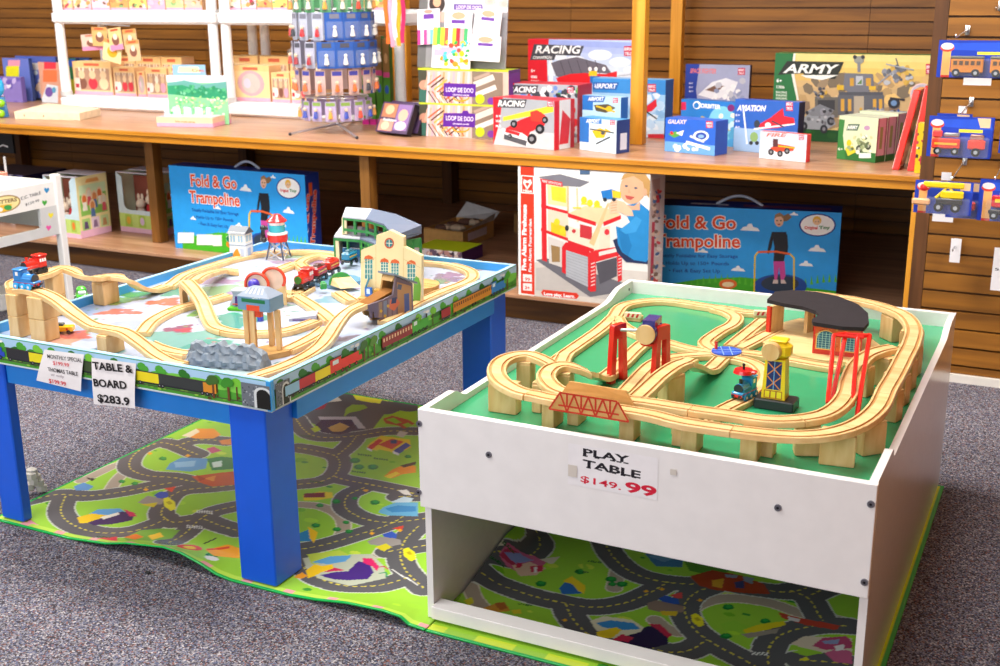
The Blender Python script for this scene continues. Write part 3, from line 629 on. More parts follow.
for u, v, r_ in ((514,124,3.6),(540,129,4.6),(545,120,3.2),(532,139,4.8),(510,136,2)): a.ell(u,v,r_,r_*1.1,'#202228'); a.ell(u-.4,v,r_*.45,r_*.5,'#8a8c94')
c.r.fr(0,0,.25,1,'#d82030'); c.r.fr(.25,0,.8,1,'#e4e4e8'); c.r.fp([(.25,.1),(.7,.1),(.8,.6),(.4,.8)],'#d8303c')
c.done('brick_set_carton', 'racing brick set carton picturing a red racing car, at the front', 'toy carton')
# --- aeroplane sets
c = carton_px((592,134.5),(664,138.5),(588,78), ZC, .09, side='#1c58a8', top='#7ab4e4', front='#9cc8ec'); a = c.f
a.fr(0,.75,1,1,'#3c8cd4'); a.fr(0,0,1,.3,'#c4dcf0'); plate(a, 'AIRPORT', 592, 617, 88, 4.6, '#f4f8fc', '#2a64b4'); a.blobs(628,90,662,135,['#dce8f4','#b8d4ee','#88b8e4'],30,3,7,5)
a.poly([(644,108),(656,99),(657,106),(652,111),(645,113)],'#d82838'); a.line([(644,110),(657,119)],1.4,'#30343c'); badge(a, 648, 84, 8, 8); a.rect(648,134,664,139,'#c8303c')
c.done('brick_set_carton', 'largest airport brick set carton, partly behind the front wooden post', 'toy carton')
c0 = carton_px((582,143),(620,147),(582,95), ZC, .045, side='#2460b0', top='#a4cce8', front='#b4d8f0'); a = c0.f
a.fr(0,.7,.28,1,'#2c74c4'); plate(a,'AIRPORT',588,604,100.5,3.6,'#f4f8fc','#2a64b4'); a.poly([(594,105),(608,104),(616,108),(606,113),(596,111)],'#58503c'); a.line([(596,106),(615,112)],1.5,'#e8c020'); a.ell(609,109,3,3,'#e0b828'); badge(a,613,98,5,5)
c0.done('brick_set_carton', 'airport brick set carton just behind the yellow helicopter carton', 'toy carton')
c = carton_px((579.5,149.5),(616,154),(580.5,117), ZC, .075, side='#2a3c78', top='#4c9cd8', front='#cfe4f2'); a = c.f
a.fr(0,.25,.26,1,'#2c74c4'); a.fr(0,.85,.6,1,'#2c74c4'); plate(a,'AIRPORT',586,600,122.5,3.4,'#f4f8fc',None)
for p in ([(592,131),(600,128),(607,131),(604,138),(596,138)],[(605,128),(613,133),(605,131)]): a.poly(p,'#e0b820')
a.line([(590,129),(614,133)],1.2,'#30343c'); a.line([(596,144),(610,137)],1.5,'#30343c'); a.ell(603,133,2,2,'#50545c'); badge(a,610,120,5,5)
c.r.fr(.3,.1,.8,.6,'#d8dce8'); c.done('brick_set_carton', 'small airport brick set carton picturing a yellow helicopter', 'toy carton')
# --- space sets
c = Carton((PY(685,90,5.35).x, 5.35, ZC), (PY(749,90,5.35).x, 5.35, ZC), PY(686,64,5.35).z-ZC, .035, side='#101c50', top='#101c50', front='#a4a8c8'); a = c.f
a.poly([(684,60),(700,62),(696,90),(700,120),(684,120)],'#2840a0'); plate(a,'SPACE FIGHTER',690,716,73,4.6,'#e87878',None); a.poly([(698,95),(712,82),(726,78),(738,82),(734,92),(716,100)],'#e8e8f0')
a.poly([(705,90),(718,84),(726,87),(714,92)],'#7a5848'); a.blobs(708,80,744,100,['#f0f0f4','#c0c0cc','#9098b8'],20,1.5,4,3); badge(a,738,68,7,7)
for i in range(3): a.text('6+', (689,84+4*i),(693,84.2+4*i),2,'#e8e8f8')
c.done('brick_set_carton', 'dark blue space fighter brick set carton, standing tallest right of the posts', 'toy carton')
c = carton_px((680,142),(733,147),(680,99), ZC, .05, side='#2458a8', top='#2a6ab8', front='#2a78c4'); a = c.f
a.fr(0,0,1,.6,'#4a9cd8'); a.ell(722,124,14,18,'#7cc4e0'); a.ell(697,105,4,4,'#f4f8fc'); a.ell(696.4,105.4,2.6,2.8,'#2a78c4'); a.text('ORBITER',(700.5,107.5),(720.5,109),4,'#f8fafc',bold=.035); a.ell(731,108,3.6,3.6,'#7c2870'); a.rect(681,102,686,110,'#c82850')
a.blobs(700,115,735,145,['#c8e4f0','#58a8d4','#e8ecd0','#b8a868'],24,2,4,3); c.done('brick_set_carton', 'light blue orbiter brick set carton between two other space cartons', 'toy carton')
c = carton_px((664.5,151),(714.5,156),(666,117.5), ZC, .085, side='#2450b8', top='#3468d0', front='#2c64cc'); a = c.f
a.fr(0,.0,1,.3,'#6aa4e0'); plate(a,'GALAXY',668,687,123.5,4,'#e8d8f0',None); badge(a,706,121,7,7); a.ell(701,136,8,5.5,'#d8e4f0'); a.ell(701,136,5.5,3.6,'#2848a8'); a.ell(701,136.4,3,1.8,'#88b0e0')
a.poly([(668,134),(676,131),(681,135),(674,138)],'#58a048'); a.poly([(670,132),(672,131),(674,134),(671,135)],'#d83030'); a.line([(686,142),(710,149)],3,'#f0f2f4'); a.line([(690,136),(704,142)],2,'#e0e4ec'); a.poly([(676,133),(684,130),(682,136)],'#f0f0f0')
a.blobs(672,142,700,150,['#f0f4f8','#c8d8f0'],10,1.5,3,9); c.done('brick_set_carton', 'small blue brick set carton picturing a spaceship, left of orbiter front', 'toy carton')
c = carton_px((733,150.5),(796,156),(734.5,99), ZC, .05, side='#101c48', top='#3858b8', front='#3060b8'); a = c.f
a.fr(0,0,1,.45,'#9ab8dc'); plate(a,'AVIATION',737,766,110.5,5.4,'#f4f4fa',None,out='#8088d0'); a.line([(743,105),(747,144)],1.6,'#e8eef8'); badge(a,786,101,7,10)
a.poly([(756,126),(770,118),(783,108),(784,116),(794,118),(795,124),(778,128),(764,129)],'#d82838'); a.line([(754,129),(795,124)],1.5,'#f0f2f6'); a.ell(768,125,3,2.6,'#e8eaf0'); a.ell(757,124,3,4,'#38404c'); a.line([(772,121),(784,127)],1.4,'#38404c')
a.ell(754,137,4,5,'#88a868'); a.ell(751,143,2,2,'#303438'); a.ell(757,143,2,2,'#303438')
for i in range(3): a.text('6+', (735.5,116+6*i),(740,116.3+6*i),2.4,'#e8e8f8')
c.done('brick_set_carton', 'blue aviation brick set carton picturing a red plane', 'toy carton')
c = carton_px((759,158),(805.5,162.5),(760,131), ZC, .03, side='#d8303c', top='#e0483c', front='#c4d0e0'); a = c.f
a.fr(0,0,1,.3,'#dde4ec'); plate(a,'FIRE',766,787,136.5,3.4,'#e07060',None); badge(a,799,135,5,5)
a.poly([(770,148),(779,144),(795,147),(793,151),(776,152)],'#e0482c'); a.rect(773,139,778,147,'#5a3438'); a.line([(778,146),(795,148)],1.3,'#f0b828')
for u, v in ((771,152),(780,153.6),(787,151)): a.ell(u,v,2.9,3.3,'#32343c'); a.ell(u,v,1.2,1.4,'#8a8c90')
c.done('brick_set_carton', 'small pale carton picturing a fire engine buggy, front of the blue cartons', 'toy carton')
# --- army sets
c = Carton((PY(773,100,4.86).x, 4.86, ZC), (-.502, 4.86, ZC), PY(773,53,4.86).z-ZC, .1, side='#24502c', top='#4c7838', front='#d8bc7c'); a = c.f
for i in range(5): a.fr(0,.62+.076*i,1,.7+.076*i,('#d4b078','#dcb868','#e4c468','#ecd078','#eed888')[i])
a.fr(0,.3,1,.62,'#c8a878'); a.blobs(795,75,935,100,['#9a8468','#b89868','#7a6c58','#dcb474','#e8c078'],40,3,9,5); a.blobs(795,100,935,135,['#d8b88c','#a08868','#c0a07c','#8a7460'],46,3,8,6)
a.fr(0,0,1,.14,'#1c4c28'); a.blobs(800,130,935,140,['#1c4c28','#2c6434','#245428'],30,2,4,7)
a.poly([(770,50),(794,52),(791,70),(796,90),(798,150),(770,150)],'#28703c'); a.poly([(794,52),(796,52),(794,72),(799,100),(797,100),(791,72)],'#e8e8dc')
a.poly([(778,75),(787,61),(844,62),(840,71),(835,79),(806,77),(803,73)],'#2c3028'); a.text('ARMY',(783,72.5),(839,73.5),8.6,'#f2f2ec',bold=.03,shear=.25); a.poly([(801,75),(838,75),(830,78),(822,80),(806,77.6)],'#f0f0e8')
a.text('6+',(776.5,82),(782,82.4),3.4,'#f4f4f0',bold=.03); a.text('1306',(776.5,88),(784.5,88.4),2.6,'#f4f4f0',bold=.02)
for i in range(3): a.text('BUILDING',(776,93+3*i),(787,93.5+3*i),2,'#e0e8d8')
G = ['#4c4c54','#6a6c74','#8c8e98','#b4b6be','#3a3a40','#787880']
# fortress
a.poly([(845,73),(873,74),(874,86),(869,92),(870,115),(848,115),(848,92),(843,88)],'#70727c'); a.rect(850,78,854,86,'#c89838'); a.rect(866,78,871,86,'#c89838'); a.rect(856,76,863,85,'#b8bcc4'); a.poly([(857,84),(862,79),(862,84)],'#5c8048')
a.rect(839,92,883,96,'#50525a'); a.rect(838,95,884,115,'#5c5e66')
for u in (841,848,873,879): a.rect(u,99,u+3.4,111,'#d0a040')
a.rect(854,96,864,117,'#b0a490'); a.rect(837,85,844,90,'#d8b030'); a.rect(869,86,876,90,'#d8b030'); a.ell(859,60,5,4,'#94968e'); a.ell(855,57,2,2,'#383a40'); a.ell(863,57,2,2,'#383a40'); a.line([(859,62),(859,72)],3,'#80828a')
a.poly([(815,97),(838,97),(838,118),(815,112)],'#66625c'); a.rect(818,100,835,110,'#3c3c40'); a.blobs(815,88,832,98,G+['#c8a040'],12,1,2.4,11)
# robot / helicopter and vehicles
a.blobs(884,66,912,84,['#8c8e98','#b8bac0','#5c5e66','#d0a848','#6c6e76'],34,1.4,3.6,12); a.line([(878,84),(895,70)],1.5,'#9a9ca4'); a.line([(896,58),(900,72)],1.2,'#60626a'); a.line([(886,64),(914,70)],1.4,'#a4a6ae')
a.poly([(873,116),(892,110),(910,112),(913,118),(900,123),(880,122)],'#8a94a8'); a.ell(894,103,6,5.6,'#2c2c34'); a.ell(894,103,3,2.8,'#6a8cb8'); a.line([(890,98),(905,100)],2,'#2c2c34')
a.poly([(800,120),(812,112),(830,114),(836,124),(826,130),(806,129)],'#9298a0'); a.poly([(806,112),(820,104),(834,110),(830,116),(812,116)],'#7c8088')
for u, v in ((804,126),(824,129),(831,121)): a.ell(u,v,3.8,4.4,'#30323a'); a.ell(u,v,1.5,1.8,'#7a7c84')
a.blobs(800,108,834,124,G,22,1,2.6,13); a.blobs(845,108,900,122,G+['#c8a040','#3858a0'],18,1,2.4,14)
a.ell(922,94,12,11,'#e8c8c8'); a.ell(922,94,10.5,9.6,'#b8b4c4'); badge(a, 926, 64, 7, 10)
c.done('brick_set_carton', 'large green and yellow army fortress brick set carton', 'toy carton')
u0 = 0; B0 = None
for i, (lb) in enumerate(('frontmost small green army motorbike carton', 'small green army carton, second in the row behind the front one', 'small green army carton, rearmost of the three in a row')):
    A = PZ(836.5,158.5,ZC); B = PZ(875,163,ZC); d = (B-A).normalized(); bk = Vector((-d.y, d.x, 0)); off = bk*(.062*i)
    c = Carton(A+off, B+off, .155+.008*(i == 2), .058, side='#a87888', top='#c8ccb8', front='#d2ddb8')
    if i == 0:
        a = c.f; a.fr(0,0,1,.22,'#2f6e34'); a.poly([(834,118),(845,120),(843,135),(846,165),(834,165)],'#3c8040'); plate(a,'ARMY',847,858,129,3.6,'#f4f4f0','#56705a'); a.ell(867,128,3,2.4,'#b890b0')
        for u, v in ((859,149),(868,146)): a.ell(u,v,3,4,'#3c4438'); a.ell(u,v,1.4,1.8,'#b4b8a8')
        a.line([(857,140),(866,145)],3,'#74805c'); a.ell(864,138,2.4,2.4,'#5c6850'); a.ell(849,143,2.4,3.4,'#d8c428'); a.poly([(845,148),(853,146),(856,152),(848,156)],'#d8cc38'); a.blobs(846,134,872,152,['#98a878','#c8cc98','#5c6c4c','#e8ecd8'],26,1,2.4,5); a.rect(859,153,871,158,'#e8ece0'); a.text('6+',(838,150),(843,150.5),2.6,'#e8f0e0')
    c.r.fr(0,0,1,.15,'#2c6c34'); c.r.fr(.15,.15,.85,1,'#d8b4c4'); c.r.fr(.3,.3,.6,.8,'#98a868')
    c.done('brick_set_carton', lb, 'toy carton')
# --- red folded boards and yellow pack by the end panel
for i, (b0, t0) in enumerate((((897,170),(919,90)), ((908,171),(926,86)))):
    p = PZ(b0[0], b0[1], ZC); t = PY(t0[0], t0[1], p.y+.12); mb = MB(); ax = (t-p); wv = Vector((.024, 0, 0)); dv = Vector((0, .14, 0))
    mb.add([p, p+wv, p+wv+dv, p+dv, t, t+wv, t+wv+dv, t+dv], [(0,3,2,1),(4,5,6,7),(0,1,5,4),(1,2,6,5),(2,3,7,6),(3,0,4,7)], '#d82418', 'gloss')
    mb.v = [v_+Vector((-.004-.014*(1-i), 0, 0)) for v_ in mb.v]; tag(mb.build('red_board', bevel=.003), ('left-hand slim red board leaning at the counter end', 'right-hand slim red board leaning nearest the end panel')[i], 'board')
P = PZ(914,173,ZC); c = Carton((P.x, P.y, ZC), (XR-.004, P.y, ZC), .165, .04, side='#c8a010', top='#e8c820', front='#ecc81c'); c.f.blobs(914,130,930,170,['#302c28','#f0e8c8','#c83048','#604828'],16,1,2.4,4); c.f.rect(920,156,925,165,'#c02850')
c.done('yellow_pack', 'yellow packet standing at the right end of the counter', 'packet')
# --- loom craft boxes and the display of hanging packs on top
for i, (z0, vt, lb) in enumerate(((ZC, 105.5, 'lower loom craft box with a purple name panel'), (ZC+.142, 72, 'upper loom craft box, stacked under the hanging display'))):
    A = PZ(416.5,136.5,ZC); B = PZ(501,142.5,ZC); A = Vector((A.x, 4.41, z0)); B = Vector((B.x, 4.41, z0)); c = Carton(A, B, .1415, .11, side='#58287c', top='#c4d430', front='#d8b8a8'); a = c.f
    y = 0 if i == 0 else -33
    a.fr(0,0,.10,1,'#4a4a3c'); a.ell(424,118+y,5,5,'#c89078'); a.poly([(420,122+y),(430,124+y),(426,136+y),(419,134+y)],'#38685c'); a.poly([(427,108+y),(432,108+y),(428,122+y),(424,120+y)],'#d8a890')
    for k in range(12): a.line([(429+5*k,105+y),(427+5*k,137+y)],2.2,('#e8c8d0','#e0a8b8','#f0e0e0','#d8a070')[k % 4])
    for k in range(8): a.line([(428+3*k,118+y+2.4*k),(441+3*k,108+y+2.4*k)],1.6,('#c85828','#503828','#e8b040')[k % 3]); a.line([(428+4*k,124+y),(436+4*k,136+y)],1.1,('#283848','#e06838','#f0e8e0')[k % 3])
    a.poly([(472,104+y),(503,106+y),(503,140+y),(472,138+y)],'#8a7868'); a.line([(474,118+y),(494,110+y)],6,'#dcd0c4'); a.line([(476,128+y),(496,120+y)],5,'#ece0d8'); a.line([(474,112+y),(490,106+y)],3,'#b09888')
    a.poly([(443.5,113+y),(462,113+y),(463,110.6+y),(468,110.6+y),(469,113.4+y),(475.5,113.8+y),(475,127.4+y),(443,126.5+y)] if i == 0 else [(444,83),(476,84),(475.5,97),(443.5,96.4)],'#5c2098')
    a.text('LOOP DE DOO',(446,(120 if i == 0 else 91.6)),(473.5,(121.4 if i == 0 else 92.8)),4.4,'#f8f0fc',bold=.012)
    a.text('SPINNING LOOM',(453,(124.4 if i == 0 else 95.4)),(469,(125 if i == 0 else 96)),1.3,'#f8f0fc'); a.ring(461,(128 if i == 0 else 97),8,4,1.6,'#e0a020',0,PI,8)
    a.ell(480,132+y,4.6,5,'#b8d020'); a.ell(491,134+y,3.6,3.6,'#7838a0'); c.r.fr(0,.1,1,.9,'#6a3090')
    a.fr(0,.95,1,1,'#c4d430'); c.done('craft_kit_box', lb+', beside the album cases', 'box')
zt = ZC+.285; A = Vector((PY(417,60,4.45).x, 4.45, zt)); B = Vector((PY(505,60,4.45).x, 4.45, zt))
c = Carton(A+Vector((.0, 0, 0)), B, .45, .006, side='#b8b4b8', top='#c8c4c8', front='#8f8c90', lean=.12); a = c.f
a.poly([(418,-40),(520,-40),(520,12),(418,16)],'#c9c4c8'); a.poly([(415,-5),(428,0),(425,75),(412,75)],'#6a6868'); a.ell(437,4,8,9,'#3a2c28'); a.ell(437,2,4,5,'#d8a080'); a.poly([(428,12),(446,12),(444,22),(430,22)],'#e8b0a0'); a.poly([(454,4),(482,4.6),(483,10),(454,9.6)],'#58308c'); a.text('LOOP DE DOO',(456,8.6),(481,9.2),3.4,'#e8d8f0',bold=.03)
for u, v in ((490,2),(504,4)): a.ell(u,v,6,4,'#a8b8b0'); a.ell(u,v,3,2.4,'#d8a8a0')
dsp = c.done('pack_display', 'leaning grey card display of craft packs standing on the loom boxes', 'display')
def pack(u0, v0, u1, v1, rows, lab, ty, slope=.0):
    O = c.f.O-c.f.U.cross(c.f.V)*-.0; n = c.f.N
    a0 = c.f.loc(u0, v1); b0 = c.f.loc(u1, v1+slope); t0 = c.f.loc(u0, v0); base = c.f.O+n*ty
    A_ = base+c.f.U*a0[0]+c.f.V*a0[1]; W_ = math.hypot(b0[0]-a0[0], b0[1]-a0[1]); Uu = (c.f.U*(b0[0]-a0[0])+c.f.V*(b0[1]-a0[1])).normalized(); Vv = n.cross(Uu); h_ = t0[1]-a0[1]
    mb = MB(); P = [A_, A_+Uu*W_, A_+Uu*W_+Vv*h_, A_+Vv*h_]; Q = [p-n*.006 for p in P]
    mb.add(P+Q, [(0,1,2,3),(7,6,5,4),(0,4,5,1),(1,5,6,2),(2,6,7,3),(3,7,4,0)], '#efe9ee', 'print'); ar = Art(mb, A_, Uu, Vv, W_, h_); rows(ar, u0, v0, u1, v1)
    o = mb.build('craft_pack'); tag(o, lab, 'packet', 'craft packs on the leaning display'); return o
def r1(ar, u0, v0, u1, v1):
    ar.fr(.28,.72,.75,.86,'#6a3898'); ar.fe(.5,.93,.2,.06,'#d89080')
    for i, cc in enumerate(('#c83888','#e8e0e8','#c04890','#e8b8d0','#7ab8c8','#2c9888','#188878')): ar.fr(i/7,0,(i+1)/7,.42,cc)
def r2(ar, u0, v0, u1, v1): ar.fr(.25,.6,.75,.72,'#6a3898'); ar.fe(.5,.85,.25,.12,'#d8a080'); ar.fr(.05,.1,.95,.14,'#a89ca8')
def r3(ar, u0, v0, u1, v1):
    for i, cc in enumerate(('#e8e050','#58b048','#f0d838','#e85848','#f0e8e8','#e8c838','#c82838','#f0a0a0','#48a868','#e8e8f0')): ar.fr(i/10,.55,(i+1)/10,1,cc)
    ar.fr(.05,.3,.8,.52,'#b8a8c8'); ar.blobs(u0,v0+14,u1,v1,['#f0d020','#e84838','#38a048','#f4f0e8','#48b8c8','#f09020'],40,1.4,3.4,6)
pack(419,10,441,45,r1,'tall craft pack with pink and teal loops, left on the display',.012,-1)
pack(445,11,472,42,r2,'white-header craft pack behind the rainbow loop bag',.012,1); pack(436,28,474,68,r3,'bag of rainbow loom loops hung in front on the display',.04,2)
pack(476,9,502,36,r2,'upper right white craft pack on the leaning display',.03,3); pack(474,36,504,61,r2,'lower right white craft pack on the leaning display',.045,2)
# --- album cases
P = PZ(375.5,134,ZC); Q = PZ(406.5,137.5,ZC)
for i in range(2):
    c = Carton(P+Vector((.012*i, .05*i+.0, .0125)), Q+Vector((.025*i, .05*i+.0, .0125)), .135, .028, side='#1c1820', top='#3a3440', front='#4c3858', lean=.42); a = c.f
    if i == 0:
        a.fp([(.05,.5),(.5,.5),(.5,.95),(.05,.95)],'#b87858'); a.fe(.27,.75,.14,.16,'#f0b890'); a.fp([(.52,.1),(.95,.1),(.95,.95),(.52,.95)],'#8868a0'); a.fe(.73,.6,.15,.2,'#e8a890'); a.fp([(.05,.05),(.5,.05),(.5,.42),(.05,.42)],'#d89080'); a.fe(.25,.22,.13,.14,'#f0c0a0'); a.fe(.73,.25,.18,.15,'#e0c0d8'); a.text('fashion',(383,120),(396,121.6),2.4,'#ffffff')
    c.done('album_case', ('front leaning craft album case with portrait photos', 'dark album case leaning just behind the portrait one')[i], 'case')
# --- white plastic shelf racks
def rack(x0, x1, label, seed):
    y0, y1 = 4.77, 5.14; o = thing('plastic_rack', label, 'shelf rack', ((x0+x1)/2, y0, ZC))
    for zb in (ZC, 1.117):
        mb = MB(); mb.cbox(((x0+x1)/2, (y0+y1)/2, zb+.032), (x1-x0, y1-y0, .064), '#f2f2f4', 'paint', .012)
        for i in range(6): mb.cbox(((x0+x1)/2, y0+.035+.06*i, zb+.066), (x1-x0-.05, .02, .006), '#e6e6ea', 'paint')
        mb.build('shelf', o)
    for x in (x0+.03, x1-.03):
        for y in (y0+.03, y1-.03):
            mb = MB(); mb.cyl((x, y, ZC+.064), (x, y, 1.117), .027, .024, 14, '#f4f4f6', 'paint'); mb.cyl((x, y, ZC+.064), (x, y, ZC+.09), .031, .031, 14); mb.build('leg', o, smooth=40)
            mb = MB(); mb.cyl((x, y, 1.18), (x, y, 1.55), .026, .024, 14, '#f4f4f6', 'paint'); mb.build('leg', o, smooth=40)
    return o
rack(-5.03, -3.935, 'left white plastic shelf rack with tube legs on the counter', 1)
rack(-3.915, -2.86, 'right white plastic shelf rack, behind the spinning pack stand', 2)
CR = ['#e8c07c','#f0d8a8','#e09858','#f0b8cc','#d88098','#f4ecdc','#e8a868','#c88858']
q = random.Random(12)
def peach(x, y, z, wd, ht, label, group, nm='doll_set_box', seed=0, win=True, tint='#f0cc96'):
    c = Carton((x, y, z), (x+wd, y, z), ht, .10, side='#e8b888', top='#f0d4a0', front=tint); a = c.f; a.fr(0,.84,1,1,'#f2c888'); a.fr(0,0,1,.1,'#f0a8c0')
    q2 = random.Random(seed)
    if win:
        a.fr(.06,.14,.94,.8,'#b89078')
        for i in range(3):
            xx = .22+.28*i; a.fe(xx,.34,.12,.18,q2.choice(('#d83848','#f0e8e0','#e8a0b8','#805040','#f0d0a8'))); a.fe(xx,.6,.085,.13,q2.choice(('#f2e4d0','#e8c8a0','#d8b890'))); a.fe(xx-.05,.76,.025,.06,'#eedcc4'); a.fe(xx+.05,.76,.025,.06,'#eedcc4')
        a.fr(.02,.12,.16,.5,'#e8dcd0'); a.fr(.04,.2,.13,.32,'#c03040')
    else:
        a.fe(.5,.5,.36,.36,'#d8a8b0'); a.fe(.5,.5,.25,.28,'#c8c0b8'); a.fe(.4,.5,.1,.14,'#e8c8d8')
    a.fr(.3,.87,.7,.95,'#d86848')
    return c.done(nm, label, 'toy box', group)
zz = ZC+.0695
for i, (u0, u1, lb) in enumerate(((75,113,'peach doll set box at the left end of the left rack'),(115,136,'second small peach doll set box on the left rack'),(138,146,'narrow peach box between two wider ones on the left rack'),(147,168,'small peach doll set box left of the meadow display'),(170,181,'peach doll set box partly behind the meadow display'))):
    x0 = PY(u0,90,4.85).x; x1 = PY(u1,90,4.85).x; peach(x0, 4.85, zz, x1-x0, (.175,.15,.13,.15,.16)[i], lb, 'doll set boxes on the left rack', seed=i, win=i != 2)
for i, (u0, u1, lb) in enumerate(((118,140,'back row'),(141,165,'back row'),(166,186,'back row'))):
    x0 = PY(u0,80,4.99).x; x1 = PY(u1,80,4.99).x; peach(x0, 4.965, zz, x1-x0, .20, ('tallest-left','middle','right-hand')[i]+' peach box in the back row of the left rack', 'doll set boxes on the left rack', seed=i+9)
for i, (u0, u1, h_, lb) in enumerate(((233,270,.20,'arched peach doll set box at the left of the right rack'),(272,290,.165,'narrow peach box with a small window on the right rack'),(291,318,.175,'yellow peach doll set box behind the spinning stand'))):
    x0 = PY(u0,90,4.85).x; x1 = PY(u1,90,4.85).x; peach(x0, 4.85, zz, x1-x0, h_*.88, lb, 'doll set boxes on the right rack', seed=i+20, win=i > 0, tint='#f3d29a' if i < 2 else '#f0d070')
for i, (u0, u1) in enumerate(((236,262),(264,292),(294,330))):
    x0 = PY(u0,80,4.99).x; x1 = PY(u1,80,4.99).x; peach(x0, 4.965, zz, x1-x0, .215, ('left','middle','right')[i]+' peach box in the back row of the right rack', 'doll set boxes on the right rack', seed=i+33)
# upper rack shelf: bottoms of a row of packs
zz = 1.117+.0695
for r_i, (ua, ub, n) in enumerate(((55,203,8),(226,288,4),(345,388,3))):
    for i in range(n):
        u0 = ua+(ub-ua)*i/n; u1 = ua+(ub-ua)*(i+1)/n-1; x0 = PY(u0,5,4.83).x; x1 = PY(u1,5,4.83).x
        cc = ('#e8c488','#e8dcc8','#f0c8d8','#e0a060','#f0d070','#d8a8c0','#b8c890','#e8b8a8')[(i+r_i) % 8]
        c = Carton((x0, 4.83, zz), (x1, 4.83, zz), .19, .12, side='#d8a880', top='#e8c8a0', front=cc); c.f.blobs(u0,-25,u1,9,CR+['#7a5840','#88b070','#b83850'],26,1.2,3,i+50+10*r_i); c.f.fr(0,0,1,.06,'#f0a8c0')
        c.done('doll_set_box', '%s pack, upper shelf, %s white rack' % (('leftmost','second','third','fourth','fifth','sixth','seventh','rightmost')[i if i < n-1 else 7]+(' peach', ' pale', ' pink', ' orange', ' yellow', ' mauve', ' green', ' salmon')[(i+r_i) % 8], ('left', 'right', 'far right end of right')[r_i]), 'toy box', 'packs on the upper rack shelves')
# blister cards hung from the left rack
for i, (u0, v0, u1, v1, s_, cc) in enumerate(((82,34,104,50,2,'#e8c0b0'),(93,27,108,46,0,'#e0b070'),(106,40,124,62,-7,'#f0d8a0'),(109,28,122,50,4,'#e8c488'),(124,29,137,52,3,'#dcb484'),(127,40,140,61,3,'#e0b890'))):
    y = 4.72-.012*i if i < 5 else 4.66; A = PY(u0, v1, y); B = PY(u1, v1, y)
    M = 1; h_ = PY(u0, v0, y).z-A.z; c = Carton((A.x, y, A.z), (B.x, y, A.z), h_, .004, side='#d8b890', top='#d8b890', front=cc); an = -s_*.03
    c.f.fr(0,.0,1,.25,'#e890b8') if i in (0, 3) else c.f.fr(0,.8,1,1,'#d89858'); c.f.fe(.5,.45,.28,.25,'#e8a828' if i == 2 else '#8a5848'); c.f.fe(.5,.6,.16,.14,'#f0e0c8'); c.f.fr(.2,.86,.8,.95,'#c05838')
    ctr = Vector(((A.x+B.x)/2, y, A.z+h_)); T_ = Matrix.Translation(ctr) @ Matrix.Rotation(an, 4, 'Y') @ Matrix.Translation(-ctr); c.mb.v = [T_ @ p for p in c.mb.v]
    c.done('hanging_card', ('leftmost pink', 'tan', 'tilted yellow', 'upright orange', 'upper right tan', 'lower right')[i]+' blister card hung from the left white rack', 'blister card', 'blister cards hung on the rack leg')
mb = MB(); h0 = PY(100, 30, 4.70); mb.tube([(h0.x-.1, 4.735, h0.z+.03), (h0.x+.17, 4.735, h0.z+.02)], .003, col='#c8c8cc', mat='metal'); mb.tube([(h0.x-.06, 4.735, h0.z+.028), (h0.x-.06, 4.80, 1.12)], .003); tag(mb.build('wire_hook'), 'thin wire hanger bar carrying blister cards under the left rack shelf', 'hook')
# --- meadow counter display
P = PZ(157,126.5,ZC); Q = PZ(213,127.5,ZC); U = (Q-P).normalized(); Bk = Vector((-U.y, U.x, 0)); W = (Q-P).length
o = thing('counter_display_box', 'peach counter display box with a green meadow backboard and blind packs', 'display box', tuple(P))
c = Carton(P, Q, .045, .2, side='#f0c8b0', top='#c8b8c8', front='#f2cfa8'); c.f.fr(0,0,1,.4,'#f0a8c4'); c.f.text('baby treats series',(175,122),(195,123),2,'#c86848'); c.r.fr(0,0,1,.4,'#f0a8c4'); c.r.fp([(0,.8),(.2,1),(0,1)],'#f8e0c8'); c.done('tray','','',parent=o)
c = Carton(P+Bk*.13, Q+Bk*.13+U*.02, .225, .006, side='#a8c8e0', top='#78a8d8', front='#a8dcb0'); a = c.f
a.fr(0,.86,1,1,'#dce0f4'); a.fr(0,.0,1,.84,'#8cd498'); a.fp([(0,.84),(.3,.9),(.6,.82),(1,.88),(1,.6),(0,.6)],'#68a8a0'); a.fp([(0,.62),(0,.78),(.25,.8),(.5,.72),(.8,.76),(1,.7),(1,.5),(.4,.56)],'#30986c'); a.blobs(172,97,230,114,['#a8e088','#d8f0a8','#68c078','#f0f8d0','#88d898'],120,.8,1.8,5); a.blobs(174,86,230,94,['#38a070','#58b880','#80c8a0','#2c9060'],40,1,2.4,6)
c.done('backboard','','',parent=o)
X0 = P+Bk*.13+U*.035; c = Carton(X0+Vector((0,0,.2255)), X0+U*.165+Vector((0,0,.2255)), .048, .006, side='#a8c8e0', top='#78a8d8', front='#90b8dc'); c.f.fp([(.15,.25),(.85,.25),(.8,.8),(.2,.8)],'#f4d8b0'); c.f.text('Critters',(192,71.5),(212,72),2.6,'#d06848',bold=.02); c.done('header','','',parent=o)
q = random.Random(5)
for i in range(8):
    p = P+U*(.03+.028*i)+Bk*(.05+.03*(i % 2)); mb = MB(); mb.cbox((p.x, p.y, ZC+.058), (.026, .012, .05), ('#d8e4f0','#c8dce8','#e8e0ec')[i % 3], 'print', .003); mb.build('foil_packet', o)
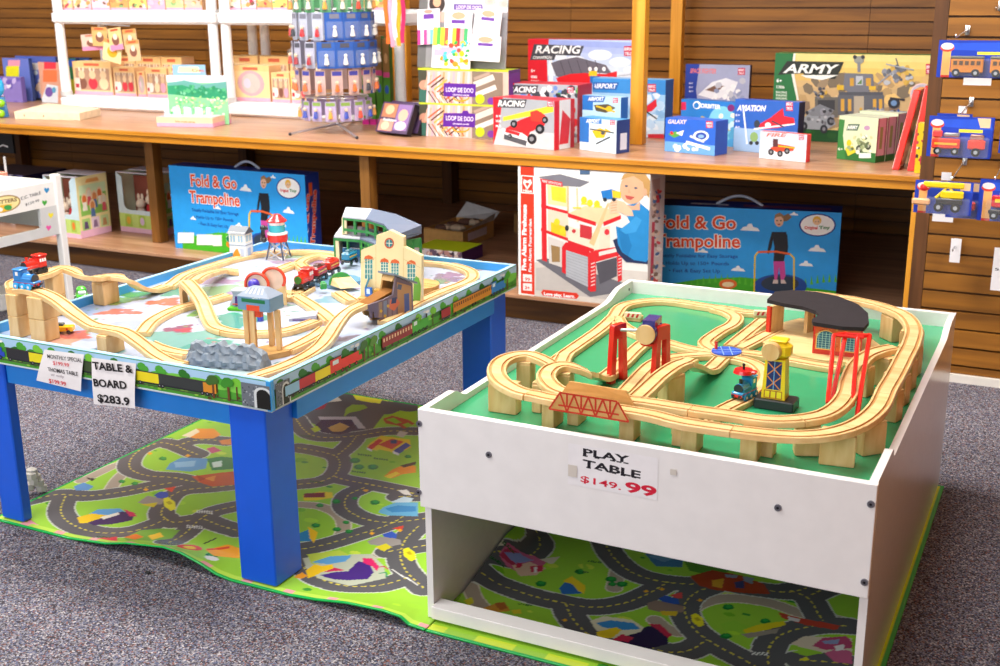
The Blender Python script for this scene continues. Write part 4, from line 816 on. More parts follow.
# --- flat wooden board, colouring packs, round blue toy
P = PZ(15,119,ZC); Q = PZ(80,120.5,ZC); T = PZ(101,115.5,ZC); S = PZ(48,110,ZC); mb = MB()
v = [P, Q, T, S]; mb.add([p for p in v]+[p+Vector((0,0,.036)) for p in v], [(0,3,2,1),(4,5,6,7),(0,1,5,4),(1,2,6,5),(2,3,7,6),(3,0,4,7)], '#ead6b8', 'matt')
for k in (.15,.45): p = P.lerp(Q,k)+Vector((0,-.0005,.018)); mb.cyl(p, p+Vector((0,.001,0)), .005, col='#8a7458')
tag(mb.build('wooden_tray', bevel=.003), 'flat pale wooden puzzle tray lying left on the counter', 'tray')
for i, (u0, u1, v0, y, h_, cc, lb) in enumerate(((7,33,58,5.02,0,'#6878c8','colouring pack with a yellow and red panel, far left'),(20,60,56,5.08,0,'#5868b8','blue colouring pack standing second from the left'),(42,66,62,4.99,0,'#d8a088','colouring pack with a red and orange header, beside the rack leg'),(63,80,58,5.35,0,'#2c7848','green and blue book standing behind the left rack leg'),(78,93,58,5.40,0,'#2c5888','dark green and blue book, right one behind the rack leg'))):
    A = PY(u0,100,y); B = PY(u1,100,y); zt = PY(u0,v0,y).z; c = Carton((A.x,y,ZC),(B.x,y,ZC),zt-ZC,.025,side='#38487c',top='#4858b0',front=cc,lean=0); a = c.f
    if i == 0: a.rect(8,60,20,66,'#e898b0'); a.rect(6,66,19,78,'#e8e020'); a.poly([(11,80),(18,78),(11,100),(6,98)],'#d83848'); a.poly([(20,78),(24,78),(18,96),(15,94)],'#e8d020')
    if i == 1: a.rect(20,57,31,64,'#4868d0'); a.rect(20,65,31,75,'#30a070'); a.ell(29,84,6,4.6,'#3858b8'); a.ell(29,84,4.8,2.8,'#f0f0f8'); a.ell(31,94,6,6,'#7080d0'); a.ell(30,93,3,3,'#d04860'); a.rect(32,63,42,70,'#c8c0bc'); a.blobs(33,72,45,100,['#e8a060','#e0c0a8','#c0c8d0'],12,2,4,2); a.fr(0,0,1,.05,'#303848')
    if i == 2: a.rect(44,62,56,69,'#e03848'); a.rect(43,70,57,82,'#e87848'); a.poly([(40,103),(47,84),(58,86),(58,104)],'#e0e8f0'); a.ell(49,92,4,5,'#7858a8'); a.ell(54,90,2,3,'#58a0c8'); a.rect(38,103,60,106,'#38b0a0')
    if i > 2: a.fr(0,.0,1,.45,'#b8b020' if i == 3 else '#3c8c50'); a.ell(u0+9,63,4,4,'#3058c0')
    c.done('activity_book' if i > 2 else 'colouring_pack', lb, 'book' if i > 2 else 'pack')
P = PZ(2,117,ZC); mb = MB(); x, y = P.x-.02, P.y
mb.sph((x,y,ZC+.15),.055,'#28a0e0','gloss',14,(1,.55,1)); mb.cyl((x,y,ZC+.0),(x,y,ZC+.10),.05,.04,14,'#3888d0'); 
for s_ in (-1,1): mb.sph((x+s_*.018,y-.031,ZC+.16),.008,'#2040a0','gloss',8)
mb.tube([(x-.02,y-.034,ZC+.135),(x,y-.036,ZC+.128),(x+.02,y-.034,ZC+.135)],.003,col='#2040a0')
for dx, cc in ((-.05,'#90c820'),(.02,'#e87020'),(.06,'#88c820')): mb.sph((x+dx,y-.03,ZC+.072),.02,cc,'gloss',10)
mb.sph((x+.055,y-.035,ZC+.0215),.021,'#90d020','gloss',10); mb.sph((x+.0,y-.04,ZC+.0215),.021,'#8840b8','gloss',10)
tag(mb.build('stacking_toy', smooth=50), 'round blue smiling baby toy at the far left edge of the counter', 'toy')
c = carton_y(-14,20,76,4.93,ZC,.03,side='#7060a8',top='#7060a8',front='#8878c0'); c.f.blobs(0,76,20,110,['#c0b0e0','#e8e0f0','#6858b0'],16,2,4,4); c.done('colouring_pack','lilac pack behind the round blue toy at the far left','pack')
# --- wire spinning stand with rings of hanging figurine packs
PX0 = PY(341,60,4.5); cx, cy = PY(335,122,4.42).x, 4.44
o = thing('spinner_stand', 'white wire spinning stand full of small figurine packs', 'display stand', (cx, cy, ZC))
mb = MB(); mb.tube([(cx, cy, ZC+.022), (cx, cy, 1.5)], .005, col='#d8d8dc', mat='metal'); mb.build('pole', o, smooth=60)
for (u, v) in ((290,134.5),(357,138),(352,121),(308,119)):
    f = PZ(u, v, ZC+.006); mb = MB(); mb.tube([(cx, cy, ZC+.03), (f.x, f.y, ZC+.007)], .0055, col='#d0d0d6', mat='metal'); mb.sph((f.x, f.y, ZC+.0075), .0075, '#303036', 'paint', 8); mb.build('foot', o, smooth=60)
tiers = ((118.0,.155,.085,'#b8a8d0'),(92.0,.175,.105,'#c8a8a0'),(66,.185,.11,'#b0b0c4'),(39,.175,.115,'#b4b8cc'),(12,.17,.10,'#589868'))
for k, (vb, rad, ph, bc) in enumerate(tiers):
    zb = PY(335, vb, cy).z; zt = zb+ph+.012
    mb = MB(); n = 24; mb.tube([(cx+rad*.9*math.cos(2*PI*i/n), cy+rad*.9*math.sin(2*PI*i/n), zt) for i in range(n+1)], .003, col='#e0e0e4', mat='metal')
    for i in range(4): t = PI/4+PI/2*i; mb.tube([(cx, cy, zt), (cx+rad*.9*math.cos(t), cy+rad*.9*math.sin(t), zt)], .0025)
    mb.build('wire_ring', o, smooth=60)
    fig = [('#3c50b0','#88a850'),('#e07030','#4848a0'),('#a83038','#50505c'),('#d02830','#787888'),('#e8e0d0','#2c9048')][k]
    NP = 15
    for i in range(NP):
        t = -PI/2+2*PI*(i+.5*(k % 2))/NP; px_, py_ = cx+rad*math.cos(t), cy+rad*math.sin(t); M = xf((px_, py_, zb), t+PI/2)
        big = k in (2, 3) and math.cos(t) > .3
        mb = MB(); mb.M = M; wd = .086 if big else .048; mb.box((-wd/2, 0, 0), (wd/2, .002, ph), '#2c58a8' if big else bc, 'print')
        mb.cbox((0, -.009, ph*.38), (wd*.8, .016, ph*.6), '#e8ecf4', 'clear', .003)
        fc = ('#f0ece4' if big else (fig[0], '#d84830', '#34343c', '#e8a040')[(i*7+k) % 4 if i % 2 else 0]); mb.lathe([(.001,.0),(.011,.004),(.007,.03),(.001,.034)], (0,-.009,ph*.12), 8, fc, 'matt'); mb.sph((0,-.009,ph*.12+.04), .008, '#e8c8a8' if not big else '#f0ece4', 'matt', 8)
        mb.box((-.02,-.0005,ph*.78),(.02,0,ph*.95),fig[1],'print')
        p_ = mb.build('figurine_pack', smooth=40)
        tag(p_, 'small clear figurine pack hung on the %s ring of the spinning wire stand' % ('lowest', 'second lowest', 'middle', 'second highest', 'topmost')[k], 'figurine pack', 'figurine packs on the %s ring' % ('lowest', 'second lowest', 'middle', 'second highest', 'topmost')[k])
# --- tall green packs behind the stand, ribbons on the post
for i in range(4):
    u0 = 362+7.4*i; A = PY(u0,110,4.70); B = PY(u0+6.6,110,4.70); zt = PY(u0,36+3*(i % 2),4.70).z
    c = Carton((A.x,4.70,ZC),(B.x,4.70,ZC),zt-ZC,.03,side='#386820',top='#a88048',front='#4c8a28'); c.f.fr(0,.62,1,1,'#8a6838'); c.f.fr(0,.56,1,.62,'#c84888'); c.f.fe(.5,.42,.3,.05,'#2858b0'); c.f.fr(0,0,1,.07,'#d02890'); c.f.fe(.5,.78,.25,.06,'#c8a070')
    c.done('bracelet_pack', ('leftmost', 'second', 'third', 'rightmost')[i]+' tall slim green craft pack between the wire stand and wooden post', 'packet', 'tall slim green packs')
for i, (u, v1, cc) in enumerate(((386,44,'#e87030'),(390,47,'#f0a0b8'),(394,40,'#f4f0e8'),(398,46,'#e8a030'),(402,43,'#c03060'))):
    p = PY(u, 0, 4.44); z1 = PY(u, v1, 4.44).z; mb = MB(); pts = [(p.x+.006*math.sin(j*.9+i), 4.44+.004*math.cos(j+i), z1+(1.36-z1)*j/9) for j in range(10)]
    for a_, b_ in zip(pts[:-1], pts[1:]): mb.add([(a_[0]-.01,a_[1],a_[2]),(a_[0]+.01,a_[1],a_[2]),(b_[0]+.01,b_[1],b_[2]),(b_[0]-.01,b_[1],b_[2])],[(0,1,2,3)],cc,'matt'); mb.add([(a_[0]-.01,a_[1]+.002,a_[2]),(a_[0]+.01,a_[1]+.002,a_[2]),(b_[0]+.01,b_[1]+.002,b_[2]),(b_[0]-.01,b_[1]+.002,b_[2])],[(3,2,1,0)],cc,'matt')
    tag(mb.build('ribbon'), ('orange','pink','white','amber','crimson')[i]+' ribbon hanging beside the wooden post above the wire stand', 'ribbon', 'ribbons by the post')
# ================================================================== packs hung on the right slat wall
YW = 4.03
def hangpack(u0, v0, u1, v1, y, name, label, build, logo=True, yellow=True):
    A = PY(u0, v1, y); B = PY(u1, v1, y); T = PY(u0, v0, y); W = B.x-A.x; h_ = T.z-A.z
    o = thing(name, label, 'hanging toy pack', (A.x, y, A.z)); c = Carton((A.x, y, A.z), (B.x, y, A.z), h_, .004, side='#1c3c9c', top='#1c3c9c', front='#1a3cb4'); a = c.f
    a.plocal([(.02,h_*.92),(W-.01,h_*.96),(W,h_*.7),(.02,h_*.75)], '#2854d4')
    if logo:
        a.plocal([(.012,0),(.036,0),(.036,h_*.8),(.012,h_*.8)], '#f0b068'); a.plocal([(.012,0),(.036,0),(.036,h_*.06),(.012,h_*.06)], '#c83028')
        a.plocal([(.024+.02*math.cos(t), h_*.8+.012*math.sin(t)) for t in [2*PI*k/14 for k in range(14)]], '#d8402c'); a.plocal([(.024+.018*math.cos(t), h_*.84+.010*math.sin(t)) for t in [2*PI*k/14 for k in range(14)]], '#f4e4e4')
    if yellow: a.plocal([(W*.48,h_*.62),(W*.85,h_*.62),(W*.85,h_*.7),(W*.48,h_*.7)], '#e8dc48')
    a.plocal([(W-.035,h_*.75),(W-.008,h_*.75),(W-.008,h_*.98),(W-.045,h_*.98)], '#f0c8a0')
    c.done('card', '', '', parent=o)
    mb = MB(); mb.M = xf((A.x, y, A.z)); build(mb, W, h_); s_ = 1.28; c_ = Vector((A.x+W*.30, y-.001, A.z+.003)); mb.v = [Vector((c_.x+(p.x-c_.x)*s_, c_.y+(p.y-c_.y)*.9, c_.z+(p.z-c_.z)*s_)) for p in mb.v]; mb.build('toy', o, smooth=35)
    mb = MB(); mb.cbox((A.x+W*.58, y-.017, A.z+h_*.28), (W*.78, .033, h_*.5), '#ffffff', 'clear', .004); mb.build('blister', o)
    return o
def wheel(mb, x, z, r_, y=-.030, cc='#202228'): mb.cyl((x, y, z), (x, y+.004, z), r_, n=14, col=cc, mat='gloss'); mb.cyl((x, y-.0008, z), (x, y, z), r_*.45, n=10, col='#a0a4ac')
def coaches(mb, W, h_):
    for x0 in (.045, .045+.085):
        mb.cbox((x0+.036, -.018, h_*.27), (.07, .022, .032), '#c87818', 'paint', .002); mb.cbox((x0+.036, -.018, h_*.27+.018), (.073, .025, .006), '#6a6a60', 'paint', .002)
        for k in range(5): mb.cbox((x0+.011+.0125*k, -.0295, h_*.27+.006), (.008, .001, .009), '#4c3418', 'paint')
        wheel(mb, x0+.014, h_*.12, .009); wheel(mb, x0+.056, h_*.12, .009)
def firetruck(mb, W, h_):
    mb.cbox((.055, -.018, h_*.28), (.062, .022, .024), '#d83c28', 'gloss', .003); mb.cbox((.035, -.018, h_*.46), (.022, .02, .016), '#e04848', 'gloss', .003); mb.cbox((.066, -.018, h_*.45), (.035, .018, .009), '#b8b0b0', 'metal', .002)
    mb.cbox((.055, -.0295, h_*.28), (.05, .001, .005), '#e8a828', 'paint'); wheel(mb, .038, h_*.14, .009); wheel(mb, .076, h_*.14, .009)
    mb.cbox((.122, -.018, h_*.28), (.038, .022, .022), '#d84438', 'gloss', .003); mb.cbox((.122, -.018, h_*.42), (.03, .02, .012), '#c89890', 'metal', .002); wheel(mb, .122, h_*.14, .010)
def crane(mb, W, h_):
    mb.cbox((.09, -.018, h_*.34), (.058, .022, .014), '#2c2c30', 'gloss', .002); mb.cbox((.095, -.018, h_*.5), (.05, .02, .018), '#e8c818', 'gloss', .003); mb.cbox((.075, -.02, h_*.72), (.09, .012, .014), '#ecd020', 'gloss', .003)
    mb.tube([(.06,-.02,h_*.4),(.085,-.02,h_*.7),(.11,-.02,h_*.4)], .004, col='#e8c818'); mb.sph((.032,-.02,h_*.64), .009, '#d83028', 'gloss', 10); mb.cbox((.028, -.02, h_*.3), (.04, .02, .014), '#e0a878', 'paint', .003)
    wheel(mb, .068, h_*.2, .011); wheel(mb, .105, h_*.2, .011)
def redcar(mb, W, h_):
    mb.cbox((.06, -.018, h_*.4), (.045, .022, .028), '#c82830', 'gloss', .003); mb.cbox((.06, -.018, h_*.2), (.055, .02, .012), '#303034', 'gloss', .003); wheel(mb, .045, h_*.14, .010); wheel(mb, .075, h_*.14, .010); mb.cbox((.06, -.0295, h_*.42), (.03, .001, .008), '#e8c830', 'paint')
def tagwhite(u0, v0, u1, v1, y, label, name='price_card', txt=None):
    A = PY(u0, v1, y); B = PY(u1, v1, y); h_ = PY(u0, v0, y).z-A.z; mb = MB(); mb.box((A.x, y, A.z), (B.x, y+.001, A.z+h_), '#e9e4e6', 'print')
    a = Art(mb, (A.x, y, A.z), (1, 0, 0), (0, 0, 1), B.x-A.x, h_)
    if txt: a.text(txt, (u0+1.5, (v0+v1)/2+2), (u1-1, (v0+v1)/2+2), 2.6, '#3a3a44')
    o = tag(mb.build(name), label, 'price card'); return o
def hook(u, v, y1, label):
    p = PY(u, v, y1); mb = MB(); mb.tube([(p.x, YW+.0-.001, p.z+.01), (p.x, y1-.03, p.z), (p.x, y1-.04, p.z+.008)], .0022, col='#d8d8dc', mat='metal'); mb.cbox((p.x, YW-.004, p.z+.01), (.014, .006, .03), '#d8d8dc', 'metal', .001)
    return tag(mb.build('wall_hook', smooth=50), label, 'hook')
hangpack(936,40,1018,77,3.80,'train_coach_pack','blue blister pack of two orange toy coaches, highest on the slat wall',coaches)
hangpack(926,115.5,990,156,3.80,'fire_engine_pack','blue blister pack with red toy fire engine on the slat wall',firetruck)
hangpack(934,113,969,150,3.90,'toy_pack','blue blister pack just behind the fire engine pack',lambda mb,W,h_: mb.cbox((W*.5,-.015,h_*.3),(W*.5,.02,.02),'#c83838','gloss',.003),False,False)
hangpack(971,117,991,157,3.93,'toy_pack','rearmost blue blister pack right of the fire engine pack',lambda mb,W,h_: mb.cbox((W*.5,-.015,h_*.3),(W*.6,.02,.02),'#b04848','gloss',.003),False,False)
hangpack(913,179.5,971,212,3.72,'crane_pack','blue blister pack with yellow toy crane wagon, low on the slat wall',crane)
hangpack(945,181,979,217,3.84,'toy_pack','blue blister pack behind the yellow crane pack',lambda mb,W,h_: mb.cbox((W*.5,-.015,h_*.3),(W*.5,.02,.02),'#c83030','gloss',.003),False,False)
hangpack(976.5,178.5,1020,220,3.80,'red_wagon_pack','blue blister pack with dark red toy wagon at the right picture edge',redcar)
hangpack(998,122,1030,153,3.82,'toy_pack','blue blister pack cut off by the right picture edge, beside the fire engines',redcar,False,False)
tagwhite(963,70,991,85,3.93,'blank white price card hung below the toy coaches pack')
tagwhite(958,106,966.5,113,3.98,'tiny white tag above the fire engine pack')
tagwhite(932,204,953,221,3.98,'white price card showing below the yellow crane pack')
tagwhite(941,172,951,180,3.98,'small white tag above the yellow crane pack')
tagwhite(949,238,959.5,262,3.99,'narrow white price tag alone on the lower slats')
tagwhite(990,247,1012,290,3.98,'large white handwritten price card at the right picture edge', txt='15.99')
hook(957,37,3.74,'metal hook holding the toy coaches pack'); hook(962,113,3.76,'metal hook holding the fire engine pack'); hook(953,178,3.70,'metal hook holding the yellow crane pack')
hook(954,249,3.97,'short bare metal hook on the narrow white tag'); hook(996,178,3.77,'metal hook holding the dark red wagon pack'); hook(997,10,3.9,'bare metal hook at the top right of the slat wall')
# ================================================================== white play table
TX0, TX1, TY0, TY1, TH = -1.1267, -.2443, 1.8987, 3.099, .4759
ZW = .440                     # top of the green play board
PT = .016
wt = thing('play_table', 'white play table with green board, tall front panel and open base', 'play table', ((TX0+TX1)/2, (TY0+TY1)/2, 0))
WC = '#e9e5e4'
mb = MB(); mb.box((TX0, TY0, .2652), (TX1, TY0+PT, TH), WC, 'paint'); mb.build('front_panel', wt, bevel=.0015)
mb = MB(); mb.box((TX0+PT, TY1-PT, .2652), (TX1-PT, TY1, TH), WC, 'paint'); mb.build('back_panel', wt, bevel=.0015)
def side(x0, x1, nm):
    L = TY1-TY0-2*PT*0; lo = TH-.022
    q = [(TY0+PT+.0005, .0062), (TY1, .0062), (TY1, TH)]
    n = 8; yb = TY1-.10
    q += [(yb-.0, TH)] + [(yb-.11*i/n, TH-(TH-lo)*(1-math.cos(PI*i/n))/2) for i in range(1, n+1)]
    q += [(TY0+.205, lo), (TY0+.195, lo+.004), (TY0+.185, TH-.004), (TY0+.175, TH), (TY0+PT+.0005, TH)] if nm == 'r' else [(TY0+.12+.06*(n-i)/n, lo+(TH-lo)*(1-math.cos(PI*i/n))/2) for i in range(n+1)]+[(TY0+PT+.0005, TH)]
    mb = MB(); mb.yz(q, x0, x1, WC, 'gloss'); return mb.build('side_panel', wt, bevel=.0012)
side(TX0+.0015, TX0+PT, 'l'); side(TX1-PT, TX1-.0015, 'r')
mb = MB(); mb.box((TX0+PT, TY0+PT, ZW-.012), (TX1-PT, TY1-PT, ZW), '#2c9c6a', 'gloss'); b_ = mb.build('play_board', wt); b_['label'] = 'glossy green painted board'
mb = MB(); mb.box((TX0+PT+.0005, TY0+.004, .012), (TX1-PT-.0005, TY0+.045, .040), WC, 'paint'); mb.build('bottom_rail', wt, bevel=.0015)
mb = MB(); mb.box((TX0+PT+.0005, TY1-PT, .012), (TX1-PT-.0005, TY1, .06), WC, 'paint'); mb.build('bottom_rail', wt, bevel=.0015)
for (u, v) in ((489,454.5),(778,507.5),(871,504),(864.5,582),(419.5,423.5),(419,492)):
    p = PY(u, v, TY0); mb = MB(); mb.cyl((p.x, TY0-.003, p.z), (p.x, TY0+.001, p.z), .0062, .0066, 14, '#8c8c94', 'metal'); mb.cyl((p.x, TY0-.0034, p.z), (p.x, TY0-.0029, p.z), .0026, .0026, 6, '#202024', 'matt'); mb.build('bolt', wt, smooth=40)
mb = MB(); p = PX(632, 292, TX0+PT); mb.cyl((TX0+PT, TY1-.04, TH-.02), (TX0+PT+.001, TY1-.04, TH-.02), .004, col='#505054', mat='matt'); mb.build('screw', wt)
# price sign taped on the front panel
A = PY(568,478,TY0-.0012); B = PY(657,503.5,TY0-.0012); T = PY(568,443,TY0-.0012)
o = thing('price_sign', 'paper sign reading PLAY TABLE $149.99 taped on the white front panel', 'sign', tuple(A))
mb = MB(); a = Art(mb, (A.x, TY0-.0006, A.z-.012), (1,0,0), (0,0,1), B.x-A.x, T.z-A.z+.012, 1)
mb.add([(A.x,TY0-.0006,A.z-.012),(B.x,TY0-.0006,A.z-.012),(B.x,TY0-.0006,T.z),(A.x,TY0-.0006,T.z)],[(0,1,2,3)],'#eae6e8','print')
def slab(t, p0, p1, h_, col):
    a.text(t, p0, p1, h_, col, bold=.035)
slab('PLAY', (583,455), (629.5,463), 6.6, '#18141c'); slab('TABLE', (582.5,466), (640.5,478.5), 6.8, '#18141c')
# slab serifs on the capitals
def serif(u0, v0, w_): a.line([(u0-w_/2, v0-.2), (u0+w_/2, v0+w_*.17)], 1.3, '#18141c')
for u, v in ((585.2,455.6),(597,457.8),(612.6,460.4),(619,461.6),(626,462.8)): serif(u, v, 5)
for u, v in ((588.6,467.4),(600,469.6),(609,471.6),(614,472.8),(623,475),(634,477)): serif(u, v, 4.6)
a.text('$149.', (580.5,481.5), (621,490), 6.2, '#d01838', bold=.015); slab('99', (625,491), (656.5,497), 9.6, '#d01838')
mb.build('paper', o)
for (u0, v0, u1, v1) in ((568,466,577,476),(670,470,676.5,474.5)):
    P0 = PY(u0, v1, TY0-.0018); P1 = PY(u1, v0, TY0-.0018); mb = MB(); mb.box((P0.x, TY0-.0018, P0.z), (P1.x, TY0-.0016, P1.z), '#cfc6bc', 'print'); mb.build('tape', o)
# ------------------------------------------------------------------ wooden railway
TP = [(-.020,.0008),(-.0192,0),(.0192,0),(.020,.0008),(.020,.0108),(.0188,.012),(.0158,.012),(.0152,.009),(.0102,.009),(.0096,.012),(-.0096,.012),(-.0102,.009),(-.0152,.009),(-.0158,.012),(-.0188,.012),(-.020,.0108)]
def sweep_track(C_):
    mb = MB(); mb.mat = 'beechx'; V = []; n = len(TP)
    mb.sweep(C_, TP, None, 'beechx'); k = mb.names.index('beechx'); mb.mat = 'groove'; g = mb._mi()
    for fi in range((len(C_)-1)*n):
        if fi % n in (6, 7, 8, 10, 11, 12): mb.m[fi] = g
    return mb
def path_px(pts): return [PZ(u, v, z) for u, v, z in pts]
def track(pts, label, group=None, nm='track_piece', world=False, step=.012):
    """pts: photo pixels of the centre line on the track's top face with the height of that face"""
    P = [Vector(p) for p in pts] if world else path_px(pts)
    C_ = [p-Vector((0, 0, .012)) for p in catmull(P, step)]
    # keep a hair of play at each end
    d0 = (C_[1]-C_[0]).normalized()*.0006; d1 = (C_[-2]-C_[-1]).normalized()*.0008; C_[0] = C_[0]+d0; C_[-1] = C_[-1]+d1
    mb = sweep_track(C_)
    o = mb.build(nm, smooth=28); tag(o, label, 'toy track', group); return o
def split(pts, cuts, labels, group=None, world=False):
    """one swept line cut into pieces at fractions cuts"""
    P = catmull([Vector(p) for p in pts] if world else path_px(pts), .006); L = [0]
    for a, b in zip(P[:-1], P[1:]): L.append(L[-1]+(b-a).length)
    cs = [0]+list(cuts)+[1]
    for i, lb in enumerate(labels):
        l0, l1 = cs[i]*L[-1], cs[i+1]*L[-1]
        def at_(l):
            for k in range(len(P)-1):
                if L[k+1] >= l: t = (l-L[k])/max(L[k+1]-L[k], 1e-9); return P[k].lerp(P[k+1], t)
            return P[-1]
        n_ = max(3, int((l1-l0)/.012)); seg = [at_(l0+(l1-l0)*k/n_) for k in range(n_+1)]
        C_ = [p-Vector((0, 0, .012)) for p in seg]
        d0 = (C_[1]-C_[0]).normalized()*.0006; d1 = (C_[-2]-C_[-1]).normalized()*.0008; C_[0] = C_[0]+d0; C_[-1] = C_[-1]+d1
        mb = sweep_track(C_); tag(mb.build('track_piece', smooth=28), lb, 'toy track', group)
UZ = ZW+.0655+.012; GZ = ZW+.0125         # heights of the raised and of the ground-level track tops
def pillar(u, v, label, rz=0, wd=.062, dp=.030, z0=None, hh=.065, centre=False):
    """support block: (u,v) photo pixel of its front bottom centre"""
    z0 = ZW+.0003 if z0 is None else z0
    p = PZ(u, v, z0); n = Vector((math.sin(rz), -math.cos(rz), 0)); c = p if centre else p-n*(dp/2)
    mb = MB(); mb.M = xf((c.x, c.y, z0), rz); mb.cbox((0, 0, hh*.46), (wd, dp, hh*.92), None, 'beech', .0015); mb.cbox((0, 0, hh*.96), (wd*.97, dp*.9, hh*.08), None, 'beech', .001)
    return tag(mb.build('support_block', smooth=30), label, 'support block')
# raised outer loop
outer = [(552,362.5,UZ-.012),(540,356.5,UZ-.003),(527,353,UZ),(511,355,UZ),(500,361,UZ),(496.5,371,UZ),(503,381,UZ),(520,390,UZ),(537,393.5,UZ),(550,396.5,UZ),(600,404.5,UZ),(650,412.5,UZ),(680,420,UZ),(715,425.5,UZ),(749,430,UZ),(780,433,UZ),(809,433.5,UZ),(836,430,UZ),(860,421,UZ),(878,406,UZ),(887,388,UZ),(893,378,UZ),(899,367,UZ),(905,355,UZ),(911,343,UZ),(914,328,UZ),(905,314.5,UZ),(884,305.5,UZ),(860,299.5,UZ),(842,296.5,UZ),(815,293,UZ),(790,292,UZ-.004)]
split(outer, (.075,.17,.25,.36,.46,.56,.64,.72,.80,.885,.945), ['sloping raised track end at the far left of the white table loop','tight left curve of the raised outer loop on the white table','raised outer track curving toward the red truss','raised outer track running through the red truss bridge','raised outer straight just right of the red truss','raised outer straight at the front below the yellow crane','raised outer front right corner curve','raised outer track on the right side in front','raised outer track alongside the red gate','right back switch section of the raised outer loop','raised back right curve beside the black roof','last raised track slipping behind the black roof'], 'raised outer loop on the white table')
# raised inner loop
inner = [(590,371.5,UZ-.02),(577,366,UZ-.006),(563,363.5,UZ),(551,367,UZ),(546,376,UZ),(554,386,UZ),(569,391.5,UZ),(590,394,UZ),(620,397.5,UZ),(650,401,UZ),(675,405,UZ),(705,409.5,UZ),(735,413.5,UZ),(766,418,UZ),(795,418,UZ),(822,413.5,UZ),(838,404.5,UZ),(847,392.5,UZ),(850,380,UZ),(856,366,UZ),(866,355,UZ),(880,349,UZ),(895,346,UZ)]
split(inner, (.1,.26,.40,.56,.70,.84), ['raised inner track end that slopes down at left','tight left curve of the raised inner loop','raised inner track passing behind the red truss','raised inner straight left of the yellow crane','raised inner straight in front of the yellow crane','raised inner front right curve','raised inner track running through the red gate'], 'raised inner loop on the white table')
# descents to the board
track([(552,362.5,UZ-.012),(560,362.5,UZ-.045),(563,357,GZ+.008),(566,352,GZ)], 'left descending track of the outer loop reaching the green board')
track([(590,371.5,UZ-.02),(600,375.5,UZ-.047),(608,373,GZ+.006),(615,367.5,GZ)], 'left descending track of the inner loop reaching the green board')
track([(615,367.5,GZ),(624,360,GZ),(634,350,GZ),(645,341,GZ),(655,336,GZ)], 'ground track passing behind the left foot of the red tower')
split([(552,362,GZ),(575,346,GZ),(600,328.5,GZ),(614,316,GZ)], (.5,), ['long ground straight near the left rim, front half','long ground straight near the left rim, back half'])
# raised branch from the junction up right and down to the turntable
track([(636,397,UZ),(646,388,UZ),(660,375,UZ),(676,364,UZ),(686,360.5,UZ)], 'raised branch track right of the red tower foot')
track([(686,360.5,UZ),(694,363.5,UZ-.018),(703,368,UZ-.048),(711,367,GZ+.006),(717,362,GZ),(722,357,GZ)], 'curved ramp from the raised branch down to the blue turntable')
# ground level round the back
split([(614,316,GZ),(622,305.5,GZ),(639,301,GZ),(660,299.5,GZ),(680,301,GZ),(705,305,GZ),(729,308,GZ),(745,311,GZ),(765,312,GZ)], (.28,.55,.8), ['back left corner curve of the ground loop','ground track along the back rim, left part','ground track along the back rim, middle part','ground track running behind the black roofed shed'])
track([(714,307,GZ),(728,311,GZ),(736,316.5,GZ),(733,323,GZ),(722,329,GZ)], 'S-curve ground track bending down from the back rim')
track([(722,329,GZ),(712,335.5,GZ),(706,341,GZ),(708,345.5,GZ),(716,349,GZ)], 'short ground curve feeding the turntable from behind')
track([(617,316,GZ),(621,323,GZ),(632,330,GZ),(645,335,GZ),(655,338,GZ)], 'ground curve behind the red tower near the bumper')
track([(655,338,GZ),(669,342,GZ),(683,346,GZ),(697,349,GZ),(712,351,GZ)], 'ground track between red tower and blue turntable')
track([(625,391,GZ),(637,378,GZ),(650,365,GZ),(662,358,GZ)], 'ground track under the red tower, left lane')
track([(645,393,GZ),(662,378,GZ),(680,364,GZ),(691,357.5,GZ)], 'ground track under the red tower, right lane')
track([(662,358,GZ),(676,355.5,GZ),(692,354,GZ),(711,353,GZ)], 'ground track entering the turntable from the left front')
track([(731,345,GZ),(744,334.5,GZ),(756,325,GZ),(764,318.5,GZ)], 'stub track from the turntable to the striped bumper')
track([(742,351,GZ),(760,353.5,GZ),(790,358.5,GZ),(815,363,GZ),(842,367,GZ)], 'ground track along the front of the shed')
track([(740,347,GZ),(752,341,GZ),(765,334,GZ),(778,328,GZ)], 'ground track entering the black roofed shed')
track([(734,357,GZ),(748,360,GZ),(760,366,GZ),(765,376,GZ),(759,387,GZ)], 'ground curve between turntable and yellow crane')
split([(759,387,GZ),(746,397,GZ),(728,406,GZ),(705,418,GZ),(680,431,GZ)], (.45,), ['ground track under the small blue engine','ground track passing below the raised front tracks'])
track([(895,372,GZ),(868,365,GZ),(846,362,GZ)], 'ground track hidden right of the red gate')
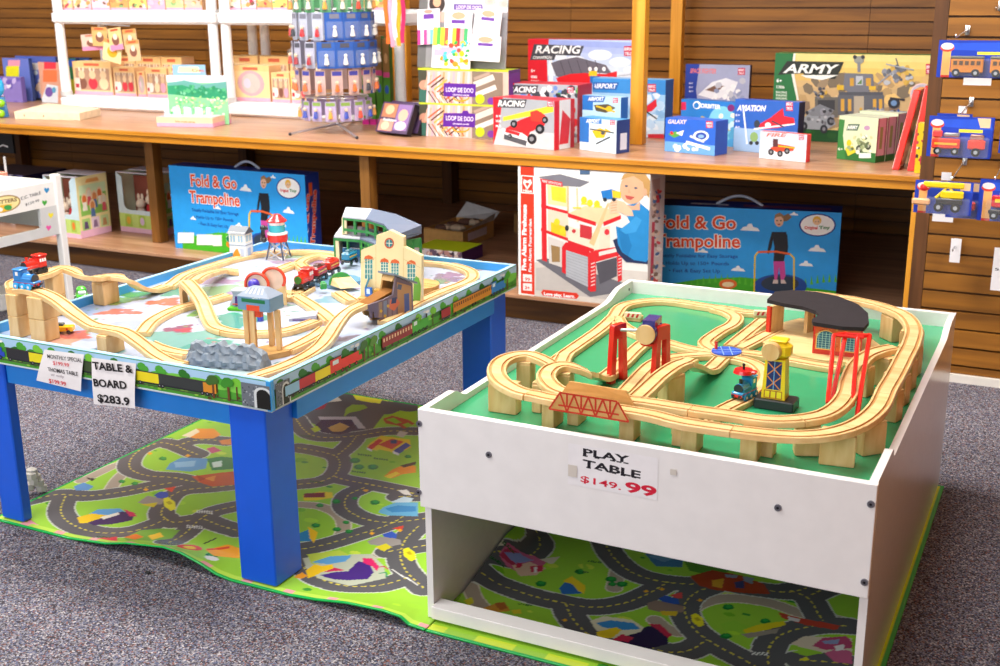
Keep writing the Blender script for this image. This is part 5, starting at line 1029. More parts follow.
# supports
def under(u, v, label, rz=0, wd=.031, dp=.058, zt=None):      # block centred under the track point seen at (u,v)
    zt = zt or UZ; p = PZ(u, v, zt); mb = MB(); hh = zt-.0125-ZW
    mb.M = xf((p.x, p.y, ZW+.0003), rz); mb.cbox((0, 0, hh*.46), (wd, dp, hh*.92), None, 'beech', .0015); mb.cbox((0, 0, hh*.96-.0003), (wd*.97, dp*.96, hh*.08), None, 'beech', .001)
    return tag(mb.build('support_block', smooth=30), label, 'support block')
pillar(502, 413.5, 'wide support block under the left curve, nearest the left rim', .05)
pillar(836, 466.5, 'big front right corner support block', .12)
for u, v, rz, wd, dp, lb in ((547.5,428.5,0,.026,.05,'support block under the left end of the red truss'),(572.5,425.5,0,.024,.045,'support block second from left under the truss'),(536,413,0,.02,.05,'support block half hidden left of the truss'),(626,441,0,.030,.04,'support block under the right end of the truss'),(688,453,0,.031,.045,'front support block between truss and yellow crane'),(677,446.5,0,.022,.03,'support block behind the front one right of truss'),(747.5,462,0,.031,.035,'front support block below the small blue engine'),(766,457.5,0,.022,.035,'support block just behind the one below the engine'),(807,456.5,.35,.045,.03,'support block left of the front right corner block')):
    pillar(u, v, lb, rz, wd, dp)
for u, v, rz, lb in ((526,353.5,.2,'small support block inside the left curve'),(565,364,.2,'small support block inside the second left curve'),(862,359,1.2,'support block beneath the inner track by the gate'),(882,350,1.3,'support block between the two right tracks'),(872,413,-.75,'large support block on the right behind the corner one'),(890,382,1.3,'support block on the right rim side, frontmost'),(898,367,1.35,'support block on the right rim side, second from front'),(905,353,1.35,'support block on the right rim side, third from front'),(911,340,1.4,'support block on the right rim side, second from back'),(913,325,1.5,'support block on the right rim side, rearmost'),(893,309,.75,'tall support block near the back right corner'),(672,368,-.5,'support block in the junction gap right of truss')):
    under(u, v, lb, rz, dp=.05)
# red truss bridge sides
def truss(far):
    zt = UZ+.0005; a = PZ(549,401.5,UZ) if not far else PZ(566,395.5,UZ); b = PZ(627,415.5,UZ) if not far else PZ(637,403.5,UZ)
    a, b = (PZ(559,391,UZ), PZ(637,404.5,UZ)) if far else (PZ(549.5,408.5,UZ-.012), PZ(629,421.5,UZ-.012))
    d = (b-a).normalized(); L = (b-a).length; n = Vector((d.y, -d.x, 0)); off = n*0
    M = Matrix(((d.x, -n.x, 0, 0), (d.y, -n.y, 0, 0), (0, 0, 1, 0), (0, 0, 0, 1))); M.translation = a+off; M.translation.z = UZ-.012
    mb = MB(); mb.M = M; h_ = .036; s_ = L*.14
    mb.xz([(0,0),(L,0),(L-s_,h_),(s_,h_)], -.002, .002, None, 'beechdark')
    y = -.0023; q = [(0,0,L,0),(s_,h_,L-s_,h_),(0,0,s_,h_),(L,0,L-s_,h_),(.12*L,.011,.88*L,.011)]
    for i in range(4):
        x0 = s_+(L-2*s_)*i/4; x1 = s_+(L-2*s_)*(i+1)/4; xm = (x0+x1)/2; q += [(x0,h_,xm,0),(xm,0,x1,h_),(xm,.011,xm,h_)]
    for x0, z0, x1, z1 in q if not far else []:
        l = math.hypot(x1-x0, z1-z0); nx, nz = -(z1-z0)/l*.0017, (x1-x0)/l*.0017
        mb.add([(x0+nx,y,z0+nz),(x0-nx,y,z0-nz),(x1-nx,y,z1-nz),(x1+nx,y,z1+nz)], [(0,1,2,3)], '#c03018', 'paint'); y -= .00003
    return mb
o = thing('truss_bridge', 'wooden truss bridge side rails printed with red girders', 'toy bridge', tuple(PZ(590,406,UZ-.012)))
s1 = truss(False).build('side_rail', o); s1['label'] = 'near side rail with red girder print'; truss(True).build('side_rail', o)
# red coal tower with blue drum
def frame_leg(A, B, zt, label=None):     # A-shaped red frame between board points A, B
    pass
P1 = PZ(632,385,ZW); P2 = PZ(646,372,ZW); P3 = PZ(806,0,1) if 0 else None
o = thing('loading_tower', 'red legged loading tower holding a blue and wood drum', 'toy tower', tuple(PZ(650,376,ZW)))
L0 = PZ(633,384,ZW+.0005); L1 = PZ(645,366,ZW+.0005)     # feet of the left frame (front, back)
R0 = PZ(659.5,372.5,ZW+.0005); dv = R0-L0
ztop = hz(609,384,325,ZW)
for k, base in enumerate((PZ(608.5,384,ZW+.0005), PZ(652,386,ZW+.0005))):
    e = Vector((.32, .95, 0)).normalized(); s_ = Vector((e.y, -e.x, 0)); w_ = .058; t_ = .013; hh = ztop-ZW-.003
    M = Matrix(((e.x, s_.x, 0, base.x), (e.y, s_.y, 0, base.y), (0, 0, 1, base.z), (0, 0, 0, 1)))
    mb = MB(); mb.M = M
    mb.xz([(0,0),(.016,0),(.020,hh*.76),(w_-.020,hh*.76),(w_-.016,0),(w_,0),(w_-.008,hh-.003),(w_-.011,hh),(.011,hh),(.008,hh-.003)][::1], -t_/2, t_/2, '#d2231c', 'gloss')
    mb.build('leg_frame', o, bevel=.001)
Pa = PZ(608.5,384,ZW); e = Vector((.32,.95,0)).normalized(); c1 = Pa+e*.026+Vector((0,0,ztop-ZW-.016)); Pb = PZ(652,386,ZW); c2 = Pb+e*.026+Vector((0,0,ztop-ZW-.016))
dd = (c2-c1).normalized()
mb = MB(); mb.cyl(c1, c2, .0035, col='#c8c8cc', mat='metal'); mb.build('axle', o, smooth=60)
mid = c1.lerp(c2, .74); mb = MB(); s2 = Vector((-dd.y, dd.x, 0))
M = Matrix(((dd.x, s2.x, 0, mid.x), (dd.y, s2.y, 0, mid.y), (0, 0, 1, mid.z), (0, 0, 0, 1)))
fwd = (CAM-mid); fwd.z = 0; fwd = Vector((.05, -1, 0)).normalized(); mb.cyl(mid+fwd*.028, mid-fwd*.03, .0225, n=28, col='#252c7c', mat='gloss'); mb.cyl(mid+fwd*.034, mid+fwd*.0285, .0215, n=28, col='#d8b27c', mat='beech')
M2 = Matrix(((fwd.y*-1, -fwd.x*1, 0, mid.x), (fwd.x, -fwd.y, 0, mid.y), (0, 0, 1, mid.z), (0, 0, 0, 1)))
mb.M = xf(mid, math.atan2(fwd.x, -fwd.y)); mb.box((-.010,-.022,.014), (.018,.030,.029), '#252c7c', 'gloss'); mb.M = Matrix.Identity(4); mb.build('drum', o, smooth=35)['label'] = 'dark blue drum with round wooden face'
mb = MB(); mb.lathe([(.001,-.031),(.019,-.030),(.021,-.024),(.001,-.022)], tuple(mid), 20, '#d2231c', 'gloss'); mb.build('tray', o, smooth=40)
# red gate over the inner right track
gA = PZ(828,403,ZW); o = thing('crossing_gate', 'tall slim red frame gate straddling the raised right track', 'toy gate', tuple(gA))
zt_ = UZ+.062
def bar(p, q, r_=.0048): mb.tube([p, q], r_, 6, '#d4201c', 'gloss')
top = [PZ(841,334.5,zt_), PZ(865,336,zt_)]
for j, (ub, vb, t) in enumerate((((828,403,0)), (831,399,0), (852.5,405,1), (857,412,1))):
    b0 = PZ(ub, vb, UZ-.012); b0 = Vector((b0.x, b0.y, UZ-.030 if j % 2 else UZ-.012)); mb = MB(); k = top[t]+Vector(((-.012 if j in (0, 2) else .008), (-.012 if j in (0, 2) else .010), 0)); bar(b0, k); mb.build('post', o, smooth=50)
mb = MB(); bar(top[0]+Vector((-.012,-.012,0)), top[1]+Vector((.0,-.012,0)), .004); bar(top[0]+Vector((.008,.01,0)), top[1]+Vector((.008,.01,0)), .004); bar(top[0]+Vector((-.012,-.012,0)), top[0]+Vector((.008,.01,0))); bar(top[1]+Vector((-.012,-.012,0)), top[1]+Vector((.008,.01,0))); mb.build('top_frame', o, smooth=50)
mb = MB(); p = PZ(859,412,ZW+.001); bar(p, p+Vector((0,0,.06)), .003); mb.build('signal_rod', o)
# yellow crane
c0 = PZ(777.5,405,ZW); zc = GZ+.0; cb = (PZ(754,407.5,ZW)+PZ(799,411,ZW))/2; cb.y += .028
cb = PZ(776,407,ZW)
o = thing('dock_crane', 'yellow toy crane tower on a black base with blue lattice print', 'toy crane', (cb.x, cb.y, ZW))
M = xf((cb.x, cb.y, ZW+.0003), -.02); mb = MB(); mb.M = M; mb.cbox((0,0,.0105), (.082,.052,.021), '#22262a', 'paint', .002); mb.build('base', o, smooth=30)
mb = MB(); mb.M = M @ Matrix.Translation((-.004,.002,0)); 
mb.add([(-.0245,-.018,.0215),(.0245,-.018,.0215),(.0245,.018,.0215),(-.0245,.018,.0215),(-.0205,-.015,.105),(.0205,-.015,.105),(.0205,.015,.105),(-.0205,.015,.105)], [(0,3,2,1),(4,5,6,7),(0,1,5,4),(1,2,6,5),(2,3,7,6),(3,0,4,7)], '#f0d020', 'paint')
M0 = mb.M; O_ = M0 @ Vector((-.0245,-.018,.0215)); U_ = (M0 @ Vector((.0245,-.018,.0215))-O_).normalized(); V_ = (M0 @ Vector((-.0245,-.015,.105)) - M0 @ Vector((-.0245,-.018,.0215))).normalized()
V_ = (V_-U_*V_.dot(U_)).normalized(); ar = Art(mb, O_, U_, V_, .049, .084, 2); ar.mat = 'paint'
lr = lambda x0, y0, x1, y1, col: ar.plocal([(x0,y0),(x1,y0),(x1,y1),(x0,y1)], col)
lr(.009,.020,.039,.080,'#1c2c6c')
def ll(x0, y0, x1, y1, w_, col):
    l = math.hypot(x1-x0, y1-y0); nx, ny = -(y1-y0)/l*w_/2, (x1-x0)/l*w_/2; ar.plocal([(x0+nx,y0+ny),(x1+nx,y1+ny),(x1-nx,y1-ny),(x0-nx,y0-ny)], col)
for z_ in (.021,.050): ll(.010,z_,.038,z_+.027,.0022,'#e08838'); ll(.038,z_,.010,z_+.027,.0022,'#e08838')
ll(.024,.020,.024,.080,.0016,'#78a8e0'); lr(.0055,.001,.043,.018,'#a85c28')
for i in range(3): lr(.0075+.0122*i,.0028,.0170+.0122*i,.0162,'#f0dc28')
mb.build('tower', o)['label'] = 'yellow tower with blue lattice print'
mb = MB(); mb.M = M; mb.cbox((-.002,.004,.1235), (.052,.036,.036), '#f0d020', 'paint', .009); mb.cbox((-.002,.004,.143), (.036,.03,.006), '#f0d020', 'paint', .002); mb.build('head', o, smooth=35)
mb = MB(); mb.M = M; mb.cyl((-.012,-.0145,.123), (-.012,-.026,.123), .0205, .0185, 26, None, 'beech'); mb.build('knob', o, smooth=35)
# small blue engine with a red magnet lifted above (front left plain)
def engine(name, label, loc, rz, body, trim='#c8302c', wheel_c=None, six=True, face='#2c3038', sc=1.0, front='#2c3038'):
    o = thing(name, label, 'toy engine', tuple(loc)); M = xf(loc, rz, sc)
    mb = MB(); mb.M = M; mb.cbox((0,0,.0155), (.066,.028,.011), body, 'gloss', .002); mb.cbox((-.004,0,.0095), (.056,.022,.005), '#202226', 'paint')
    mb.cyl((-.004,0,.027), (.026,0,.027), .0115, n=20, col=body, mat='gloss'); mb.cyl((.026,0,.027), (.0285,0,.027), .0108, n=20, col=front, mat='gloss'); mb.cbox((.008,.0,.0235), (.034,.026,.012), body, 'gloss', .002)
    mb.cyl((.018,0,.037), (.018,0,.047), .0035, .0042, 12, '#202226', 'gloss'); mb.sph((.006,0,.038), .0045, body, 'gloss', 10)
    mb.cbox((-.019,0,.0325), (.022,.027,.025), body, 'gloss', .0015); mb.cbox((-.019,0,.047), (.026,.030,.005), body, 'gloss', .002)
    for s_ in (-1, 1): mb.cbox((-.017, s_*.0138, .038), (.008,.0006,.009), '#f0f0f0', 'paint')
    mb.build('body', o, smooth=35)
    mb = MB(); mb.M = M
    for s_ in (-1, 1): mb.box((-.033, s_*.0142-.0003, .0165), (.033, s_*.0142+.0003, .0178), trim, 'paint')
    mb.box((.0331,-.013,.010), (.0340,.013,.016), trim, 'paint')
    for s_ in (-1, 1): mb.cyl((.034, s_*.008, .013), (.038, s_*.008, .013), .003, n=10, col='#303236')
    mb.build('buffer_beam', o)
    for x in ((-.021,.0,.019) if six else (-.018,.018)):
        for s_ in (-1, 1):
            mb = MB(); mb.M = M; mb.cyl((x, s_*.0142, .0085), (x, s_*.0175, .0085), .0085, n=20, col=wheel_c or body, mat='gloss'); mb.cyl((x, s_*.0175, .0085), (x, s_*.0181, .0085), .0035, n=10, col='#e8e8ec'); mb.build('wheel', o, smooth=40)
    return o
def along(u0, v0, u1, v1, z): a = PZ(u0, v0, z); b = PZ(u1, v1, z); return a.lerp(b, .5), math.atan2(b.y-a.y, b.x-a.x)
loc, rz = along(753,393.5,735,402.5,GZ-.003); loc.z = GZ-.0028
engine('tank_engine', 'small blue toy engine beside the yellow crane on the green board', loc, rz, '#2a8fc4', sc=.95)
mb = MB(); c_ = loc+Vector((-.004,-.0,.055)); mb.cyl(c_, c_+Vector((0,0,.007)), .0215, .019, 22, '#d0141c', 'gloss'); mb.cbox(tuple(c_+Vector((.018,0,.0035))), (.02,.016,.007), '#d0141c', 'gloss', .002); mb.tube([c_+Vector((0,0,.007)), c_+Vector((0,0,.016))], .0025, col='#202226'); mb.sph(tuple(c_+Vector((0,0,.017))), .0035, '#202226', 'gloss', 8)
mb.M = Matrix.Identity(4)
tag(mb.build('magnet_disc', smooth=40), 'red magnet disc with black knob resting on the small blue engine roof', 'toy part')
# turntable
tc_ = PZ(726.5,351.5,GZ); mb = MB(); o = thing('turntable', 'round blue turntable with a small red peg', 'toy turntable', (tc_.x, tc_.y, ZW))
mb.cyl((tc_.x,tc_.y,ZW+.0003), (tc_.x,tc_.y,GZ-.001), .038, n=32, mat='beech'); mb.build('base', o, smooth=30)
mb = MB(); mb.cyl((tc_.x,tc_.y,GZ-.0008), (tc_.x,tc_.y,GZ+.0022), .035, n=32, col='#2458c8', mat='gloss')
for an in (.5, .5+PI/3*1.4): d = Vector((math.cos(an), math.sin(an), 0)); n_ = Vector((-d.y, d.x, 0)); t0 = Vector((tc_.x, tc_.y, GZ+.0023)); [mb.add([t0-d*.034+n_*(s_*.010-.0012), t0+d*.034+n_*(s_*.010-.0012), t0+d*.034+n_*(s_*.010+.0012), t0-d*.034+n_*(s_*.010+.0012)], [(0,1,2,3)], '#80a8f0', 'paint') for s_ in (-1, 1)]
mb.build('disc', o, smooth=30); p = PZ(716,349,GZ+.002); mb = MB(); mb.cyl((p.x,p.y,GZ+.0022), (p.x,p.y,GZ+.020), .0035, n=12, col='#d8281c', mat='gloss'); mb.build('peg', o, smooth=40)
# engine shed with curved black roof
def zr(u, v, z): p = PZ(u, v, z); return (p.x, p.y)
FZ = ZW+.010; RZ = hz(822,360,331,FZ)-.0; 
o = thing('engine_shed', 'curved engine shed with a flat black roof and red front walls', 'toy building', tuple(PZ(800,345,ZW)))
mb = MB(); fl = [zr(*p, FZ) for p in ((800,356),(762,342),(768,326),(800,318),(850,322),(880,345),(848,362),(822,360))]; mb.prism(fl, ZW+.0004, FZ, None, 'beechx'); 
mb.build('floor_plate', o, bevel=.0008)
RZ = ZW+.078
roof = [(767,299.5),(775,291.5),(792,290),(815,291.5),(838,296),(858,304),(868,313),(869,322),(864,327.5),(842,326.5),(813,322),(812,319),(819,314.5),(816,311),(803,306.5),(785,303.5)]
mb = MB(); mb.prism([zr(u, v, RZ+.009) for u, v in roof], RZ, RZ+.009, '#2c282c', 'matt'); mb.build('roof', o, bevel=.0015)
wA = zr(814,325,RZ); wB = zr(863,330,RZ); d = Vector((wB[0]-wA[0], wB[1]-wA[1], 0)); L = d.length; d.normalize(); n_ = Vector((-d.y, d.x, 0))
M = Matrix(((d.x, n_.x, 0, wA[0]), (d.y, n_.y, 0, wA[1]), (0, 0, 1, FZ), (0, 0, 0, 1)))
mb = MB(); mb.M = M; hh = RZ-FZ; mb.box((0,0,0), (L,.012,hh), '#d8602c', 'paint'); mb.box((0,-.0006,0), (L,0,.010), '#c03024'); mb.box((0,-.0008,0), (.004,0,hh), '#d02c20'); mb.box((L-.004,-.0008,0), (L,0,hh), '#d02c20')
O_ = M @ Vector((0,-.0006,0)); ar = Art(mb, O_, d, Vector((0,0,1)), L, hh, 3)
q = random.Random(8)
for _ in range(60): x, z = q.uniform(.006,L-.006), q.uniform(.012,hh-.002); s_ = q.uniform(.002,.004); ar.plocal([(x-s_,z),(x,z-s_*.6),(x+s_,z),(x,z+s_*.6)], q.choice(('#c84c24','#e08040','#d89850','#b83c20')))
for k in range(2):
    x0 = .009+k*L*.5; wd = L*.37
    arch = lambda e, b0: [(x0-e,b0),(x0+wd+e,b0),(x0+wd+e,hh*.55)]+[(x0+wd/2+(wd/2+e)*math.cos(PI*i/10), hh*.55+(wd*.48+e)*math.sin(PI*i/10)) for i in range(1,10)]+[(x0-e,hh*.55)]
    ar.plocal(arch(.002,.012), '#e8c870'); ar.plocal(arch(0,.014), '#1c5c78')
    for i in range(5): ar.plocal([(x0+wd*(i+.5)/5-.0005,.014),(x0+wd*(i+.5)/5+.0005,.014),(x0+wd*(i+.5)/5+.0005,hh*.8),(x0+wd*(i+.5)/5-.0005,hh*.8)], '#a8d8c8')
    for i in range(7): ar.plocal([(x0,.016+.0055*i),(x0+wd,.016+.0055*i),(x0+wd,.0168+.0055*i),(x0,.0168+.0055*i)], '#a8d8c8')
mb.build('arched_wall', o)['label'] = 'orange brick print wall with two arched windows'
for (u0, v0, u1, v1, th) in ((769,333.5,783,330,.006),(811,330,807.5,331,.006)):
    a_ = PZ(u0, v0, FZ); b_ = PZ(u1, v1, FZ); dd = (b_-a_); 
    if dd.length < .02: dd = dd.normalized()*.02
    ln = dd.length; dd.normalize(); nn = Vector((-dd.y, dd.x, 0)); mb = MB(); mb.M = Matrix(((dd.x, nn.x, 0, a_.x), (dd.y, nn.y, 0, a_.y), (0,0,1,FZ), (0,0,0,1)))
    mb.box((0,0,0), (max(ln,.03),.010,RZ-FZ), None, 'beech'); mb.box((-.0006,-.0006,0), (.006,.0105,RZ-FZ), '#c82c20', 'gloss'); mb.build('end_wall', o)
# bumpers
for u, v, rz, lb in ((762,319,.35,'red striped wooden bumper at the end of the turntable stub'),(633,321,.1,'red striped wooden bumper in front of the left ground loop')):
    p = PZ(u, v, ZW+.001); mb = MB(); mb.M = xf((p.x, p.y, ZW+.0004), rz); mb.cbox((0,.012,.006), (.042,.03,.012), None, 'beech', .001); mb.cbox((0,-.002,.017), (.044,.010,.014), '#ecd9b4', 'paint', .001)
    for i in range(3): x = -.016+.012*i; mb.add([(x,-.0073,.012),(x+.006,-.0073,.012),(x+.010,-.0073,.022),(x+.004,-.0073,.022)], [(0,1,2,3)], '#d02c2c', 'paint')
    tag(mb.build('track_bumper'), lb, 'toy bumper')
# ================================================================== blue train table
BX0, BX1, BY0, BY1, BH = -2.349, -1.4617, 1.868, 3.055, .4945
ZB = .472; AP = .428
bt = thing('train_table', 'blue wooden train table with printed railway sides and four square legs', 'train table', ((BX0+BX1)/2, (BY0+BY1)/2, 0))
BL = '#0c58d4'; BLT = '#1c82dc'; t_ = .012
def rim(a, b): mb = MB(); mb.box(a, b, '#3c98dc', 'paint'); return mb
mb = rim((BX0, BY0, AP), (BX1, BY0+t_, BH)); O_ = Vector((BX0, BY0, AP)); a = Art(mb, O_, (1,0,0), (0,0,1), BX1-BX0, BH-AP)
W_ = BX1-BX0; Hh = BH-AP; q = random.Random(21)
def mural(a, W_, Hh, items, seed):
    q = random.Random(seed); R_ = lambda x0, y0, x1, y1, c: a.plocal([(x0,y0),(x1,y0),(x1,y1),(x0,y1)], c)
    E_ = lambda x, y, rx, ry, c, n=10: a.plocal([(x+rx*math.cos(2*PI*i/n), y+ry*math.sin(2*PI*i/n)) for i in range(n)], c)
    R_(0,.0,W_,Hh,'#4c9a30'); R_(0,.034,W_,Hh-.002,'#a8cce8'); R_(0,0,W_,.0022,'#c8d4dc')
    x = 0
    while x < W_: E_(x, .036, q.uniform(.02,.05), q.uniform(.006,.014), q.choice(('#5cb83c','#3c8c2c','#78c848','#2c6c24'))); x += q.uniform(.02,.05)
    x = .02
    while x < W_:
        c = q.choice(('#2c7424','#4ca434','#78c438')); R_(x-.002,.012,x+.002,.045,'#5c3c20'); E_(x,.052,.013,.010,c,8); E_(x+.01,.048,.010,.008,c,8); x += q.uniform(.045,.10)
    for i in range(int(W_/.02)): E_(i*.02+q.uniform(0,.01), q.uniform(.004,.02), .006, .003, q.choice(('#68b030','#3c7c24','#88c040','#54401c')), 6)
    R_(0,.0105,W_,.0125,'#4a4038')
    for it in items:
        x, kind, c = it[:3]; L = it[3] if len(it) > 3 else .05
        if kind == 'wagon':
            R_(x,.019,x+L,.041,c); R_(x,.041,x+L,.0435,'#3a3030'); R_(x+.003,.015,x+L-.003,.019,'#24242a')
            for xx in (x+.010,x+L-.010): E_(xx,.0155,.0048,.0048,'#1c1c20'); E_(xx,.0155,.002,.002,'#8c8c90',6)
        if kind == 'coach':
            R_(x,.019,x+L,.045,c); R_(x,.045,x+L,.048,'#404048'); n = int(L/.013)
            for k in range(n): R_(x+.005+k*(L-.008)/n,.032,x+.005+k*(L-.008)/n+.006,.041,'#4c2c1c' if c != '#902c30' else '#e8c8a0')
            for xx in (x+.010,x+L-.010): E_(xx,.0155,.0045,.0045,'#1c1c20')
        if kind == 'eng':
            R_(x,.019,x+L,.031,c); R_(x,.031,x+L*.34,.050,c); R_(x+L*.34,.031,x+L*.9,.042,c); R_(x-.001,.050,x+L*.38,.0525,'#303030'); R_(x+L*.75,.042,x+L*.84,.053,'#282828'); E_(x+L*.86,.057,.010,.004,'#e8e8ec'); E_(x+L*.7,.059,.008,.003,'#dcdce4')
            R_(x+L*.08,.036,x+L*.26,.046,'#d8e4ec')
            for k in range(4): E_(x+L*(.15+.22*k),.0155,.0055,.0055,'#1c1c20'); E_(x+L*(.15+.22*k),.0155,.0024,.0024,c,6)
        if kind == 'tunnel':
            R_(x,.004,x+L,.056,'#6a7078')
            for k in range(60): E_(x+q.uniform(.003,L-.003), q.uniform(.006,.054), .0022, .0016, q.choice(('#989ca4','#50545c','#b4b8be','#404448')), 6)
            pts = [(x+L*.40,.004),(x+L*.98,.004),(x+L*.98,.036)]+[(x+L*.69+L*.29*math.cos(PI*i/8),.036+.016*math.sin(PI*i/8)) for i in range(1,8)]+[(x+L*.40,.036)]; a.plocal(pts,'#d0d4d4')
            pts = [(x+L*.48,.004),(x+L*.90,.004),(x+L*.90,.034)]+[(x+L*.69+L*.21*math.cos(PI*i/8),.034+.013*math.sin(PI*i/8)) for i in range(1,8)]+[(x+L*.48,.034)]; a.plocal(pts,'#141410')
        if kind == 'tree': R_(x-.003,.008,x+.003,.045,'#6a4020'); E_(x,.050,.016,.011,c,9); E_(x-.010,.044,.010,.008,c,8)
fx = lambda u: PY(u, 375, BY0).x-BX0
mural(a, W_, Hh, [(fx(-14),'eng','#2848b8',.075),(fx(10),'wagon','#2c2c30',.09),(fx(32),'wagon','#e8d820',.045),(fx(46),'wagon','#30302c',.05),(fx(80),'wagon','#3c4c2c',.07),(fx(137),'wagon','#e8d420',.075),(fx(159),'wagon','#343838',.13),(fx(203),'wagon','#d88c28',.035),(fx(213),'tree','#406828'),(fx(228),'tree','#3c8c28'),(fx(241),'tunnel','',.083)], 5)
o = mb.build('rim_panel', bt, bevel=0); o['label'] = 'front rim panel printed with a goods train'
mb = rim((BX1-t_, BY0+t_+.0005, AP), (BX1, BY1, BH)); a = Art(mb, (BX1, BY0+t_+.0005, AP), (0,1,0), (0,0,1), BY1-BY0-t_, BH-AP)
fy = lambda u, v: PX(u, v, BX1).y-BY0-t_
Y_ = lambda u: PX(u, 385-(u-272)*.486+12, BX1).y-BY0-t_
mural(a, BY1-BY0-t_, Hh, [(.002,'tunnel','',.05),(Y_(284),'wagon','#90c0e0',.06),(Y_(298),'wagon','#c03038',.06),(Y_(314),'wagon','#e8d420',.06),(Y_(329),'eng','#e03830',.13),(Y_(363),'tree','#3c6c30'),(Y_(373),'tree','#588c30'),(Y_(381),'coach','#902c30',.15),(Y_(411),'eng','#48a838',.09),(Y_(440),'wagon','#a02c30',.05),(Y_(452),'coach','#d08828',.12),(Y_(472),'coach','#d08828',.12),(Y_(490),'eng','#3080c8',.09),(Y_(506),'tree','#48a430')], 9)
o = mb.build('rim_panel', bt); o['label'] = 'right rim panel printed with trains and coaches'
rim((BX0, BY1-t_, AP), (BX1-t_-.0005, BY1, BH)).build('rim_panel', bt); rim((BX0, BY0+t_+.0005, AP), (BX0+t_, BY1-t_-.0005, BH)).build('rim_panel', bt)
mb = MB(); c_ = '#9fd0ee'
for a_, b_ in (((BX0,BY0-.0004,BH),(BX1+.0004,BY0+t_,BH+.0016)),((BX1-t_,BY0+t_,BH),(BX1+.0004,BY1,BH+.0016)),((BX0,BY1-t_,BH),(BX1-t_,BY1,BH+.0016)),((BX0,BY0+t_,BH),(BX0+t_,BY1-t_,BH+.0016))): mb.box(a_, b_, c_, 'gloss')
mb.build('rim_edging', bt)['label'] = 'pale blue edging along the rim top'
mb = MB(); mb.cbox((BX1-.004, BY0+.004, (AP+BH)/2), (.0125, .0125, BH-AP+.001), '#3498dc', 'gloss', .001); mb.box((BX0,BY0-.001,AP-.0015),(BX1+.001,BY0+.008,AP+.0005),'#b8c0c4','paint'); mb.box((BX1-.008,BY0+.008,AP-.0015),(BX1+.001,BY1,AP+.0005),'#b8c0c4'); mb.build('corner_trim', bt)
LG = .098; li = .047; ij = .013
for (x, y) in ((BX1-li-LG*.0, BY0+ij), (BX0+li+LG-.03, BY0+ij), (BX1-li, BY1-ij-LG), (BX0+li+LG-.03, BY1-ij-LG)):
    x = x+.018 if x > -1.9 else -2.292; z0 = .0062
    wl_ = LG if x > -1.9 else .074
    mb = MB(); mb.cbox((x-LG/2+(.0 if x > -1.9 else .041), y+(LG/2 if x > -1.9 else .015), (AP-.002+z0)/2), (wl_, LG if x > -1.9 else .03, AP-.002-z0), BL, 'paint', .003); mb.build('leg', bt, smooth=30)
la, lb_ = -2.262, BX1-li+.018-LG/2-.0005
for a_, b_ in (((la, BY0+.02, AP-.056), (lb_, BY0+.045, AP-.002)), ((la, BY1-.045, AP-.056), (lb_, BY1-.02, AP-.002))): mb = MB(); mb.box(a_, b_, BLT, 'paint'); mb.build('apron', bt, bevel=.001)
for x in (BX1-.04, BX0+.035): mb = MB(); mb.box((x-.0, BY0+ij+LG, AP-.056), (x+.022, BY1-ij-LG, AP-.002), BLT, 'paint'); mb.build('apron', bt, bevel=.001)
# printed play board: pastel countryside
x0, x1, y0, y1 = BX0+t_+.0003, BX1-t_-.0003, BY0+t_+.0003, BY1-t_-.0003; nx, ny = 170, 230
rs = np.random.RandomState(4); gx, gy = np.meshgrid(np.linspace(x0, x1, nx), np.linspace(y0, y1, ny))
def L3(c): return np.array(lin(c))
img = np.empty((ny, nx, 3)); img[:] = L3('#b2bfd6')
def blob(cx, cy, rx, ry, col, rot=0, wob=.25, k=3):
    col = tuple(.62*x**1.5 for x in lin(col))
    dx, dy = gx-cx, gy-cy; a_ = dx*math.cos(rot)+dy*math.sin(rot); b_ = -dx*math.sin(rot)+dy*math.cos(rot); th = np.arctan2(b_/ry, a_/rx)
    m_ = np.hypot(a_/rx, b_/ry) < 1+wob*np.sin(k*th+cx*30)+.1*np.sin(7*th); img[m_] = np.array(col)
def bpx(u, v, ru, rv, col, **k):
    p = PZ(u, v, ZB); p2 = PZ(u+ru, v, ZB); p3 = PZ(u, v-rv, ZB); blob(p.x, p.y, (p2-p).length, (p3-p).length*.9, col, rot=math.atan2(p2.y-p.y, p2.x-p.x), **k)
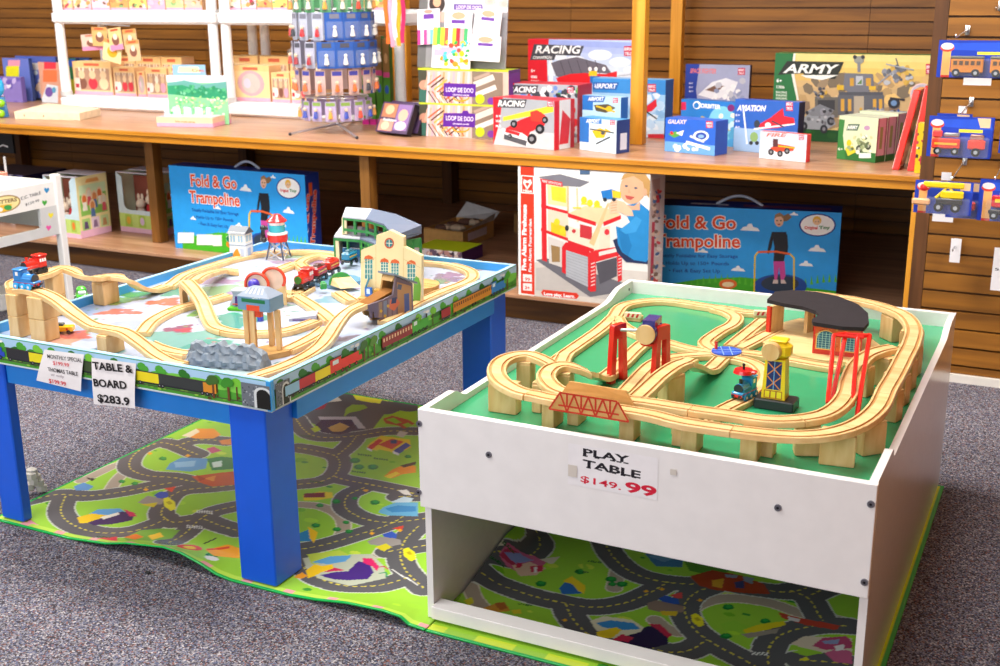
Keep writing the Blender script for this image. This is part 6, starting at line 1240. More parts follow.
for u, v, ru, rv, c in ((100,330,45,9,'#d4e0f2'),(80,310,38,6,'#c8d8f4'),(60,342,20,8,'#f0c8b8'),(70,335,24,4,'#e89c94'),(120,312,22,3,'#e8a49c'),(165,302,16,4,'#eca090'),(105,350,20,4,'#a8d4dc'),(185,338,45,9,'#a8d8d4'),(215,345,30,5,'#84ccc4'),(180,329,14,4,'#b88ca8'),(184,330,9,2,'#e07890'),(240,320,26,8,'#7cc8bc'),(255,312,12,4,'#68b878'),(215,290,26,5,'#bce0bc'),(210,281,30,4,'#cdbcdc'),(255,284,18,4,'#cce8cc'),(250,293,30,4,'#c0a8d0'),(300,330,26,5,'#cce0f0'),(330,300,16,4,'#b8d8e8'),(330,328,22,5,'#e0dcf0'),(355,325,22,8,'#e4e8f4'),(350,339,14,4,'#d8ccd8'),(300,256,14,3,'#bcdcc8'),(290,262,16,3,'#d0c0dc'),(325,262,20,3,'#c8b4d8'),(300,266,10,2,'#98ccd4'),(446,279,16,5,'#a498bc'),(440,282,9,3,'#6cb890'),(452,275,9,3,'#b8a0c8'),(458,284,5,2,'#8cccb0'),(480,268,16,4,'#d8c8b8'),(230,372,40,8,'#dcecec'),(270,378,30,6,'#f0d4d8'),(310,352,20,5,'#e8dce8'),(120,300,20,4,'#bcd890'),(135,294,22,3,'#98c864'),(175,292,10,5,'#84c8bc'),(195,300,8,9,'#b8d8c8'),(200,312,9,5,'#a8d898'),(280,305,14,4,'#c0c8d4')): bpx(u, v, ru, rv, c)
cols = [L3(c) for c in ('#b0a0c8','#80b8a8','#e8b0b0','#c0d8e8','#a8cc98','#f4f4f8')]
for _ in range(260): blob(rs.uniform(x0, x1), rs.uniform(y0, y1), rs.uniform(.003,.012), rs.uniform(.002,.005), ['#b0a0c8','#80c0b0','#e8b0b0','#c0d8f0','#a8cc98','#f4f4f8','#d8c0d0'][rs.randint(7)], rot=rs.uniform(0,3))
def gridmesh(name, img, X, Y, Zf, parent, mat, thick=.004):
    ny, nx = X.shape; me = bpy.data.meshes.new(name); O = parent['_o'] if parent is not None else (0, 0, 0)
    V = np.stack([X, Y, Zf], -1).reshape(-1, 3)-np.array(O); idx = np.arange(nx*ny).reshape(ny, nx)
    Fq = np.stack([idx[:-1,:-1], idx[:-1,1:], idx[1:,1:], idx[1:,:-1]], -1).reshape(-1, 4)
    me.vertices.add(len(V)); me.vertices.foreach_set('co', V.ravel()); me.loops.add(Fq.size); me.loops.foreach_set('vertex_index', Fq.ravel()); me.polygons.add(len(Fq)); me.polygons.foreach_set('loop_start', np.arange(0, Fq.size, 4)); me.update(calc_edges=True)
    ca = me.color_attributes.new('Col', 'FLOAT_COLOR', 'POINT'); ca.data.foreach_set('color', np.concatenate([img.reshape(-1, 3), np.ones((nx*ny, 1))], 1).astype(np.float32).ravel())
    me.materials.append(MATS[mat]); me.polygons.foreach_set('use_smooth', [True]*len(me.polygons)); me.validate()
    o = bpy.data.objects.new(name, me); COL.objects.link(o); o['_o'] = tuple(O)
    if parent is not None: o.parent = parent
    return o
b_ = gridmesh('play_board', img, gx, gy, np.full_like(gx, ZB), bt, 'gloss'); b_['label'] = 'board printed with pastel fields and water'
mb = MB(); mb.box((x0, y0, AP+.001), (x1, y1, ZB-.0008), '#a8b8c8', 'paint'); mb.build('board_base', bt)
# paper signs hung over the front rim
def paper(name, label, quad, y, art):
    """quad: photo pixels tl,tr,br,bl of a sheet hanging at depth y, bottom curling forward a little"""
    P = [PY(u, v, y) for u, v in quad]; mb = MB(); n = 6; V = []
    for i in range(n+1):
        t = i/n; l = P[0].lerp(P[3], t); r_ = P[1].lerp(P[2], t); bow = -.004*math.sin(t*2.2)
        V += [l+Vector((0,bow,0)), r_+Vector((0,bow,0))]
    mb.add(V, [(2*i+2,2*i+3,2*i+1,2*i) for i in range(n)], '#ece6e6', 'print')
    O = PY(quad[3][0], quad[3][1], y-.0052); O = Vector((min(P[0].x,P[3].x), y-.0052, min(P[2].z,P[3].z))); a = Art(mb, O, (1,0,0), (0,0,1), max(P[1].x,P[2].x)-O.x, max(P[0].z,P[1].z)-O.z)
    art(a); o = mb.build(name); return tag(o, label, 'sign')
def s1(a):
    a.text('MONTHLY SPECIAL', (47.5,358), (82,362.5), 3.9, '#18141c', bold=.012); a.text('$199.99', (53,364.5), (69,367), 3.6, '#d82838', bold=.01)
    a.text('THOMAS TABLE', (48,371), (78,376), 3.9, '#28242c', bold=.012); a.text('or only', (51,375.5), (64,378), 2.6, '#988c94', bold=0); a.text('$199.99', (49,382.5), (66,386), 4, '#d82838', bold=.01)
def s2(a):
    a.text('TABLE &', (93,369), (133,373), 7.4, '#141014', bold=.03); a.text('BOARD', (94,386), (127,389), 7.4, '#141014', bold=.03); a.text('$283.9', (98,401.5), (130,405.5), 7.6, '#141014', bold=.03)
paper('price_sign', 'small white sign reading MONTHLY SPECIAL on the blue table rim', [(44.5,349.5),(84,354.5),(82,391),(37.5,380)], BY0-.004, s1)
paper('price_sign', 'white sign reading TABLE & BOARD hung beside the monthly special sign', [(91.5,357.5),(136,363.5),(136,408),(95,403.5)], BY0-.006, s2)
# ------------------------------------------------------------------ railway on the blue table
ZW_ = ZW; ZW = ZB; G2 = ZB+.0125
def up(h): return ZB+h
zL, zM, z2 = ZB+.108+.012, ZB+.048+.012, ZB+.064+.012
split([(14,287.5,zL),(28,287.5,zL),(43,291.5,zL-.002),(57.5,299,zL-.012),(75,312.5,zL-.034),(92.5,323.8,zM+.004),(110,327.5,zM),(125,331,zM-.002),(140,341,zM-.018),(155,352.5,ZB+.022),(170,360.5,G2+.001),(183,363.5,G2)], (.14,.5), ['raised track under the blue engine at the left','upper wavy ramp track descending from the left hill','lower wavy ramp track ending at the grey rocks'])
track([(14,287.5,zL),(14,281,zL),(26,277.5,zL)], 'short raised track linking the two engines at far left')
split([(26,277.5,zL),(43,273,zL),(55,268,zL),(63,266.6,zL),(73,269,zL-.006),(84,274.5,zL-.020),(93,277,z2+.010),(102,275.5,z2+.003),(110,275,z2),(118,275.3,z2-.001),(127,277.7,z2-.008),(136,283.6,z2-.03),(145,287.5,z2-.048),(156,288.2,G2+.002),(167,284.5,G2)], (.22,.55), ['raised track under the red engine','wavy ramp track behind, upper part','wavy ramp track behind, lower part reaching the left rim'])
track([(168,285.5,G2),(174,281.5,G2),(183,274.8,G2),(197,269,G2)], 'switch track at the left rim where the rear ramp lands')
split([(197,269,G2),(216,263,G2),(233,258,G2),(251,254,G2),(268,251.6,G2),(287,250.8,G2),(304,250.6,G2),(322,251.6,G2),(340,254,G2)], (.3,.6), ['ground track along the left rim beside the signal house','ground track curving behind the water tower','ground track on the back rim left of the roundhouse'])
ZA = ZB+.052+.012
split([(239,270.5,G2),(221,269.3,G2+.01),(203,274,ZA-.012),(194,279.5,ZA-.002)], (.6,), ['low curved track between tunnel and left rim','rising track piece joining the small wooden arch'])
split([(186,280,ZA),(192,286,ZA-.003),(199,295,ZA-.018),(204,304,ZA-.034),(208.5,316,ZA-.048),(214,325,G2),(226,329.5,G2)], (.62,), ['steep ramp track coming down over the wooden arch','foot of the steep ramp curving toward the coal loader'])
split([(226,329.5,G2),(240,331.6,G2),(264,331.6,G2),(282,330.4,G2),(298,326,G2),(316,319.5,G2)], (.5,), ['curved ground track behind the coal loader legs','curved ground track right of the coal loader'])
split([(142,332,G2),(151,321,G2),(165,312.5,G2),(180,306.5,G2),(196,302.5,G2),(214,298,G2),(228,294,G2)], (.55,), ['diagonal ground track crossing the pastel board','diagonal ground track passing under the steep ramp'])
track([(148,342,G2),(160,347,G2),(175,351,G2),(188,353,G2)], 'ground curve running behind the grey rocks')
track([(286,349,G2),(300,342.5,G2),(314,335,G2),(326,326.5,G2)], 'ground track right of the loader base')
track([(286,290,G2),(299,296.5,G2),(312,304.5,G2),(324,313,G2),(332,320,G2)], 'switch track in front of the red train')
split([(249,376.5,G2),(264,371.5,G2),(282,365.5,G2),(304,355.6,G2+.001),(319.6,345,G2+.006),(328,335,G2+.016),(336.4,322,G2+.034),(345,312.4,G2+.050),(353,307,G2+.060),(362,303,G2+.064)], (.40,), ['front track beside the grey rocks near the table corner','ramp track climbing into the toy mine building'])
split([(384,321,G2),(396,315,G2),(405,308.5,G2),(416,302,G2),(433,294.4,G2),(449,288,G2),(463,282.7,G2),(472,277.5,G2),(471,271,G2),(460.6,266.3,G2),(446,263,G2),(433,261.8,G2),(421,261,G2)], (.25,.5,.75), ['ground track behind the mine along the right rim','ground straight along the right rim of the blue table','right back corner curve of the blue table loop','back rim track right of the roundhouse'])
track([(338,257,G2),(318,255,G2),(305,258.5,G2),(300,263,G2),(308,269,G2),(318,275,G2)], 'U-shaped ground track behind the red train')
track([(352,300,G2),(345,296,G2),(338,291,G2)], 'short ground track in front of the blue-grey turntable')
track([(287,297.5,G2),(298,292,G2),(309,286.2,G2)], 'short ground track under the front red engine')
track([(262,276,G2),(280,268,G2),(296,262,G2)], 'ground track between tunnel and water tower')
def block(u, v, hh, label, rz=0, wd=.05, dp=.035, z0=None):
    z0 = z0 or ZB+.0004; return pillar(u, v, label, rz, wd, dp, z0=z0, hh=hh)
def stack(u, v, rz, wd, dp, la, lb):
    p = PZ(u, v, zL)
    for i, lb_ in enumerate((la, lb)):
        n = Vector((math.sin(rz), -math.cos(rz), 0)); c = p; mb = MB(); hh = .0535; mb.M = xf((c.x, c.y, ZB+.0004+i*.0538), rz); mb.cbox((0, 0, hh/2), (wd, dp, hh), None, 'beech', .0015)
        tag(mb.build('support_block', smooth=30), lb_, 'support block')
stack(40, 290.8, 0, .050, .045, 'lower block of the nearest stack under the blue engine', 'upper block of the nearest stack under the blue engine')
stack(17, 287.5, 0, .032, .05, 'lower block of the leftmost stack under the blue engine', 'upper block of the leftmost stack under the blue engine')
stack(53, 269.5, 0, .030, .04, 'lower block of the stack under the rear ramp', 'upper block of the stack under the rear ramp')
under(109, 327.3, 'support block under the middle of the front wavy ramp', 0, .030, .058, zt=zM)
under(104, 275.3, 'support block under the middle of the rear wavy ramp', 0, .040, .058, zt=z2)
mb = MB(); p = PZ(186.5, 304, ZB); mb.M = xf((p.x, p.y, ZB+.0004), .3); mb.xz([(-.018,0),(-.010,0),(-.010,.03),(-.006,.038),(.006,.038),(.010,.03),(.010,0),(.018,0),(.018,.0515),(-.018,.0515)], 0, .035, None, 'beech'); tag(mb.build('arch_block', bevel=.001), 'small wooden arch holding up the steep ramp track', 'support block')
# engines on the left hill
loc, rz = along(18,287.5,38,290,zL-.003); loc.z = zL-.0028
engine('tank_engine', 'blue toy tank engine with bright blue wheels on top of the left ramp', loc, rz, '#3c84c8', trim='#c02c30', wheel_c='#38b0f0', sc=1.0)
loc, rz = along(26,277,44,272.5,zL-.003); loc.z = zL-.0028; rz += PI
def loco(name, label, loc, rz, body, sc=1.0, roof=None, face='#303438', cab=True, win='#f4f4f4'):
    o = thing(name, label, 'toy engine', tuple(loc)); M = xf(loc, rz, sc)
    mb = MB(); mb.M = M; mb.cbox((0,0,.0145), (.062,.026,.009), '#242428', 'paint', .001)
    mb.cyl((-.006,0,.028), (.030,0,.028), .0115, n=20, col=body, mat='gloss'); mb.cyl((.030,0,.028), (.0325,0,.028), .0095, n=20, col=face); mb.cbox((.010,0,.022), (.038,.024,.009), body, 'gloss', .002)
    mb.cyl((.020,0,.038), (.020,0,.048), .003, .0045, 12, body); mb.sph((.008,0,.040), .005, body, 'gloss', 10)
    if cab:
        mb.cbox((-.018,0,.031), (.024,.026,.028), body, 'gloss', .0015); mb.cbox((-.018,0,.0475), (.030,.030,.005), roof or body, 'gloss', .002)
        for s_ in (-1, 1):
            for k in range(3): mb.cbox((-.025+.007*k, s_*.0133, .036), (.0048,.0006,.008), win, 'paint')
    mb.build('body', o, smooth=35)
    for x in (-.020,-.004,.014,.025):
        for s_ in (-1, 1):
            mb = MB(); mb.M = M; rr = .0085 if x < .01 else .0055; mb.cyl((x, s_*.0132, rr), (x, s_*.0168, rr), rr, n=18, col='#1e1e22', mat='gloss'); mb.build('wheel', o, smooth=40)
    return o
def wagon(name, label, loc, rz, body, roof=None, sc=1.0):
    o = thing(name, label, 'toy wagon', tuple(loc)); M = xf(loc, rz, sc); mb = MB(); mb.M = M; mb.cbox((0,0,.0125), (.058,.026,.006), '#242428', 'paint', .001); mb.cbox((0,0,.0265), (.054,.027,.021), body, 'gloss', .002); mb.cbox((0,0,.0385), (.050,.020,.004), roof or body, 'gloss', .002); mb.cbox((.004,0,.042), (.02,.014,.005), roof or body, 'gloss', .001)
    for s_ in (-1, 1): mb.box((-.024, s_*.0137-.0002, .025), (.024, s_*.0137+.0002, .028), '#e8b838', 'paint')
    mb.build('body', o, smooth=35)
    for x in (-.018,.018):
        for s_ in (-1, 1): mb = MB(); mb.M = M; mb.cyl((x, s_*.0132, .0075), (x, s_*.0166, .0075), .0075, n=18, col='#1e1e22', mat='gloss'); mb.build('wheel', o, smooth=40)
    return o
loco('steam_engine', 'bright red toy engine behind the blue tank engine at the far left', loc, rz, '#d8281c', roof='#d8281c')
# red train on the turntable line
z_ = G2-.003
for i, (u0, v0, u1, v1) in enumerate(((296,293,312,284.5),(313,284,324,278),(325,277.5,337,271.5))):
    loc, rz = along(u0, v0, u1, v1, z_); loc.z = z_+.0002 if i == 0 else ZB+.0118; rz += PI
    if i == 0: loco('steam_engine', 'front red toy engine of the short red train by the turntable', loc, rz, '#dc3020', face='#3c7828', sc=1.12)
    else: wagon('train_wagon', ('middle dark red wagon of the short red train','rear red wagon of the short red train')[i-1], loc, rz, ('#b8242c','#d83420')[i-1], ('#58342c','#d83420')[i-1], sc=1.1)
loc, rz = along(341,268,358,260,z_); loc.z = z_+.0002; wagon('train_wagon', 'blue-green toy wagon entering the roundhouse behind the red train', loc, rz+PI, '#2c84a8', '#3c6c80')
# ------------------------------------------------------------------ blue-grey turntable with green arch
tc_ = PZ(338, 283.5, ZB); o = thing('turntable', 'blue-grey turntable disc with a green arch and tan wedge', 'toy turntable', (tc_.x, tc_.y, ZB)); mb = MB()
mb.cyl((tc_.x,tc_.y,ZB+.0004), (tc_.x,tc_.y,ZB+.0115), .066, n=12, col='#6a9cb8', mat='gloss'); mb.build('base', o)
p = PZ(341, 284, ZB+.0118); dv = Vector((.72,.69,0)).normalized(); M = Matrix(((dv.x,-dv.y,0,p.x),(dv.y,dv.x,0,p.y),(0,0,1,ZB+.0118),(0,0,0,1)))
mb = MB(); mb.M = M; mb.xz([(.034*math.cos(PI*i/14),.034*math.sin(PI*i/14)) for i in range(15)], -.004, .004, '#2c9448', 'gloss'); mb.build('green_arch', o, smooth=35)
mb = MB(); mb.M = M; mb.add([(-.03,-.0045,0),(.034,-.0045,0),(.045,-.05,0),(-.01,-.055,0),(-.024,-.0045,.020),(.028,-.0045,.020)], [(0,1,5,4),(2,3,4,5),(0,4,3),(1,2,5),(0,3,2,1)], None, 'beechx'); mb.build('tan_wedge', o)
mb = MB(); p = PZ(323.5, 290, ZB+.009); mb.M = xf((p.x, p.y, ZB+.0118), .8); mb.cbox((0,0,.009), (.018,.014,.018), '#2c9448', 'gloss', .002); mb.cbox((0,0,.0195), (.013,.010,.003), '#38a858', 'gloss', .001); mb.build('green_box', o)
# round wooden table behind the facade
p = PZ(417, 283, ZB+.02); mb = MB(); mb.cyl((p.x,p.y,ZB+.0004), (p.x,p.y,ZB+.018), .062, n=40, mat='beechdark')
for k in (-.012,.012): mb.box((p.x-.055,p.y+k-.0006,ZB+.018), (p.x+.055,p.y+k+.0006,ZB+.0183), '#8a5a28', 'matt')
tag(mb.build('wooden_turntable', smooth=30), 'round wooden disc turntable right of the cream facade', 'toy turntable')
# ------------------------------------------------------------------ cream factory facade
A = PZ(360.5,300.5,ZB); B = PZ(421.5,305.5,ZB); d = (B-A); L = d.length; d.normalize(); nB = Vector((-d.y, d.x, 0)); M = Matrix(((d.x,nB.x,0,A.x),(d.y,nB.y,0,A.y),(0,0,1,ZB+.0005),(0,0,0,1)))
o = thing('factory_facade', 'cream toy factory front with red-topped windows on the blue table', 'toy building', tuple(A)); fxy = lambda u, v: (lambda q: ((q-A).dot(d), q.z-ZB))(PP(u, v, A, nB))
mb = MB(); mb.M = M; out = [fxy(*p) for p in ((361,250.3),(376,244.6),(376.5,235.5),(390,230.7),(403.7,237.3),(403.7,247),(421.5,256.2))]; out = [(0,0)]+out+[(L,0)]; mb.xz(out[::-1], 0, .016, '#ecd9a4', 'paint')
ar = Art(mb, M @ Vector((0,0,0)), d, Vector((0,0,1)), L, .20, 2); ar.mat = 'paint'
def win(u0, u1, v0, v1):
    ar.poly([(u0-1,v0+2),(u0,v0-.6),((u0+u1)/2,v0-2),(u1,v0-.2),(u1+1,v0+2.4),(u1+.6,v0+3.4),(u0-.6,v0+3)], '#d8602c'); ar.poly([(u0-.4,v0+2),(u1+.4,v0+2.4),(u1+.4,v1+.4),(u0-.4,v1)], '#e8e4c8'); ar.poly([(u0,v0+2),(u1,v0+2.4),(u1,v1),(u0,v1-.4)], '#3c8c8c')
    for k in (1, 2): x = u0+(u1-u0)*k/3; ar.line([(x,v0+2),(x,v1)], .55, '#e8e8d0')
    for k in (1, 2, 3): y = v0+2+(v1-v0-2)*k/4; ar.line([(u0,y),(u1,y)], .5, '#e8e8d0')
win(365,372.5,257,279); win(381,388,260,273); win(391.4,398.6,261,275); win(407.6,415.2,262,282)
ar.ell(389.3,243.2,4.8,5.4,'#c8542c',16); ar.ell(389.3,243.2,3.5,4,'#2c7c84',16); ar.line([(389.3,239.4),(389.3,247)],.6,'#e8e8d0'); ar.line([(385.8,243),(392.8,243.4)],.6,'#e8e8d0')
for l in (((376,245),(376,300)),((403.5,247.5),(403.5,303)),((361,263),(376,257.5)),((403.5,259),(421,268))): ar.line(l, .5, '#d8c088')
ar.poly([(414,281),(416,276),(419,278),(421,286),(420,304),(413,304)], '#6cac3c')
mb.build('wall', o); mb = MB(); mb.M = M; mb.cbox((L*.28,-.012,.007), (L*.55,.022,.013), None, 'beechdark', .001); mb.cbox((.030,-.010,.028), (.022,.004,.026), '#2c6cc0', 'paint', .001); mb.cbox((.030,-.0125,.03), (.01,.001,.014), '#c8dcf4', 'paint'); mb.cbox((.062,-.012,.026), (.026,.018,.024), '#c89030', 'paint', .001); mb.tube([(.022,-.01,.04),(.034,-.012,.066)], .003, col='#3c8498'); mb.build('loading_step', o, smooth=30)
# ------------------------------------------------------------------ curved roundhouse with grey roofs
o = thing('roundhouse', 'green roundhouse with curved two-level grey roof and cream end wall', 'toy building', tuple(PZ(370,262,ZB)))
H1, H2, H3 = ZB+.078, ZB+.096, ZB+.150
lo = [(334,236),(360,238),(374,243),(383,252)]; lob = [(341.5,225.5),(362,226.5),(380,231),(394,239)]        # lower roof front / back edge at H1, H2
up_f = [(342.5,216),(366,218.5),(384,224),(394,236)]; up_b = [(346,207),(372,208.6),(396,214),(421.5,225)]
mb = MB(); lf = [PZ(u, v, H1) for u, v in lo]; lk = [PZ(u, v, H2) for u, v in lob]
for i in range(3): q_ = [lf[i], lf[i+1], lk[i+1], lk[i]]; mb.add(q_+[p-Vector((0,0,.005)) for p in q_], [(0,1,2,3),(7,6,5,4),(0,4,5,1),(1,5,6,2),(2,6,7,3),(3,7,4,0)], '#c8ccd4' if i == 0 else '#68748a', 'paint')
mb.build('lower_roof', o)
uf = [PZ(u, v, H3-.010) for u, v in up_f]; uk = [PZ(u, v, H3) for u, v in up_b]; rr = [PZ(404,238.5,H3-.03), PZ(421.5,232,H3-.02)]
mb = MB()
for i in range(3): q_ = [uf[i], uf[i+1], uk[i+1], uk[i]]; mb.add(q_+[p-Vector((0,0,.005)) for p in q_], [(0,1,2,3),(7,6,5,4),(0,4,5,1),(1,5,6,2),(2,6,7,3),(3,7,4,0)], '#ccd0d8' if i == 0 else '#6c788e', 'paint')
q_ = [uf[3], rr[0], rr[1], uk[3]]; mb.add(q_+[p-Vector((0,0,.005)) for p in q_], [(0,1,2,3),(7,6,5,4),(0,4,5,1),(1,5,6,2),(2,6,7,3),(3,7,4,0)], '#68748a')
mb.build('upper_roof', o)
mb = MB(); dn = Vector((0,0,.0055))
def wall(p, q, z0, z1, col, mat='paint', th=.004):
    d_ = (q-p); d_.z = 0; l_ = d_.length; d_.normalize(); mb.M = Matrix(((d_.x,-d_.y,0,p.x),(d_.y,d_.x,0,p.y),(0,0,1,0),(0,0,0,1))); mb.box((0,0,z0), (l_,th,z1), col, mat); mb.M = Matrix.Identity(4)
for i in range(3):
    wall(lf[i], lf[i+1], H1-.014, H1-.006, '#2c8444'); wall(uf[i], uf[i+1], H2-.002, H2+.006, '#2c8444'); wall(uf[i], uf[i+1], H3-.022, H3-.016, '#2c8444')
    for t in (0, .5): 
        p = lf[i].lerp(lf[i+1], t); mb.box((p.x-.003,p.y,ZB+.0005),(p.x+.003,p.y+.008,H1-.006),'#2c8444','paint')
        p = uf[i].lerp(uf[i+1], t); mb.box((p.x-.004,p.y,H2-.01),(p.x+.004,p.y+.008,H3-.016),'#2c8444','paint')
    wall(lk[i], lk[i+1], BH+.004, H2-.01, '#24485c')
for k in range(3):
    p = lf[1].lerp(lf[2], .1+k*.25); mb.box((p.x-.001,p.y-.001,ZB+.0005),(p.x+.001,p.y+.001,H1-.01),'#5cb048','paint')
for z in (.02,.035,.05): wall(lf[1], lf[2], ZB+z, ZB+z+.002, '#5cb048', th=.002)
p, q_ = PZ(405,238,H3-.03), PZ(421,232.5,H3-.02); wall(p, q_, H3-.062, H3-.036, '#2c7c3c', th=.006)
for t in (0, .45, .92): r_ = p.lerp(q_, t); mb.box((r_.x-.003,r_.y,ZB+.0005),(r_.x+.003,r_.y+.006,H3-.04),'#2c7c3c','paint')
mb.build('green_frame', o)
mb = MB(); e0 = lf[0]; e1 = lk[0]; e2 = uk[0]
wall(e0+Vector((0,.001,0)), e0+Vector((.014,.003,0)), ZB+.0005, H1-.006, '#ecdcb0'); wall(e0+Vector((.0,.001,0)), e1, ZB+.0005, H1-.006, '#ecdcb0', th=.003); wall(uf[0]+Vector((0,.0,0)), uf[0]+Vector((.012,.002,0)), H2-.012, H3-.016, '#ecdcb0'); wall(uf[0], uk[0], H2-.02, H3-.016, '#ecdcb0', th=.003)
mb.build('end_wall', o)['label'] = 'cream end wall'
# ------------------------------------------------------------------ mine building with chute
o = thing('mine_building', 'wooden toy mine with grey roof and chute above the ramp track', 'toy building', tuple(PZ(400,318,ZB)))
A = PZ(367,330,ZB); B = PZ(413.5,314,ZB); A = PZ(366,329,ZB); d = (B-A); L = d.length; d.normalize(); nB = Vector((-d.y,d.x,0)); fx2 = lambda u, v: (lambda q: ((q-A).dot(d), q.z-ZB))(PP(u, v, A, nB)); M = Matrix(((d.x,nB.x,0,A.x),(d.y,nB.y,0,A.y),(0,0,1,ZB+.0005),(0,0,0,1)))
side_ = [fx2(*p) for p in ((366,306),(383,300),(393,295),(396,277),(412.5,283.5),(413.5,314),(402,318),(393,321),(384,323),(381,319),(377,318),(374,312),(366,311))]; side_ = [(x, max(z, .0)) for x, z in side_]
for k, y in enumerate((0, .042)):
    mb = MB(); mb.M = M; mb.xz(side_[::-1], y, y+.005, '#7c6c74' if k == 0 else '#b08850', 'matt')
    if k == 0:
        ar = Art(mb, M @ Vector((-.05,0,0)), d, Vector((0,0,1)), L+.1, .14, 2); q = random.Random(3)
        for i in range(9): x = 369+i*4.8; ar.poly([(x,306-i*1.6),(x+3.6,305-i*1.6),(x+3.4,318-i*.6),(x+.2,318-i*.4)], q.choice(('#8c7c84','#6c6070','#9a8068','#7a8494')))
        ar.poly([(397,282),(411,286),(412,312),(398,316)], '#b88858'); ar.poly([(404,294),(409,293),(409.5,312),(404.5,313)], '#58608c'); ar.poly([(390,300),(396,297),(400,303),(394,311),(389,308)], '#d8744c'); ar.poly([(392,298),(397,297),(396,303),(391,304)], '#3c4468')
        for u, v in ((381,311),(388,306),(385,316)): ar.ell(u, v, 1.3, 1.6, '#d8b038')
        ar.poly([(398,284),(402,285),(401,290),(397,289)], '#5c6478')
    mb.build('side_wall', o)
mb = MB(); mb.M = M; c0, c1 = fx2(366,307.5), fx2(396,290); mb.xz([c0, c1, (c1[0], c1[1]-.004), (c0[0], c0[1]-.004)], .005, .042, '#8a5a28', 'matt'); mb.xz([fx2(393,282),fx2(396,277),(L,fx2(413,283)[1]),(L-.004,fx2(413,283)[1]-.005)][::-1], .005,.042,'#d8b078','matt'); mb.box((L-.004,.005,.0),(L,.042,fx2(413,286)[1]),'#b08858','matt'); mb.build('chute', o)
mb = MB(); mb.M = M; r0, r1 = fx2(393,275.5), fx2(416,284); mb.xz([(r0[0],r0[1]),(r1[0],r1[1]),(r1[0],r1[1]+.005),(r0[0],r0[1]+.005)], -.005, .052, '#7c8898', 'paint'); mb.build('roof', o)
# ------------------------------------------------------------------ signal house, water tower
p = PZ(239, 259.5, ZB); o = thing('signal_house', 'small white toy house with grey gable roof beside the water tower', 'toy building', (p.x, p.y, ZB)); M = xf((p.x, p.y+.015, ZB+.0005), .12)
mb = MB(); mb.M = M; w_, d_, h_ = .056, .046, .086
mb.cbox((0,0,h_/2), (w_,d_,h_), '#e4ecf0', 'paint', .0008); mb.yz([(-d_/2,h_),(d_/2,h_),(0,h_+.014)], -w_/2, w_/2, '#f0ead8'); mb.box((-w_/2-.0008,-d_/2-.0008,h_*.52),(w_/2+.0008,d_/2+.0008,h_*.55),'#8c9cb0')
ar = Art(mb, M @ Vector((-w_/2,-d_/2,0)), M.to_3x3() @ Vector((1,0,0)), Vector((0,0,1)), w_, h_, 3); ar.mat = 'paint'
for x in (.05,.53): ar.fr(x,.62,x+.40,.92,'#f8f0d8'); ar.fr(x+.05,.65,x+.17,.89,'#9cc0d8'); ar.fr(x+.22,.65,x+.35,.89,'#9cc0d8')
ar.fp([(.1,.02),(.62,.02),(.66,.2),(.5,.42),(.36,.36),(.2,.2)],'#e89c28'); ar.fp([(.0,0),(.9,0),(.9,.05),(0,.07)],'#5ca83c'); ar.fr(.68,.1,.92,.42,'#b8c8e0')
br_ = Art(mb, M @ Vector((w_/2,-d_/2,0)), M.to_3x3() @ Vector((0,1,0)), Vector((0,0,1)), d_, h_, 3); br_.fr(.1,.62,.9,.92,'#f8f0d8'); br_.fr(.16,.66,.46,.89,'#a8c4d0'); br_.fr(.54,.66,.84,.89,'#a8c4d0'); br_.fr(.3,.02,.7,.42,'#a8c0e4')
mb.build('walls', o)
mb = MB(); mb.M = M; mb.add([(-w_/2-.004,-d_/2-.005,h_-.004),(w_/2+.004,-d_/2-.005,h_-.004),(w_/2+.004,0,h_+.017),(-w_/2-.004,0,h_+.017),(w_/2+.004,d_/2+.005,h_-.004),(-w_/2-.004,d_/2+.005,h_-.004)], [(0,1,2,3),(3,2,4,5),(0,3,5),(1,4,2),(0,5,4,1)], '#4c545f', 'paint'); mb.build('roof', o)
mb = MB(); mb.M = M; mb.cyl((-.034,-.012,.062),(-.034,-.009,.062),.011,n=20,col='#e8e8e0',mat='paint'); mb.cyl((-.034,-.0135,.062),(-.034,-.012,.062),.0095,n=20,col='#1c7c50'); mb.cyl((-.036,-.009,.045),(-.036,-.004,.045),.012,n=16,col='#f0941c'); mb.cyl((-.028,-.010,.020),(-.028,-.005,.020),.011,n=16,col='#e04830'); mb.cyl((-.034,-.008,0),(-.034,-.008,.06),.003,col='#e8a030'); mb.build('signal_discs', o, smooth=35)
p = PZ(277, 259, ZB); o = thing('water_tower', 'red and white toy water tower on grey lattice legs', 'toy building', (p.x, p.y, ZB)); M = xf((p.x, p.y+.01, ZB+.0005), .2, 1.14)
mb = MB(); mb.M = M; zt = .048
for i in range(4):
    a0 = PI/4+PI/2*i; b0 = (.032*math.cos(a0)*1.1, .032*math.sin(a0)*1.1, 0); t0 = (.020*math.cos(a0)*1.1, .020*math.sin(a0)*1.1, zt); a1 = a0+PI/2; b1 = (.032*math.cos(a1)*1.1, .032*math.sin(a1)*1.1, 0); t1 = (.020*math.cos(a1)*1.1, .020*math.sin(a1)*1.1, zt)
    mb.tube([b0, t0], .0024, 6, '#50586c', 'paint'); V3 = Vector; m0 = V3(b0).lerp(V3(t0), .5); m1 = V3(b1).lerp(V3(t1), .5)
    for pa, pb in ((b0, m1), (b1, m0), (m0, t1), (m1, t0)): mb.tube([pa, pb], .0014, 5)
mb.build('lattice_legs', o, smooth=40)
